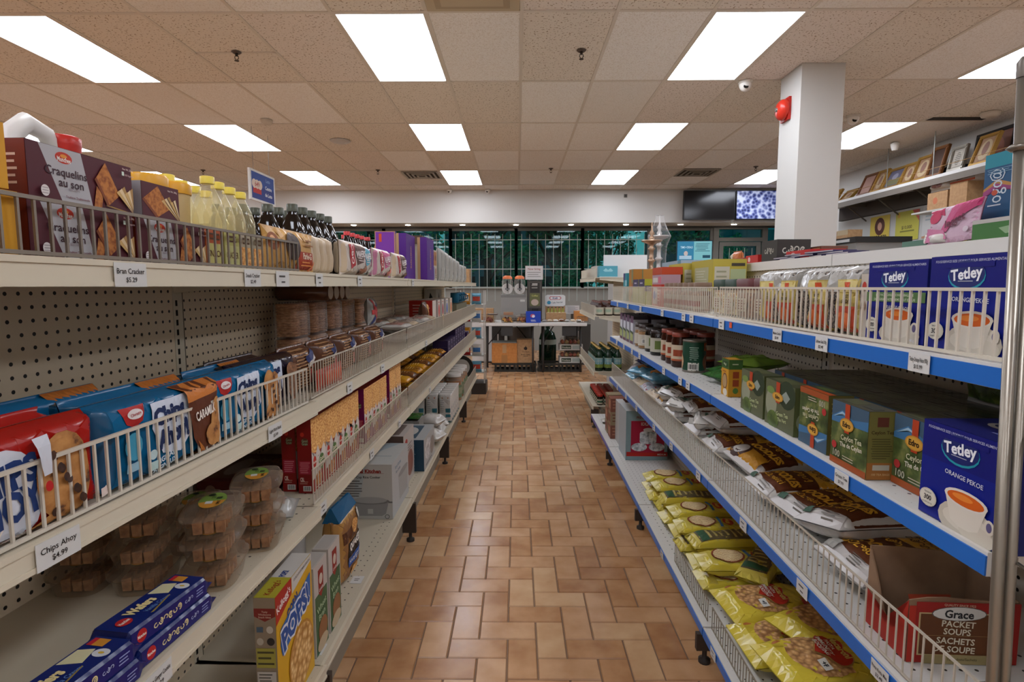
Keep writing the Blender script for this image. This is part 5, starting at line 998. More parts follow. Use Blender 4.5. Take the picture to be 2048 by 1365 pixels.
gx = carton('spice_carton', 'carton', .13, .12, .20, '#5c6c50', {'f': [('r', 0, 0, .3, 1, '#9c6828'), ('r', .34, 0, .62, 1, '#a87430'), ('r', .66, .0, 1, 1, '#7c7c58'), ('e', .82, .4, .12, .2, '#a03828')], 'r': [('r', 0, 0, .45, 1, '#9c6828'), ('r', .5, 0, 1, 1, '#a87430')]}, 'tall mixed spice cartons')
put(gx, 'tall orange and green spice carton at the far end of the top shelf', 'R', 3.48, .66, R1)
pbx2 = carton('pale_carton', 'carton', .40, .12, .235, '#8c9aa8', {'f': [('r', .05, .1, .8, .9, '#a0a8b4'), ('l', .1, .2, .7, .85, 9, '#bcc2ca'), ('r', .85, 0, 1, 1, '#5c8494')], 'r': [('l', .1, .2, .9, .85, 8, '#bcc2ca')]}); put(pbx2, 'large pale grey-blue carton behind the olive boxes', 'R', 3.20, .83, R1)
tq = carton('teal_pack', 'packet', .13, .08, .09, '#2c7c84', {'f': [('r', 0, .5, .45, 1, '#3c3068'), ('r', .5, .1, .95, .5, '#8ab0b4')]}, 'teal packets at the far end')
for k in range(2): put(tq, 'teal and purple packet at the far end of the blue-edged run, %s' % ('lower', 'upper')[k], 'R', 3.68, .66, R1+.0905*k)

# ================================================================ RIGHT RUN, MIDDLE SHELF
def edro(green, flip=False):
    if green: A = [('r', 0, 0, 1, 1, '#585c42'), ('e', .22, .50, .2, .33, '#8c9078'), ('e', .75, .78, .28, .3, '#2a3824'), ('p', [(.55, .72), (.72, .86), (.86, .74), (.74, .60)], '#8a9488'), ('e', .3, .15, .2, .2, 'greenleaf'), ('t', 'Green Tea', .62, .34, .085, .6, '#b8c490', 4), ('t', 'The Vert', .62, .22, .075, .5, '#b8c490', 4), ('e', .2, .78, .14, .08, '#6c8444')]
    else: A = [('r', 0, 0, 1, 1, 'hills'), ('r', 0, .76, 1, 1, '#3c5468'), ('p', [(0, .74), (.3, .88), (.6, .78), (1, .84), (1, .70), (0, .66)], '#3c6c94'), ('p', [(.05, .74), (.3, .86), (.55, .78), (.3, .82)], '#90b0c4'), ('r', 0, 0, 1, .10, '#944820'), ('t', 'Ceylon Tea', .58, .48, .08, .62, '#c4c4a0', 4), ('t', 'The de Ceylan', .58, .37, .07, .6, '#d0ccb8', 4), ('e', .12, .3, .07, .06, '#a83030'), ('t', '100', .2, .18, .1, .2, '#a8a890', 0, .02), ('l', .36, .12, .7, .2, 2, '#b0a890')]
    A += [('r', .40, .55, .53, 1, '#a83c1c'), ('e', .46, .68, .19, .10, '#b88430'), ('e', .46, .68, .165, .082, '#c8983c'), ('t', 'Edro', .46, .68, .075, .26, '#3c2810', 0, .05)]
    if flip:
        A = [(o[0],)+( (1-o[3], 1-o[4], 1-o[1], 1-o[2])+tuple(o[5:]) if o[0] in 'rl' and len(o) >= 6 else (1-o[1], 1-o[2])+tuple(o[3:]) if o[0] == 'e' else ([(1-x, 1-y) for x, y in o[1]],)+tuple(o[2:]) if o[0] == 'p' else (o[1], 1-o[2], 1-o[3])+tuple(o[4:7])+((o[7] if len(o) > 7 else 0)+180,)+tuple(o[8:])) for o in A]
    return A
TOPS = [('r', 0, 0, 1, 1, '#5c584c/0.25'), ('r', .1, .2, .5, .8, '#666a4c/0.25'), ('r', .6, .3, .9, .7, '#4c5450/0.25')]
SIDE = [('r', 0, 0, 1, 1, '#6c6834'), ('r', 0, 0, 1, .25, '#94602c'), ('r', .3, .78, .7, .92, '#5c3020'), ('t', 'Ceylon Tea', .5, .70, .05, .8, '#3c2c10'), ('l', .1, .3, .9, .62, 9, '#4c4824'), ('r', .2, .14, .8, .22, '#a8a494'), ('t', '100 TEA BAGS', .5, .08, .03, .8, '#c0a070')]
e1 = carton('tea_box', 'tea box', .115, .049, .122, '#3c4428', {'f': edro(False), 'r': SIDE, 'u': TOPS}, 'hill-pictured tea boxes')
e2 = carton('tea_box', 'tea box', .115, .049, .122, '#3c4428', {'f': edro(False, True), 'r': [('r', 0, 0, 1, 1, '#5c5428'), ('l', .1, .3, .9, .9, 8, '#9a8a48')], 'u': [('r', 0, 0, 1, 1, '#2c3830'), ('r', 0, 0, 1, .3, '#a8481c'), ('e', .4, .6, .3, .2, '#4a5428')]}, 'hill-pictured tea boxes')
e3 = carton('tea_box', 'tea box', .150, .049, .112, '#3c4428', {'f': edro(True), 'r': [('r', 0, 0, 1, 1, '#4c5430'), ('e', .5, .3, .4, .2, '#7c8468')], 'u': [('r', 0, 0, 1, 1, '#44482f'), ('r', .1, .2, .7, .8, '#585c3a')]}, 'green tea boxes')
put(e1, 'hill-pictured tea box between the two blue and olive ones, partly behind the big blue carton', 'R', .907, .645, R2); put(e1, 'hill-pictured tea box showing its olive side to the camera', 'R', 1.028, .604, R2)
put(e2, 'hill-pictured tea box standing upside down with an orange top edge', 'R', 1.172, .612, R2); put(e3, 'green tea box on the middle shelf, nearer one', 'R', 1.325, .610, R2); put(e3, 'green tea box on the middle shelf, farther one', 'R', 1.490, .612, R2, scale=(.97, 1, 1))
for r_ in range(5):
    for k in range(6):
        s = .91+.1165*k+.0; l = .698+.0505*r_
        put(e1, 'dark-topped tea box behind the front ones, %s, %s row from the aisle' % (nth(k), ('second', 'third', 'fourth', 'fifth', 'sixth')[r_]), 'R', s, l, R2, scale=(1, 1, .90))
gf = bag('foil_pack', 'foil pack', .16, .10, .05, 'foil_silver', [('r', .05, .1, .95, .6, 'greenleaf')], seal=.006, lump=.008); put(gf, 'foil pack with green print standing on the tea boxes by the peg panel', 'R', 1.05, .90, R2+.1105)
dk = empty('black_round_tin', 'black round tin on the tea boxes at the back', 'tin', None, W('R', .90, .90, R2+.1105), 0); b = MB(); b.lathe([(.045, 0), (.045, .03), (.03, .042), (.02, .045)], '#141618/0.3', 24); b.build('tin_body', dk)
yl = carton('small_yellow_box', 'carton', .060, .042, .115, '#b88420', {'f': [('r', 0, 0, 1, .74, '#c08c20'), ('r', 0, .74, 1, 1, '#3c5c2c'), ('e', .5, .40, .36, .22, '#6a3c24'), ('e', .5, .40, .3, .18, '#a88a60'), ('e', .6, .1, .3, .1, '#c8c0b0'), ('r', .15, .80, .85, .94, '#22401c'), ('t', 'Maggi', .5, .87, .06, .6, '#b8c4a0'), ('l', .2, .63, .8, .70, 1, '#8a4a20')],
 'r': [('r', 0, 0, 1, .74, '#b88420'), ('r', 0, .74, 1, 1, '#3c5c2c'), ('r', .3, .50, .75, .68, '#8a3c1c'), ('r', .3, .28, .75, .46, '#8a3c1c'), ('e', .52, .16, .2, .08, '#4a6c2c'), ('l', .2, .84, .8, .92, 1, '#b0b890')], 'u': [('r', .0, 0, 1, 1, '#7c5820'), ('r', .08, .1, .92, .9, '#c08c28')]})
put(yl, 'small yellow box with a green top standing at the shelf front', 'R', 1.742, .630, R2)
gb_ = [bag('snack_pouch', 'snack pouch', .16, .18, .045, m_, [('e', .5, .5, .3, .3, c_)], seal=.01, lump=.009, seed=170+j, group='green snack pouches') for j, (m_, c_) in enumerate((('foil_green', '#a86438'), ('foil_lime', '#7c9c3c'), ('foil_green', '#2c6c3c')))]
for k, (s, l, z, t, nm) in enumerate(((1.93, .66, .025, .3, 'dark green and orange'), (1.80, .70, .025, -.3, 'lime green'), (2.05, .70, .025, .1, 'dark green'), (1.66, .74, .025, .2, 'green crinkled'), (1.90, .72, .075, .5, 'upper dark green'))): put(gb_[k % 3], nm + ' snack pouch lying near the small yellow box', 'R', s, l, R2+z, 'A', tilt=-pi/2, turn=t)
cn = empty('large_tin_can', 'large green tin can with a white barcode panel', 'can', None, W('R', 2.235, .682, R2), -TL); b = MB(); b.lathe([(.044, 0), (.046, .003), (.044, .006), (.044, .122), (.046, .125), (.044, .128)], '#7c766c/.35/.6', 28); b.build('can_body', cn)
l = MB(); label_band(l, .0445, .008, .112, .95, '#1c4030/0.35', [('r', .36, 0, .52, .28, '#c4c0b4'), ('bar', .37, .02, .51, .25), ('l', .38, .35, .52, .85, 7, '#8aa090'), ('e', .70, .3, .12, .3, '#7c4c34'), ('t', 'P', .66, .85, .14, .05, '#c86030', 0, .04), ('e', .18, .3, .1, .3, '#b89470'), ('r', .60, .7, .8, .98, '#a85020'), ('t', 'PH', .68, .84, .12, .1, '#d8c8b0', 0, .03)]); l.build('paper_label', cn)
sj = jar('sauce_jar', 'jar', .038, .135, 'brownglass', '#7c3424/0.3', '#b8a890/0.6', [('r', .2, .3, .8, .7, '#8a3c24'), ('r', .1, .0, .9, .12, '#a05030')], fill='#8a3818/0.4', z0=.2, group='red pasta sauce jars')
for k, (s, l) in enumerate(((2.37, .665), (2.475, .668), (2.58, .672), (2.37, .77), (2.475, .77), (2.58, .77))): put(sj, 'tall red sauce jar with a cream label, %s in the %s row' % (nth(k % 3), ('front', 'back')[k//3]), 'R', s, l, R2, 'C')
dj = jar('olive_jar', 'jar', .045, .115, 'darkglass', '#2a201c/0.3', '#a8a494/0.6', [('r', .3, .2, .55, .8, '#5c6c34'), ('bar', .6, .15, .8, .5)], z0=.15, lh=.6, group='dark olive jars')
for k, (s, l) in enumerate(((2.78, .675), (2.93, .680), (2.78, .80), (2.93, .80))): put(dj, 'dark round jar with a pale barcode label, %s' % (('nearer', 'farther')[k % 2]+(' at the front' if k < 2 else ' behind')), 'R', s, l, R2, 'C')
mj = jar('mustard_jar', 'jar', .042, .12, 'clearjar', '#3a302c/0.3', '#b8b0a0/0.6', [('bar', .3, .2, .6, .6)], fill='#8a5c20/0.4', lid_h=.02, z0=.15, group='mustard jars')
for k, (s, l) in enumerate(((3.07, .67), (3.18, .672), (3.07, .79), (3.18, .79))): put(mj, 'amber jar with a dark lid, %s' % (('nearer', 'farther')[k % 2]+(' at the front' if k < 2 else ' behind')), 'R', s, l, R2, 'C')
jb = carton('drink_carton', 'carton', .085, .085, .165, '#8c8c94', {'r': [('r', 0, .0, 1, 1, '#a4a4aa'), ('r', 0, .88, 1, 1, '#302c34')], 'f': [('r', 0, .0, 1, 1, '#a8a6b0'), ('e', .5, .6, .35, .2, '#c4c6cc'), ('r', 0, .75, 1, 1, '#5c4058'), ('r', 0, .1, 1, .4, '#9aa068'), ('p', [(0, .4), (1, .34), (1, .42), (0, .48)], '#3c5034'), ('r', 0, 0, 1, .1, '#54283c')], 'u': [('r', 0, 0, 1, 1, '#4c4a50')]}, 'grey and purple drink cartons')
for r_ in range(3):
    for k in range(4): put(jb, 'grey and purple drink carton on the middle shelf, %s, %s row' % (nth(k), ('front', 'middle', 'back')[r_]), 'R', 3.32+.12*k, .640+.105*r_, R2)
# ================================================================ RIGHT RUN, LOWER SHELF: NOODLE BAGS
def ndl(kind):
    A = [('r', 0, 0, 1, 1, '#b4aea8/0.3'), ('r', .0, .48, 1, 1.0, '#c08c2c/0.3'), ('p', [(0, .52), (.5, .56), (1, .52), (1, .13), (.5, .10), (0, .15)], '#54290f'), ('t', 'NOODLES', .5, .31, .085, .86, '#d09a30', 3, .05), ('t', 'நூடுல்ஸ்', .5, .195, .06, .66, '#d09a30', 3, .02), ('q', .2, .41, .8, .51, 6, '#d09a30'),
         ('t', 'HARISCHANDRA', .5, .70, .045, .84, '#3c2010', 2, .02), ('q', .25, .58, .8, .66, 6, '#3c2010'), ('l', .2, .90, .8, .95, 1, '#3c2010')]
    if kind == 0: A += [('r', .10, .05, .28, .10, '#2c4c38'), ('l', .5, .03, .9, .10, 3, '#6c665e')]
    if kind == 1: A += [('r', .0, .04, .85, .20, '#b07c20'), ('e', .22, .13, .20, .11, '#3a2018'), ('e', .22, .13, .15, .08, '#a8a098')]
    if kind == 2: A += [('l', .55, .03, .8, .11, 5, '#5c564e'), ('r', .1, .05, .3, .13, '#8c8880'), ]
    return A
nb = [bag('noodle_bag', 'noodle bag', .165, .29, .075, 'foil_white', ndl(j), seal=.012, lump=.0045, fat=.4, px=3.2, seed=200+j*3, group='brown and yellow noodle bags') for j in range(3)]
def lay(o, lab, s, l, z, turn=0, roll=0, t0=-pi/2, scale=None): put(o, lab, 'R', s, l+.006, z+.009, 'A', tilt=t0, turn=turn, roll=roll, scale=scale)
# each bag lies on its back, its bottom end towards the aisle
for k, (s, l, z, t, ro, j, nm) in enumerate((
    (1.12, .640, .036, .05, .0, 2, 'nearest one, half behind the torn soup carton'), (1.235, .655, .075, .10, -.25, 0, 'second from the camera, tilted'), (1.39, .665, .038, .12, .0, 0, 'third from the camera'),
    (1.555, .645, .040, -.05, 0, 0, 'fourth from the camera, topmost of the near group'), (1.70, .66, .062, .25, .2, 1, 'with the round dark emblem'), (1.80, .69, .038, .05, .0, 2, 'just beyond the emblem bag'),
    (1.98, .655, .040, -.08, .0, 0, 'middle of the row, lower bag'), (2.03, .680, .112, .05, .0, 2, 'middle of the row, lying on another'), (2.20, .655, .040, .05, .0, 2, 'just beyond the middle, lower bag'), (2.30, .665, .108, -.1, 0, 0, 'just beyond the middle, upper bag'),
    (2.50, .650, .040, .1, 0, 2, 'far end of the row, lower bag'), (2.58, .665, .108, .2, 0, 0, 'far end of the row, upper bag'), (2.74, .655, .040, -.1, 0, 1, 'farthest of the row'))):
    lay(nb[j], 'brown and yellow noodle bag, ' + nm, s, l, R3+z, t, ro)
wt = [bag('bag_tail', 'plastic bag', .10, .12, .06, 'foil_white', [('r', .3, .5, .7, .72, '#3a5a4c'), ('l', .2, .1, .8, .4, 3, '#7a766e')], seal=.02, lump=.014, seed=230+j, group='white twisted bags at the rail') for j in range(2)]
for k, (s, l, z, t) in enumerate(((2.42, .640, .09, .6), (2.64, .640, .10, .3), (2.16, .640, .09, -.3))): lay(wt[k % 2], 'small twisted white plastic bag by the rail among the noodle bags, %s' % ORD[k].replace('nearest', 'first'), s, l, R3+z+.0, t)
mx = [bag('crisp_bag', 'snack bag', .19, .25, .07, m_, A_, seal=.012, lump=.012, seed=240+j, group='blue and red snack bags') for j, (m_, A_) in enumerate((('foil_lblue', [('r', .1, .55, .9, .9, '#2c7c94/0.2'), ('e', .4, .35, .25, .18, '#b0783c'), ('t', 'PASTA', .5, .7, .1, .7, '#c8ccd0', 0, .03)]), ('foil_red', [('r', .0, .0, 1, .4, '#a8aab0/0.3'), ('e', .5, .5, .3, .12, '#3c4c88')]), ('foil_navy', [('r', .1, .1, .6, .5, '#5c3a4c')]), ('foil_beige', [('r', .1, .4, .9, .6, '#8c2c34'), ('l', .2, .1, .8, .3, 3, '#706860')])))]
for k, (s, l, z, t, j) in enumerate(((2.93, .65, .038, .1, 3), (3.05, .66, .11, .2, 0), (3.13, .655, .036, -.1, 1), (3.30, .66, .10, .5, 0), (3.34, .66, .034, .1, 3), (3.50, .66, .10, -.3, 1), (3.56, .655, .034, .2, 0), (3.20, .70, .175, .4, 2), (3.45, .70, .165, -.4, 2))): lay(mx[j], 'glossy crinkled snack bag at the far end of the lower shelf, %s' % nth(k), s, l, R3+z, t)
# torn soup carton, open towards the top
o = empty('soup_carton', 'torn open red and brown packet soup carton at the near end of the lower shelf', 'carton', None, W('R', .885, .725, R3), -TL-.03); b = MB(); K = 'kraft_in'; w2, d2, h1, h2, t = .088, .115, .160, .172, .0025
def wall(x0, x1, y0, y1, tops, key, inner=K):
    n = len(tops)-1
    for i in range(n):
        a, c = i/n, (i+1)/n
        if abs(x1-x0) > abs(y1-y0): P = [(x0+(x1-x0)*a, y0), (x0+(x1-x0)*c, y0), (x0+(x1-x0)*c, y1), (x0+(x1-x0)*a, y1)]
        else: P = [(x0, y0+(y1-y0)*a), (x1, y0+(y1-y0)*a), (x1, y0+(y1-y0)*c), (x0, y0+(y1-y0)*c)]
        if abs(x1-x0) > abs(y1-y0): z = [tops[i], tops[i+1], tops[i+1], tops[i]]
        else: z = [tops[i], tops[i], tops[i+1], tops[i+1]]
        b.hexa([(p[0], p[1], 0) for p in P]+[(p[0], p[1], zz) for p, zz in zip(P, z)], inner)
wall(-w2, w2, 0, t, [.108, .113, .114, .112, .110, .108, .106], K)
wall(-w2, w2, d2-t, d2, [.148, .147, .146, .143, .141, .139, .137], K); wall(-w2, -w2+t, t, d2-t, [.108, .085, .045, .035, .05, .085, .115, .14], K); wall(w2-t, w2, t, d2-t, [.108, .11, .115, .125, .13], K)
b.box(-w2+t, w2-t, t, d2-t, 0, .003, K); b.build('carton_shell', o)
p = MB(); RD = '#8c1a14'
p.art([('r', 0, 0, .062, .90, '#a42818'), ('r', .062, 0, 1, .965, RD), ('r', .09, .12, .90, .80, '#b09c70'), ('r', .105, .14, .885, .78, '#5c3418'), ('e', .45, .79, .25, .115, '#5a5650'), ('e', .45, .79, .24, .105, '#c4c2bc'), ('t', 'Grace', .45, .785, .12, .38, '#1c1c1e', -2, .03), ('t', 'QUALITY SINCE 1922', .45, .925, .034, .50, '#c8a890', -2), ('t', 'PACKET', .45, .63, .095, .54, '#c8bfa8', -3, .02), ('t', 'SOUPS', .44, .51, .095, .46, '#c8bfa8', -3, .02), ('r', .17, .445, .73, .449, '#a08858'), ('t', 'SACHETS', .43, .365, .095, .60, '#c8bfa8', -3, .02), ('t', 'DE SOUPE', .42, .235, .095, .68, '#c8bfa8', -3, .02), ('r', .14, .0, .95, .14, '#8a7c54'), ('t', '12 Packets/Sachets', .5, .08, .04, .6, '#4a4020')],
      lambda x, y, e: (-w2+x, -.0005-e, y), 2*w2, .110); p.art([('p', [(0, 0), (1, 0), (1, .98), (.9, .75), (.72, .36), (.5, .3), (.2, .5), (0, .6)], '#9c2418')], lambda x, y, e: (-w2-.0008-e, d2-x, y), d2, .11); p.build('printed_front', o)
for k in range(3):
    s_ = bag('soup_sachet', 'sachet', .07, .075, .010, '#a84830/0.4', [('r', .1, .2, .9, .8, '#7c2c20')], seal=.008, lump=.003, seed=250+k); put(s_, 'red soup sachet inside the torn carton, %s' % nth(k), 'R', .905+.022*k, .70+.01*k, R3+.004, 'C', tilt=-.1)
# ================================================================ RIGHT RUN, BASE DECK
YF = '#c0b04c/0.25'
mg_ = [bag('instant_noodle_pack', 'noodle pack', .125, .30, .055, 'foil_yellow', [('r', 0, 0, 1, 1, YF), ('e', .5, .72, .34, .09, '#b8a030'), ('e', .5, .72, .29, .07, '#a82c14'), ('t', 'Maggi', .5, .72, .05, .44, '#d0b040', 0, .02), ('e', .5, .36, .42, .20, '#7c3c20'), ('e', .5, .36, .38, .175, 'noodle'), ('r', .1, .58, .9, .62, '#3a6a90'), ('l', .12, .86, .88, .94, 1, '#4a5a28')], seal=.016, lump=.005, fat=.32, px=4, seed=260+j, group='yellow instant noodle packs on the base deck') for j in range(3)]
ms_ = [bag('instant_noodle_pack', 'noodle pack', .11, .30, .068, 'foil_yellow', [('r', 0, 0, 1, 1, YF), ('r', .1, .10, .9, .90, '#5c5034'), ('l', .15, .12, .85, .88, 9, '#b0a060'), ('r', .12, .12, .88, .22, '#2c5034')], seal=.014, lump=.006, fat=.3, px=4, seed=270+j, group='yellow instant noodle packs on the base deck') for j in range(2)]
# lower layer then upper layer, bottoms towards the aisle
low = [(1.98, .02), (2.12, -.05), (2.26, .04), (2.40, -.03), (2.54, .05), (2.68, 0), (2.82, -.04), (2.95, .03)]
for k, (s, t) in enumerate(low): lay(ms_[k % 2] if k % 3 == 2 else mg_[(k*2) % 3], 'yellow instant noodle pack on the base deck, %s in the bottom layer' % nth(k), s, .635+.012*(k % 2), R0+.034, t)
for k, (s, t) in enumerate([(1.99, .0), (2.15, .08), (2.30, -.05), (2.45, .06), (2.60, -.04), (2.77, .05), (2.91, 0)]): lay(mg_[(k+1) % 3] if k % 3 != 1 else ms_[k % 2], 'yellow instant noodle pack on the base deck, %s in the top layer' % nth(k), s, .640+.015*(k % 2), R0+.098, t)
lay(ms_[0], 'yellow noodle pack lying across the others under the lower shelf', 1.86, .78, R0+.10, .9)
pp = [bag('pasta_bag', 'pasta bag', .195, .31, .065, 'foil_yellow', [('r', 0, 0, 1, 1, '#c8b43a/0.2'), ('e', .48, .43, .46, .26, 'pasta'), ('r', .06, .30, .90, .60, 'pasta'), ('p', [(0, .96), (1, .96), (1, .72), (.6, .62), (0, .70)], '#c8b43a/0.2'),
      ('e', .33, .60, .22, .115, '#b08c50'), ('e', .60, .57, .22, .115, '#b08c50'), ('p', [(.12, .56), (.82, .52), (.50, .38)], '#b08c50'), ('e', .33, .60, .205, .105, '#b02818'), ('e', .60, .57, .205, .105, '#b02818'), ('p', [(.14, .56), (.80, .52), (.50, .40)], '#b02818'), ('t', 'Macaroni', .48, .645, .055, .56, '#c8b060', -5, .04), ('t', 'PASTA', .40, .585, .032, .24, '#dcd4c8', -5, .02), ('t', 'IMMUNITY', .42, .53, .036, .40, '#dcd4c8', -5, .03), ('t', 'BOOSTING', .46, .48, .036, .36, '#dcd4c8', -5, .03),
      ('p', [(.62, .82), (.86, .90), (.92, .76)], '#a82418'), ('t', 'BAMBINO', .80, .79, .035, .36, '#a82418', -12, .04), ('r', .70, .33, .88, .40, '#c4c4bc'), ('t', '+F', .79, .365, .035, .12, '#1c2430', 0, .04), ('e', .25, .14, .03, .04, '#a06020')], seal=.014, lump=.006, fat=.36, px=3.4, seed=280+j, group='clear and yellow macaroni bags') for j in range(2)]
for k, (s, l, z, t, nm) in enumerate(((1.31, .640, .036, .05, 'at the bottom edge of the picture'), (1.40, .650, .105, .16, 'lying over the nearest one'), (1.585, .640, .045, .05, 'middle one, fully seen'), (1.765, .650, .060, .10, 'farthest, against the noodle packs'), (1.20, .645, .105, .0, 'cut off by the lower picture edge'))): lay(pp[k % 2], 'yellow macaroni bag with a red heart label, ' + nm, s, l, R0+z, t)
lay(pp[1], 'yellow macaroni bag in the back row of the base deck', 1.52, .76, R0+.115, .4)
idl = carton('cookware_box', 'cookware box', .27, .26, .325, '#7c9498', {'f': [('r', 0, 0, 1, 1, '#7c9498'), ('r', .02, .06, 1, .12, '#7c9498'), ('r', .02, .08, 1, .17, '#a82018'), ('r', .12, .16, .92, .80, '#9c1434'), ('t', 'PRESSURE COOKER', .55, .87, .05, .6, '#6c2c28', 0, .02), ('t', 'IDLI POT', .56, .74, .06, .4, '#c8b8b8', 0, .03), ('e', .53, .55, .20, .05, 'steelpot'), ('r', .33, .38, .73, .55, 'steelpot'), ('e', .53, .38, .2, .05, 'steelpot'), ('e', .53, .62, .12, .04, '#c8c8c8'), ('e', .32, .27, .19, .085, 'steelpot'), ('e', .74, .27, .19, .085, 'steelpot'), ('t', 'MEDIUM', .86, .12, .035, .2, '#d8c0b8')],
      'l': [('r', .4, .1, .8, .25, '#a82018'), ('r', 0, 0, 1, 1, '#a0a8ac') ], 'u': [('r', 0, 0, 1, 1, '#b0b4b4')]}); put(idl, 'pale blue cookware box with a red idli pot picture facing the camera', 'R', 3.55, .795, R0, 'C')
wc2 = carton('narrow_white_box', 'box', .05, .24, .30, '#b0b0ae', {'f': [('r', .2, .1, .5, .2, '#a82018')]}); put(wc2, 'narrow white box just left of the idli pot box', 'R', 3.60, .632, R0, 'C') if False else put(wc2, 'narrow white box standing behind the idli pot box', 'R', 3.83, .70, R0, 'C')
sbx = [carton('snack_box', 'carton', .12, .12, .10, c_, {'f': [('r', .1, .2, .9, .8, c2)], 'r': [('l', .1, .2, .9, .9, 3, c2)]}, 'stacked brown snack cartons') for c_, c2 in (('#7c4c3c', '#a8745c'), ('#8c7c60', '#6c3c30'))]
for k in range(6): put(sbx[k % 2], 'small brown and red snack carton in the far stack, %s column, %s' % (('nearer', 'farther')[k//3], ('bottom', 'middle', 'top')[k % 3]), 'R', 4.12+.15*(k//3), .64, R0+.1005*(k % 3))
bbx = carton('large_brown_carton', 'carton', .85, .18, .40, '#4c3a30', {'u': [('r', .02, .02, .98, .98, '#5c463c')]}); put(bbx, 'large dark brown carton at the back of the far base deck', 'R', 4.32, .765, R0)
rj = jar('red_lid_jar', 'jar', .028, .085, 'darkglass', '#a02c20/0.3', '#a8a08c/0.6', [('r', .2, .3, .8, .7, '#2c5038')], lid_h=.02, lh=.5, group='small jars with red lids on the far deck')
for r_ in range(3):
    for k in range(8): put(rj, 'small jar with a red lid on the far deck, %s, %s row' % (nth(k), ('aisle-side', 'middle', 'back')[r_]), 'R', 4.98+.075*k, .685+.065*r_, .2015, 'C')
wh = bag('white_pouch', 'plastic bag', .1, .1, .03, 'foil_white', [('e', .5, .5, .2, .2, '#2c3c44')], seal=.01, lump=.006); put(wh, 'small white pouch lying at the deck edge by the brown snack cartons', 'R', 4.55, .64, R0+.018, 'A', tilt=-pi/2)
# cream unit: bottles
gbt = bottle('green_bottle', 'bottle', [(.033, 0), (.037, .006), (.037, .13), (.030, .155), (.016, .18), (.015, .20), (.015, .205)], 'greenglass', '#a88c50/.3/.5', .017, .014, '#8c9c90/0.5', .0378, .03, .09, [('r', 0, .0, 1, .35, '#6c7c34'), ('r', .3, .35, .7, .9, '#5c8c94'), ('l', .35, .4, .65, .85, 3, '#c0c4b8')], frac=.9, group='green glass bottles with gold caps')
for r_ in range(3):
    for k in range(7): put(gbt, 'green glass bottle with a gold cap, %s, %s row from the aisle' % (nth(k), ('first', 'second', 'third')[r_]), 'R', 4.985+.085*k, .672+.083*r_, .5115, 'C')
bbt = bottle('brown_bottle', 'bottle', [(.030, 0), (.034, .006), (.034, .07), (.026, .10), (.016, .115), (.016, .12)], 'brownglass', '#5c3428/0.3', .018, .018, '#b0a894/0.6', .0348, .012, .062, [('r', .25, .3, .6, .7, '#8a9c88'), ('e', .85, .6, .1, .2, '#a83020')], frac=.75, group='brown bottles on the cream unit')
for r_ in range(3):
    for k in range(7): put(bbt, 'brown bottle with a cream label, %s, %s row from the aisle' % (nth(k), ('first', 'second', 'third')[r_]), 'R', 4.985+.08*k, .675+.078*r_, 1.0085, 'C')
bw = carton('white_display_board', 'board', .55, .03, .19, '#c4c4c2', {}); put(bw, 'blank white board standing on the cream unit', 'R', 5.25, .80, 1.347, 'C') if False else None
bpy.data.objects.remove(bw)
bw = carton('white_carton', 'carton', .62, .03, .20, '#c8c8c6', {}); put(bw, 'blank white board standing on the cream unit by the lamps', 'R', 5.05, .905, 1.347, 'C', scale=(.62, 1, 1))
tcb = carton('teal_carton', 'carton', .16, .14, .10, '#4c94a4', {'f': [('p', [(.2, .6), (.35, .8), (.45, .6), (.6, .8), (.75, .6), (.7, .5), (.3, .5)], '#8cc0c8'), ('r', 0, 0, 1, .06, '#b8c4c4')]}); put(tcb, 'teal carton on top of the cream unit facing the camera', 'R', 4.98, .745, 1.347, 'C')
rwb = carton('red_white_flat_box', 'carton', .3, .1, .11, '#b0a8a0', {'f': [('l', .1, .3, .9, .9, 3, '#a85048')]}); put(rwb, 'white box with red print behind the rail on the cream unit', 'R', 5.40, .66, 1.347)

# ================================================================ ON THE WHITE CAP OF THE RIGHT RUN
ZC = 1.3665
def cap(o, lab, s, l, z=0, face='A', **k): put(o, lab, 'R', s, l, ZC+z, face, **k)
for k, (s, w_, h_, c1, nm) in enumerate(((2.62, .14, .03, '#8c3a34', 'dull red'), (2.46, .13, .035, '#a8201c', 'bright red'), (2.05, .18, .03, '#b02420', 'bright red long'))):
    o = carton('flat_red_pack', 'packet', w_, .12, h_, c1, {'f': [('e', .3, .5, .1, .3, '#c8a8a0')]}, 'red packs on the white cap'); cap(o, nm + ' pack lying on the white cap', s, .985)
bcx = carton('black_script_carton', 'carton', .14, .13, .085, '#2e2a26', {'r': [('q', .15, .3, .85, .75, 4, '#b0aca0')], 'f': [('q', .2, .35, .8, .7, 5, '#b0aca0')]}); cap(bcx, 'black carton with white looping script on the cap', 2.30, .99)
bt = carton('woven_tray', 'tray', .20, .10, .055, '#5a3424', {'f': [('l', .0, .75, 1, .95, 1, '#a8784c')], 'u': [('r', .05, .05, .95, .95, '#3a2018')]}); cap(bt, 'brown woven tray behind the black script carton', 2.27, 1.13)
og = bag('orange_packet', 'packet', .10, .07, .05, '#a86030/0.3', [('e', .4, .5, .2, .3, '#b0a890')], seal=.006, lump=.01); cap(og, 'orange packet at the far left end of the white cap', 2.74, 1.03)
bk_ = carton('comic_book', 'book', .15, .08, .006, '#3c3858', {'u': [('r', .05, .08, .95, .92, '#7a748c'), ('r', .1, .5, .6, .85, '#3a3c64'), ('l', .6, .2, .9, .8, 4, '#b0a8b0')], 'f': [('r', 0, .4, 1, .8, '#b8b0ac')]}, 'dark blue booklets fanned along the white cap')
for k in range(8): cap(bk_, 'dark blue booklet in the fanned stack on the white cap, %s' % nth(k), 1.78+.055*k, .975+.008*(k % 2), .0065*(k % 3), turn=.10*((k % 3)-1))
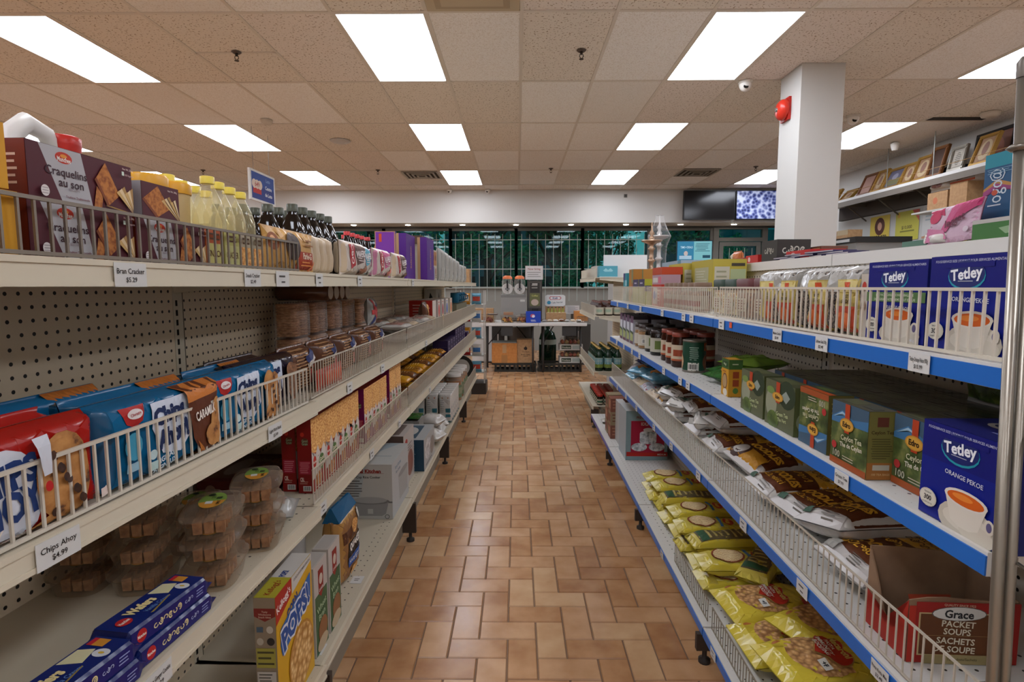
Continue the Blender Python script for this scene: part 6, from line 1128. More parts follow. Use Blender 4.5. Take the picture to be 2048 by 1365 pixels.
ts = carton('trinket_tray', 'tray', .20, .10, .035, '#5c3420', {'f': [('l', .0, .5, 1, .9, 1, '#b08458'), ('r', .7, .1, 1, .9, '#94502c')], 'u': [('r', .03, .1, .97, .9, '#2c1c14'), ('l', .05, .1, .95, .9, 6, '#8c5c40')]}); cap(ts, 'carved brown trinket tray on the white cap below the posters', 1.56, 1.17, .0)
gr = carton('green_pack', 'packet', .09, .08, .016, '#4c6c5c', {}, None); cap(gr, 'flat grey-green pack lying in front of the trinket tray', 1.44, .98)
yt = carton('yellow_carton', 'carton', .17, .12, .05, '#a8a03c', {'f': [('l', .1, .2, .9, .5, 1, '#2c2c1c'), ('q', .5, .1, .9, .5, 4, '#2c2c1c')]}); cap(yt, 'yellow carton with black script lying on the cap beside the pink packet', 1.43, 1.09)
rp2 = bag('red_packet', 'packet', .07, .05, .03, 'foil_red', [], seal=.005, lump=.006); cap(rp2, 'small red packet on top of the yellow carton', 1.42, 1.15, .052)
wp = bag('white_crumpled_paper', 'paper', .08, .03, .03, 'foil_white', [], seal=.004, lump=.012); cap(wp, 'crumpled white paper on the cap in front of the yellow carton', 1.37, .985)
pk = bag('pink_packet', 'packet', .155, .09, .012, '#b8849c/0.35', [('r', 0, 0, 1, 1, '#b898a8/0.35'), ('p', [(0, .95), (.35, .75), (.3, 1)], '#a81c4c'), ('e', .15, .75, .12, .16, '#b01c4c'), ('p', [(.5, 1), (.75, 1), (.45, .3), (.3, .25)], '#b84c78'), ('p', [(.7, 1), (1, 1), (1, .8), (.5, .5)], '#a8285c'), ('p', [(0, .5), (.4, .35), (.5, .1), (0, .1)], '#b86c8c'), ('t', 'legget', .60, .56, .20, .62, '#5c1430', 12, .02), ('e', .85, .25, .05, .07, '#c8b8c0')], seal=.002, lump=.002, fat=.2, px=6); cap(pk, 'shiny pink and white packet leaning back on the white cap', 1.325, .985, .001, tilt=-.18, roll=-.08)
gnb = carton('green_white_carton', 'carton', .17, .14, .042, '#3c6c34', {'f': [('r', 0, .8, 1, 1, '#b0aca4'), ('p', [(.4, .5), (.9, .7), (.9, .3), (.5, .2)], '#88a47c')]}); cap(gnb, 'green carton with a white edge lying on the cap beside the chrome post', 1.155, .965)
blb = carton('blue_wave_carton', 'carton', .088, .05, .150, '#1c4c6c', {'f': [('r', 0, 0, 1, 1, '#1c4a6e'), ('r', 0, .80, 1, 1, '#1c7c8c'), ('p', [(0, .5), (.4, .62), (1, .5), (1, .44), (.4, .54), (0, .42)], '#a8783c'), ('p', [(0, .46), (.4, .56), (1, .46), (1, .42), (.4, .5), (0, .38)], '#8c3c6c'), ('t', 'logo', .36, .42, .24, .62, '#b8c4cc', 90, .0), ('t', '@', .36, .68, .2, .3, '#b8c4cc', 90, .0), ('e', .36, .43, .09, .04, '#b04c30'), ('l', .1, .7, .9, .78, 3, '#6c90a8')], 'r': [('r', .1, .1, .9, .5, '#3c3c74')]}); cap(blb, 'blue and teal carton with vertical looping lettering beside the chrome post', 1.262, 1.035, .0425)
# ================================================================ FAR END: TABLE, MACHINES, COUNTER
def thing(name, lab, cat, x, y, z, r=0, group=None): return empty(name, lab, cat, group, (x, y, z), r)
# folding tables
for k, (x, lab) in enumerate(((-.115, 'white folding table with food tubs, left half of the pair'), (.66, 'white folding table, right half of the pair, under the bottle display'))):
    o = thing('folding_table', lab, 'table', x, 8.05, 0, 0, 'white folding tables'); w_ = .84 if k == 0 else .70
    b = MB(); b.box(-w_/2, w_/2, 0, .72, .697, .738, '#c4c0ba/0.5'); b.box(-w_/2+.01, w_/2-.01, .01, .71, .69, .697, '#a8a49e/0.6'); b.build('table_top', o)
    for sx in (-1, 1):
        for yy in (.12, .60):
            l = MB(); l.tube([(sx*(w_/2-.07), yy, 0), (sx*(w_/2-.08), yy, .69)], .014, '#3c3a38/0.5', 8); l.build('leg', o)
        br = MB(); br.tube([(sx*(w_/2-.08), .60, .36), (sx*.08, .60, .68)], .009, '#2c2a28/0.5', 6); br.build('brace', o)
    c = MB(); c.box(-.12 if k == 0 else .0, .05 if k == 0 else .2, .02, .12, .55, .69, '#33312f/0.6'); c.build('hinge_plate', o)
TBZ = .7385
# slush machine
o = thing('slush_machine', 'grey slush machine with two clear bowls on the table', 'drinks machine', -.055, 8.40, TBZ); b = MB()
b.box(-.19, .19, 0, .36, .02, .40, '#74726e/.35/.3'); b.box(-.19, .19, -.01, 0, .05, .36, '#8a8884/.35/.4'); b.box(.1, .17, -.013, -.01, .30, .33, '#b8b4ac/0.5'); b.build('housing', o)
for sx in (-1, 1):
    b = MB(); b.lathe([(.075, .40), (.085, .42), (.085, .60), (.07, .64)], 'clearjar', 24, c=(sx*.093, .14)); b.build('clear_bowl', o)
    b = MB(); b.lathe([(.075, .64), (.072, .67), (.04, .69)], '#c86c3c/0.3', 24, c=(sx*.093, .14)); b.build('lid', o)
    f = MB(); f.lathe([(.082, 0), (.082, .02), (.078, .025)], '#b4b0aa/0.35', 28); f.art([('p', [(.3, .42), (.7, .42), (.7, .58), (.3, .58)], '#5a5a5a'), ('t', 'Slush', .5, .5, .10, .6, '#c4c4c4')], lambda x, y, e: (-.08+x, -.08+y, .0255+e), .16, .16); q = f.build('front_disc', o); q.rotation_euler = (pi/2, 0, 0); q.location = (sx*.093, .06, .49)
    h = MB(); h.box(sx*.093-.012, sx*.093+.012, .0, .03, .50, .62, '#1c1c1c/0.3'); h.box(sx*.093-.008, sx*.093+.008, -.03, .03, .46, .48, '#1c1c1c/0.3'); h.build('tap_handle', o)
for sx in (-1, 1): 
    l = MB(); l.box(sx*.15-.015, sx*.15+.015, .02, .34, 0, .02, '#2a2826/0.5'); l.build('foot', o)
# coffee machine
o = thing('coffee_machine', 'tall black and grey coffee machine with a coffee bean picture', 'coffee machine', .265, 8.42, TBZ); b = MB()
b.box(-.11, .11, 0, .30, .0, .62, '#35322e/0.4'); b.box(-.075, .075, -.006, 0, .04, .16, '#141210/0.4'); b.build('housing', o)
b = MB(); b.box(-.10, .10, -.012, 0, .20, .60, '#48443e/0.35'); b.art([('r', .14, .58, .86, .95, '#2a2622'), ('l', .25, .72, .75, .9, 2, '#8c8880'), ('r', .12, .08, .88, .56, '#5c5c38'), ('e', .5, .22, .28, .12, '#a89484'), ('t', 'Coffee', .5, .47, .06, .5, '#b4b060'), ('r', .3, .88, .7, .93, '#a8a49c')], lambda x, y, e: (-.10+x, -.012-e, .20+y), .20, .40); b.build('front_panel', o)
b = MB(); b.box(-.05, .05, -.04, 0, .16, .20, '#1c1a18/0.4'); b.build('spout', o)
cup = thing('metal_jug', 'small steel jug in front of the slush machine', 'jug', .09, 8.36, TBZ); b = MB(); b.lathe([(.035, 0), (.04, .01), (.04, .12)], '#8a8680/.3/.8', 20, cap=True); b.build('jug_body', cup); b = MB(); b.tube([(.038, 0, .10), (.07, 0, .09), (.07, 0, .04), (.04, 0, .03)], .005, '#8a8680/.3/.8', 6); b.build('handle', cup)
# bottles display
o = thing('bottle_display', 'cardboard display of small bottles under a white oval sign', 'display', .585, 8.40, TBZ); b = MB(); b.box(-.15, .15, 0, .22, 0, .13, 'kraft'); b.box(-.15, .15, .21, .22, .13, .22, 'kraft'); b.build('display_box', o)
b = MB(); n = 28; SG = [(cos(2*pi*k/n)*.17, sin(2*pi*k/n)*.095) for k in range(n)]; SG = [(max(-.155, min(.155, x*1.15)), max(-.088, min(.088, y*1.2))+.31) for x, y in SG]
b.add([(x, .195, z) for x, z in SG]+[(x, .205, z) for x, z in SG], [tuple(range(n))[::-1], tuple(range(n, 2*n))]+[(i, (i+1) % n, n+(i+1) % n, n+i) for i in range(n)], '#c8c8c6/0.4')
b.art([('p', [(.18, .72), (.25, .86), (.75, .86), (.82, .72), (.75, .58), (.25, .58)], '#a82030'), ('p', [(.22, .72), (.28, .82), (.72, .82), (.78, .72), (.72, .62), (.28, .62)], '#d0d0ce'), ('t', 'Kraft', .5, .72, .15, .4, '#28386c', 0, .03), ('e', .18, .32, .10, .16, '#3c8cac'), ('t', 'Cafe Nectar', .6, .34, .14, .6, '#4c545c', 4)], lambda x, y, e: (-.15+x, .195-e, .222+y), .30, .176); b.build('oval_sign', o)
vb = bottle('vinegar_bottle', 'bottle', [(.018, 0), (.02, .004), (.02, .08), (.009, .11), (.009, .13)], '#8c8c3c/0.2', '#2a2a24/0.4', .011, .014, '#c0b890/0.5', .0205, .02, .04, group='small bottles in the cardboard display')
for k in range(5): 
    c = vb if k == 0 else copy_tree(vb); c.location = (.475+.055*k, 8.50, TBZ+.08+0); tag(c, 'small yellow-green bottle in the display box, %s from the left' % ('first', 'second', 'third', 'fourth', 'fifth')[k])
for lab, x, y, z, w_, d_, h_, key, art_ in (
    ('brown cardboard carton on the left end of the table', -.50, 8.30, TBZ, .29, .22, .20, 'kraft', [('l', .25, .4, .75, .6, 2, '#4a3828')]),
    ('deep blue carton standing at the front edge of the table', .235, 8.08, TBZ, .215, .12, .165, '#1c3c9c', [('e', .45, .62, .16, .16, '#a85068'), ('l', .3, .1, .7, .3, 2, '#c8ccd8'), ('e', .5, .58, .1, .12, '#c8ccd8')]),
    ('open brown carton on the right end of the table', .98, 8.50, TBZ, .20, .2, .15, 'kraft_orange', []),
    ('orange-brown cardboard carton on a black crate under the table', -.19, 8.22, .132, .375, .32, .295, 'kraft_orange', [('r', .38, .0, .62, .4, '#9c6c3c'), ('r', .42, .5, .58, .92, '#a8845c')]),
    ('brown produce carton with a dark apple print under the table', .125, 8.24, .132, .255, .26, .345, 'kraft', [('e', .5, .62, .1, .07, '#241a14'), ('r', .48, .68, .52, .73, '#241a14'), ('t', 'Orchard', .5, .48, .06, .8, '#4a3424', 0), ('t', 'Brown Valley', .5, .36, .05, .7, '#2c1e14', 0, .02), ('l', .35, .26, .65, .32, 1, '#4a3424')])):
    o = carton('cardboard_carton', 'carton', w_, d_, h_, key, {'f': art_}, 'cardboard cartons round the table'); tag(o, lab); o.location = (x, y, z)
b = MB(); b.box(-.18, .18, .02, .30, 0, .012, '#8c8a84/0.4'); tag(b.build('grey_plastic_sheet', None, (-.19, 8.22, .428)), 'flat grey sheet lying on the orange-brown carton', 'plastic sheet')
def crate(lab, x, w_):
    o = thing('black_crate', lab, 'crate', x, 8.20, 0, 0, 'black plastic crates under the table'); b = MB(); d_ = .30; K = '#26241f/0.5'
    for (x0, x1, y0, y1) in ((-w_/2, w_/2, 0, .012), (-w_/2, w_/2, d_-.012, d_), (-w_/2, -w_/2+.012, .012, d_-.012), (w_/2-.012, w_/2, .012, d_-.012)): b.box(x0, x1, y0, y1, .0, .035, K); b.box(x0, x1, y0, y1, .10, .13, K)
    for k in range(5):
        xx = -w_/2+.02+(w_-.04)*k/4; b.box(xx-.015, xx+.015, 0, .01, .035, .10, K)
    b.box(-w_/2+.01, w_/2-.01, .01, d_-.01, .0, .01, K); b.build('crate_body', o)
for k, (x, w_) in enumerate(((-.18, .32), (.135, .30), (.475, .33), (.80, .30))): crate('black plastic crate on the floor under the table, %s' % ['leftmost', 'second from the left', 'third from the left, empty', 'rightmost, below the trays'][k], x, w_)
ft = thing('fruit_tray', 'stacked tray of packed fruit under a clear lid', 'fruit tray', .80, 8.22, .132, 0, 'fruit trays'); b = MB(); b.box(-.17, .17, 0, .26, 0, .085, '#b4b0a8/0.5'); b.art([('r', .08, .2, .5, .85, '#2c3828'), ('t', 'Produce', .29, .5, .3, .36, '#c0c0b4'), ('r', .55, .2, .92, .85, '#8c948c')], lambda x, y, e: (-.17+x, -e, y), .34, .085); b.build('tray_box', ft)
b = MB(); b.lathe([(1, .086), (.95, .16), (.85, .175)], 'tub', 20, c=(0, .13), sq=(.16, .12, 5)); b.build('clear_lid', ft); b = MB(); rr = random.Random(8)
for k in range(10): b.lathe([(.005, .085), (.03, .10), (.032, .12), (.01, .145)], ('#8c4c34', '#a88c5c', '#7c3428')[k % 3], 8, c=(-.12+.06*(k % 5), .07+.1*(k//5)))
b.build('packed_fruit', ft)
c = copy_tree(ft); c.location.z += .19; tag(ft, 'lower tray of packed fruit with a clear lid on the right crate'); tag(c, 'upper tray of packed fruit with a clear lid, topmost of the right stack')
# food tubs on the table
ftb = thing('food_tub', None, 'food tub', 0, 0, 0, 0, 'food tubs along the table front'); b = MB(); b.lathe([(.85, .0), (.88, .004), (1, .095)], 'tub', 28, sq=(.13, .095, 4)); b.build('tub_body', ftb); b = MB(); b.lathe([(1.02, .095), (1.02, .105), (.95, .11)], 'tub', 28, sq=(.13, .095, 4)); b.build('clear_lid', ftb)
for k, (x, key) in enumerate(((-.44, '#7c4034'), (-.14, '#b08440'), (.08, '#b07c48'))):
    o = ftb if k == 0 else copy_tree(ftb); o.location = (x, 8.17, TBZ); o.scale = (1 if k == 0 else .8, 1, 1); tag(o, ['wide clear tub of dark red sweets on the table', 'clear tub of yellow pastries on the table', 'clear tub of orange snacks on the table'][k])
    b = MB(); rr = random.Random(k)
    for j in range(14): x0, y0 = rr.uniform(-.09, .09), rr.uniform(-.06, .06); z0 = .004+.05*rr.random(); b.lathe([(.008, z0), (.022, z0+.008), (.022, z0+.02), (.008, z0+.03)], key, 8, c=(x0, y0))
    b.build('sweets', o)
pc = carton('flat_packet', 'packet', .15, .10, .018, '#4c4038', {'u': [('r', .1, .1, .9, .9, '#a09890')]}); tag(pc, 'flat packet lying on the lid of the tub of dark red sweets'); pc.location = (-.36, 8.12, TBZ+.112)
p2 = carton('flat_packet', 'packet', .14, .10, .04, '#8c6850', {'u': [('r', .1, .1, .9, .9, '#a88c70')]}); tag(p2, 'small brown packet on the lid of the pastry tub'); p2.location = (-.13, 8.13, TBZ+.112)
ms = [bag('wrapped_sweet', 'snack packet', .074, .085, .030, m_, [], seal=.01, lump=.004, seed=300+j, group='wrapped snacks heaped on the table') for j, m_ in enumerate(('foil_silver', 'foil_beige', 'foil_white', 'foil_brown'))]
for k in range(14):
    c = ms[k] if k < 4 else copy_tree(ms[k % 4]); c.location = (.40+.085*(k % 7), 8.19+.10*(k//7), TBZ+.024); c.rotation_euler = (-pi/2, 0, .03*((k*5) % 7-3)); tag(c, 'small wrapped snack in the heap on the table front, %s from the left, %s row' % (('first', 'second', 'third', 'fourth', 'fifth', 'sixth', 'seventh')[k % 7], ('front', 'back')[k//7]))
bk = thing('wire_basket', 'dark wire basket at the right end of the table', 'basket', .97, 8.10, TBZ); b = MB()
for k in range(9): x = -.09+.0225*k; b.box(x-.002, x+.002, 0, .003, 0, .09, '#4a443a/0.5'); b.box(x-.002, x+.002, .15, .153, 0, .09, '#4a443a/0.5')
b.box(-.095, .095, 0, .153, 0, .003, '#4a443a/0.5'); b.box(-.095, .095, -.003, .0, .085, .093, '#4a443a/0.5'); b.build('wire_body', bk)
b = MB(); b.box(-.11, .11, -.002, 0, 0, .13, '#b8b8b8/0.5'); b.art([('l', .1, .1, .9, .9, 7, '#6c6c70')], lambda x, y, e: (-.11+x, -.002-e, y), .22, .13); o = b.build('notice_sheet', None, (.86, 8.72, TBZ+.10)); tag(o, 'printed notice propped behind the bottle display', 'notice')
b = MB(); b.box(-.02, .02, 0, .02, 0, .10, '#4a443a/0.5'); 
b.build('prop_stick', o, (0, .001, -.10))
b = MB(); b.box(-.135, .135, 0, .004, 0, .21, '#c4c0bc/0.5'); b.art([('t', 'Now hiring', .5, .78, .14, .8, '#8c4438', 0, .02), ('l', .1, .15, .9, .6, 3, '#8c8884')], lambda x, y, e: (-.135+x, -e, y), .27, .21); o = b.build('paper_notice', None, (.26, 8.60, TBZ+.63)); tag(o, 'white notice standing on top of the coffee machine', 'notice')
# behind the table
b = MB(); b.box(-.17, .17, 0, .4, .02, .74, '#c0bebb/0.4'); b.box(-.165, .165, -.03, 0, .03, .73, '#cac8c4/0.4'); b.box(-.17, .17, 0, .4, 0, .02, '#3a3836/0.6'); o = b.build('small_fridge', None, (-.58, 9.2, 0)); tag(o, 'small white fridge behind the left table leg', 'fridge')
o = thing('grey_bin', 'tall grey round bin in the shade under the table', 'bin', .05, 9.1, 0); b = MB(); b.lathe([(.19, 0), (.22, .6), (.23, .62)], '#5c5a56/0.5', 28); b.build('bin_body', o)
o = thing('water_bottle', 'large green bottle in the shade behind the table', 'bottle', .49, 8.95, 0); b = MB(); b.lathe([(.13, 0), (.14, .02), (.14, .42), (.11, .52), (.04, .58), (.035, .66)], 'greenglass', 28); b.build('bottle_body', o); l = MB(); label_band(l, .1405, .34, .08, .5, '#a8b4a8/0.6'); l.build('paper_label', o)
b = MB(); b.lathe([(.13, 0), (.135, .01), (.13, .40), (.10, .5)], '#1c4a2c/0.3', 28); b.build('inner_tint', o)
b = MB(); b.box(-.10, .10, 0, .3, 0, .66, '#3c3a37/0.5'); b.box(-.01, .01, -.003, 0, .35, .5, '#c0c0bc/0.5'); o = b.build('dark_cabinet', None, (-.31, 8.95, 0)); tag(o, 'dark cabinet behind the table', 'cabinet')
b = MB(); b.box(-.2, .2, 0, .3, 0, .66, '#4c4a46/0.5'); b.box(-.01, .01, -.003, 0, .3, .55, '#c0c0bc/0.5'); o = b.build('dark_cabinet', None, (.98, 8.95, 0)); tag(o, 'dark cabinet behind the right end of the table', 'cabinet')
# counter area on the right: brass lamps on a glass case, monitor, wall screens
o = thing('glass_counter', 'glass display counter carrying the brass oil lamps', 'counter', 1.62, 6.9, 0, 0); b = MB(); b.box(-.42, .42, 0, .5, 0, 1.36, '#a8a8a4/0.5'); b.build('cabinet', o); b = MB(); b.box(-.44, .44, -.02, .52, 1.36, 1.385, '#8c7a64/0.4'); b.build('counter_top', o); b = MB(); b.box(-.40, .40, -.012, 0, .9, 1.35, 'clearjar'); b.build('glass_front', o)
BR = '#a88c74/.3/.7'
def lamp(lab, x, y, z, h, key, wrap_=False):
    o = thing('oil_lamp', lab, 'oil lamp', x, y, z, 0, 'brass oil lamps'); b = MB()
    pf = [(.11, 0), (.11, .02), (.05, .05), (.025, .10), (.04, .13), (.022, .16), (.022, .26), (.045, .30), (.022, .33), (.022, .48), (.04, .52), (.02, .55), (.03, .60), (.09, .64), (.11, .66), (.10, .675), (.02, .68), (.03, .72), (.015, .76), (.03, .80), (.01, .86), (.004, 1.0)]
    b.lathe([(r*1.2, zz*h) for r, zz in pf], key, 20); b.build('stem', o)
    if wrap_: b = MB(); b.lathe([(.13, .0), (.10, .10*h), (.09, .3*h), (.10, .5*h), (.15, .66*h), (.10, .78*h), (.05, .95*h), (.06, 1.0*h)], 'wrap', 14); b.build('plastic_wrap', o)
lamp('tall brass oil lamp on the glass counter, left and thinner one', 1.66, 6.98, 1.386, .66, BR); lamp('tall silvery oil lamp in plastic wrap, right one', 1.82, 7.25, 1.386, .78, '#b0aca8/.3/.6', True); lamp('short brass oil lamp on the counter', 1.46, 6.98, 1.386, .27, BR)
o = thing('flower_pot', 'orange flower arrangement at the left end of the glass counter', 'flowers', 1.27, 7.05, 1.386); b = MB(); b.lathe([(.03, 0), (.05, .06)], '#a8a090/0.5', 14); b.build('pot', o); b = MB(); rr = random.Random(4)
for k in range(26):
    c_ = (rr.gauss(0, .045), rr.gauss(0, .03)); z0 = .05+rr.random()*.06+(.12 if k > 16 else 0); b.lathe([(.004, z0), (.024, z0+.012), (.01, z0+.03)], ('#c85a2c', '#d0703c', '#b84c24')[k % 3] if k < 17 else ('#3c4a38', '#8c7c5c', '#a89c84')[k % 3], 7, c=c_)
b.build('petals', o)
o = thing('pink_fluffy_doll', 'fluffy pale pink wrapped ornament between the lamps', 'ornament', 1.48, 7.26, 1.386); b = MB(); b.lathe([(.05, 0), (.13, .03), (.14, .10), (.09, .18), (.03, .22)], speck('fluff', 40, [(.3, '#b89484'), (.7, '#d8bcac')], rough=.9, bump=.8).name, 20); b.build('fluff_body', o)
o = thing('monitor', 'desktop monitor showing a blue page, right of the oil lamps', 'monitor', 2.40, 7.65, 1.30, -.12); b = MB(); b.box(-.235, .235, 0, .03, .28, .58, '#1c2a34/0.4'); b.build('case', o)
b = MB(); b.box(-.225, .225, -.003, 0, .29, .57, 'screen_a'); b.art([('r', .48, 0, 1, 1, 'screen_b'), ('t', 'TIME 4 DEALS', .27, .72, .10, .36, '#c8e0e8', 0, .02), ('e', .25, .42, .06, .12, '#c8b8b0'), ('r', .06, .15, .42, .32, '#a8c8d8'), ('l', .52, .5, .95, .92, 6, '#2c5c6c'), ('r', .74, .2, .96, .34, '#1c4c60')], lambda x, y, e: (-.225+x, -.003-e, .29+y), .45, .28); b.build('screen', o)
b = MB(); b.box(-.03, .03, .01, .03, 0, .28, '#1c2a3c/0.4'); b.box(-.12, .12, -.06, .1, 0, .02, '#1c2a3c/0.4'); b.build('stand', o)
b = MB(); b.box(-1.0, 1.0, 0, .6, 0, 1.30, '#6c6a66/0.6'); o = b.build('checkout_counter', None, (3.1, 7.5, 0)); tag(o, 'long checkout counter near the windows, right of the lamps', 'counter')
for lab, nm, x, y, w_, d_, h_, key, cat in (('grey cash register on the checkout counter left of the pillar', 'cash_register', 3.28, 7.6, .30, .3, .26, '#8c8a84', 'cash register'), ('black printer on the checkout counter', 'receipt_printer', 2.98, 7.6, .25, .25, .17, '#242628', 'printer')):
    b = MB(); b.box(-w_/2, w_/2, 0, d_, 0, h_*.5, key); b.hexa([(-w_/2, 0, h_*.5), (w_/2, 0, h_*.5), (w_/2, d_, h_*.5), (-w_/2, d_, h_*.5), (-w_/2, d_*.5, h_), (w_/2, d_*.5, h_), (w_/2, d_, h_), (-w_/2, d_, h_)], key); b.box(-w_*.4, w_*.4, .02, d_*.4, h_*.5, h_*.56, '#b8b8b8'); o = b.build(nm, None, (x, y, 1.30)); tag(o, lab, cat)
b = MB(); b.box(-.11, .11, 0, .2, 0, .10, '#b8b8bc/0.3'); b.hexa([(-.11, 0, .10), (.11, 0, .10), (.11, .2, .10), (-.11, .2, .10), (-.02, .08, .16), (.03, .08, .16), (.03, .12, .16), (-.02, .12, .16)], '#b8bcc0/0.3'); tag(b.build('wrapped_ornament', None, (1.98, 7.05, 1.386)), 'silvery wrapped ornament just left of the monitor', 'ornament')
def tv(lab, x0, x1, art_, key):
    o = thing('wall_screen', lab, 'wall screen', (x0+x1)/2, 10.2, 2.455); w_ = x1-x0; b = MB(); b.box(-w_/2, w_/2, 0, .06, 0, .515, '#141416/0.3'); b.build('case', o)
    b = MB(); b.box(-w_/2+.012, w_/2-.012, -.003, 0, .015, .503, key); b.art(art_, lambda x, y, e: (-w_/2+.012+x, -.003-e, .015+y), w_-.024, .488); b.build('screen', o); b = MB(); b.box(-.1, .1, .06, .13, .1, .4, '#2a2826/0.6'); b.build('wall_bracket', o)
tv('dark wall screen above the windows, left one', 2.985, 3.90, [], '#1c1a1a/0.15'); tv('wall screen showing blue crumpled ice, right one beside the pillar', 3.92, 4.84, [], 'screen_mess')
MATS['screen_mess'].node_tree.nodes['Principled BSDF'].inputs['Emission Strength'].default_value = .25
m_ = MATS['screen_mess']; m_.node_tree.links.new([n for n in m_.node_tree.nodes if n.type == 'VALTORGB'][0].outputs[0], m_.node_tree.nodes['Principled BSDF'].inputs['Emission Color'])

# ================================================================ RIGHT WALL
o = thing('wall_shelf', 'long white shelf on the right wall carrying framed pictures', 'wall shelf', 5.145, 6.0, 2.48); b = MB(); b.box(-.42, 0, -.6, 3.0, 0, .035, '#c4c2be/0.5'); b.box(-.42, -.40, -.6, 3.0, -.07, 0, '#6a6258/0.6'); b.box(-.062, 0, -.6, 3.0, -.20, 0, '#4c443c/0.6'); b.build('shelf_board', o)
for y in (.88, 1.6, 2.3): b = MB(); b.hexa([(-.38, y, -.07), (0, y, -.07), (0, y+.02, -.07), (-.38, y+.02, -.07), (-.36, y, -.02), (0, y, -.001), (0, y+.02, -.001), (-.36, y+.02, -.02)], '#5a5248/0.6'); b.tube([(-.36, y, -.05), (-.02, y, -.30)], .01, '#5a5248/0.6', 6); b.build('bracket', o)
for y in (.55, 1.35): b = MB(); b.tube([(-.41, y, .035), (-.41, y, CZ-2.48)], .006, '#8a8a84/.4/.5', 6); b.build('hanging_rod', o)
b = MB(); b.tube([(-.41, -.6, .12), (-.41, 3.0, .12)], .003, '#9c7a4c/0.5', 5); b.build('rail_wire', o)
GLD = '#a07c3c/.35/.4'
def frame(lab, y, w_, h_, key, pic, lean=.30, x=5.145-.40, dz=0, turn=0):
    o = thing('picture_frame', lab, 'framed picture', x+.03, y, 2.517+dz, -pi/2+turn, 'framed pictures on the wall shelf'); o.rotation_euler = (-lean, 0, -pi/2+turn); f = MB(); q = .035
    for (x0, x1, z0, z1) in ((-w_/2, w_/2, 0, q), (-w_/2, w_/2, h_-q, h_), (-w_/2, -w_/2+q, q, h_-q), (w_/2-q, w_/2, q, h_-q)): f.box(x0, x1, 0, .03, z0, z1, key); f.box(x0+.008, x1-.008, -.006, 0, z0+.008, z1-.008, key)
    f.build('frame', o); p = MB(); p.box(-w_/2+q, w_/2-q, .012, .02, q, h_-q, pic[0]); p.art(pic[1], lambda u, v, e: (-w_/2+q+u, .012-e, q+v), w_-2*q, h_-2*q); p.build('picture', o)
pA = ('#8c6c50', [('e', .5, .5, .4, .42, '#a89474'), ('e', .5, .55, .2, .28, '#7c5c50')]); pB = ('#5c5a6c', [('r', .1, .1, .9, .5, '#6c6a4c'), ('e', .5, .6, .2, .2, '#8c8c9c')]); pC = ('#8c8478', [('e', .5, .5, .25, .35, '#5c564c'), ('l', .1, .1, .9, .9, 8, '#a8a090')])
for a_ in (('gold framed picture at the far left end of the wall shelf', 8.72, .26, .24, GLD, pA, .5), ('second gold framed picture from the left, leaning far back', 8.38, .30, .22, GLD, pA, .75), ('brown framed pink picture left of the first hanging rod', 7.92, .30, .32, '#6c4428/0.4', ('#a07c70', []), .4), ('thin gold frame at the first hanging rod', 7.66, .22, .32, GLD, pA, .4), ('gold framed blue landscape picture', 7.38, .34, .30, GLD, pB, .45), ('gold framed oval portrait left of the second hanging rod', 7.08, .24, .28, GLD, pA, .35),
           ('gold framed oval portrait at the second hanging rod', 6.86, .28, .32, GLD, pA, .35), ('dark brown large frame right of the oval portraits', 6.62, .24, .36, '#6c4420/0.4', ('#3a2418', []), .25), ('silver grey framed picture under the plastic-wrapped one', 6.30, .22, .28, '#7c766a/.35/.4', pC, .2), ('gold frame at the right end of the wall shelf', 5.98, .26, .34, GLD, pA, .35)): frame(*a_)
frame('large dark framed picture in clear plastic at the right end of the shelf', 6.12, .50, .40, '#2a2624/0.3', ('#7c5040', [('e', .5, .5, .3, .4, '#9c6048')]), .12, x=4.98)
b = MB(); b.box(-.13, .13, 0, .12, 0, .10, '#1c2234/0.4'); o = b.build('dark_blue_box', None, (4.90, 6.52, 2.517)); o.rotation_euler = (0, 0, -pi/2); tag(o, 'small dark blue box between the frames on the wall shelf', 'box')
# lower wall shelf with cartons and the lottery posters below
o = thing('wall_cabinet', 'grey wall unit with lottery posters below the picture shelf', 'wall unit', 5.145, 5.4, 0); b = MB(); b.box(-.30, 0, -.3, 3.6, .0, 1.75, '#a4a29c/0.6'); b.box(-.06, 0, -.3, 3.6, 1.75, 2.27, '#a8a6a0/0.6'); b.build('cabinet', o); b = MB(); b.box(-.38, 0, -.3, 1.5, 2.12, 2.14, '#a8a49c/0.5'); b.build('cabinet_shelf', o)
def poster(lab, y, z, w_, h_, ops, name='lottery_poster'):
    o = thing(name, lab, 'poster', 5.145-.064, y, z, -pi/2, 'lottery posters on the right wall'); b = MB(); b.box(-w_/2, w_/2, -.004, 0, 0, h_, '#b4b2ae/0.4'); b.art(ops, lambda x, q, e: (-w_/2+x, -.004-e, q), w_, h_); b.build('sheet', o)
poster('yellow poster with a curly-haired person and a dollar amount', 7.97, 1.86, .42, .38, [('r', 0, 0, 1, 1, '#b8a040'), ('e', .5, .62, .26, .32, '#4a2418'), ('e', .5, .62, .11, .15, '#b88c74'), ('t', '$220,870', .5, .22, .15, .85, '#1c1a18', 0, .03), ('l', .1, .02, .9, .12, 1, '#a84c38')])
poster('yellow-green poster reading 10,000', 7.42, 1.86, .44, .38, [('r', 0, 0, 1, 1, '#a8a040'), ('p', [(.7, 1), (1, 1), (1, .6)], '#a85040'), ('r', .08, .8, .18, .95, '#b88c34'), ('t', '$10,000', .5, .45, .11, .5, '#3c3820'), ('l', .15, .25, .85, .38, 1, '#6c682c')])
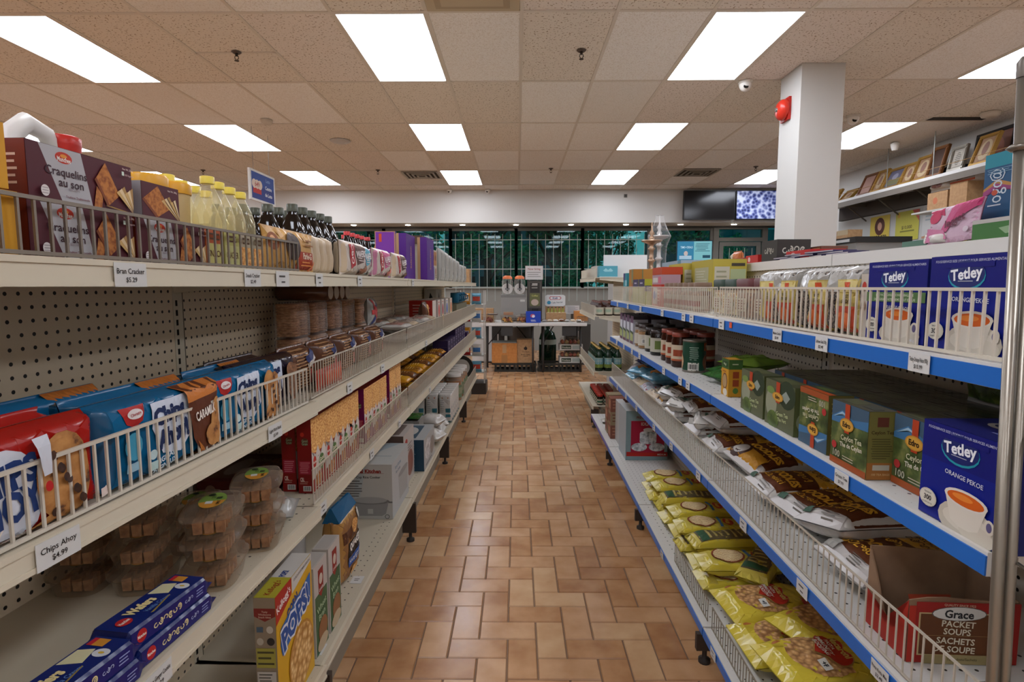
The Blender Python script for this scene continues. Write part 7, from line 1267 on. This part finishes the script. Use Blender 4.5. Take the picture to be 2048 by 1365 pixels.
poster('white notice sheet between the yellow and blue posters', 6.98, 1.86, .32, .40, [('l', .1, .5, .9, .95, 4, '#8c9498'), ('p', [(0, 0), (1, 0), (1, .12), (0, .06)], '#a87c5c')])
poster('dark blue poster reading 14.1 winning tickets sold', 6.68, 1.84, .24, .44, [('r', 0, 0, 1, 1, '#1c3c6c'), ('t', '14.1', .5, .78, .12, .8, '#c8d0d4', 0, .04), ('t', 'WIN', .5, .60, .12, .8, '#a8b440', 0, .04), ('t', 'TICKETS', .5, .43, .12, .9, '#a8b440', 0, .04), ('t', 'SOLD', .5, .26, .12, .8, '#a8b440', 0, .04), ('r', .1, .06, .9, .14, '#c0c4c4')])
poster('pale blue lit sign reading Exel behind the pink packet', 6.18, 1.84, .60, .36, [('r', .02, .03, .98, .97, '#9cb4bc'), ('t', 'EXEL', .5, .72, .3, .7, '#141618', 0, .03)], 'blue_sign')
for lab, y, z, w_, h_, key, art_ in (('tan carton with an orange mark on the upper wall shelf', 6.50, 2.14, .30, .19, 'kraft', [('e', .4, .5, .12, .2, '#a86040')]), ('brown carton beside the tan carton on the wall shelf', 6.20, 2.14, .24, .24, 'kraft', [])):
    o = carton('cardboard_carton', 'carton', w_, .24, h_, key, {'f': art_}, 'cartons on the right wall unit'); tag(o, lab); o.location = (4.77, y, z); o.rotation_euler = (0, 0, -pi/2)
o = carton('buoy_carton', 'carton', .34, .22, .07, '#b4aca4', {'f': [('r', 0, 0, 1, .3, '#a8481c'), ('t', 'buen', .4, .62, .4, .5, '#3c2a24', 4, .02)]}); o.name = 'printed_carton'; tag(o, 'white and orange printed carton on top of the brown carton'); o.location = (4.78, 6.17, 2.3805); o.rotation_euler = (0, 0, -pi/2)
wb2 = bag('white_bag', 'plastic bag', .3, .14, .12, 'foil_white', [('e', .5, .4, .3, .2, '#8c6c68')], seal=.02, lump=.02); tag(wb2, 'white plastic bag lying on the tan carton', None, 'white bags on the wall unit'); wb2.location = (4.82, 6.52, 2.345); wb2.rotation_euler = (0, 0, -pi/2)
for k in range(2): o = carton('cardboard_carton', 'carton', .26, .2, .17, 'kraft', {'f': [('r', 0, .6, 1, 1, '#a89474')]}, 'cartons on the right wall unit'); tag(o, 'open brown carton on the low counter right of the pillar, %s' % ('left one', 'right one')[k]); o.location = (4.55, 8.25-.30*k, 1.872); o.rotation_euler = (0, 0, -pi/2)
b = MB(); b.box(-.45, .2, -1.1, .5, 0, 1.87, '#8c8a86/0.6'); b.box(-.47, .22, -1.12, .52, 1.80, 1.87, '#2c2a28/0.4'); b.box(-.475, -.47, -1.0, .4, 1.815, 1.85, '#b8b8b6/0.4'); o = b.build('white_cooler', None, (4.60, 8.05, 0)); tag(o, 'grey cooler with a dark rounded top right of the pillar', 'cooler')
for o in list(bpy.data.objects):      # unused originals are not part of the place
    if o.parent is None and o.type != 'CAMERA' and o.get('kind') != 'structure' and not o.get('label'): bpy.data.objects.remove(o)
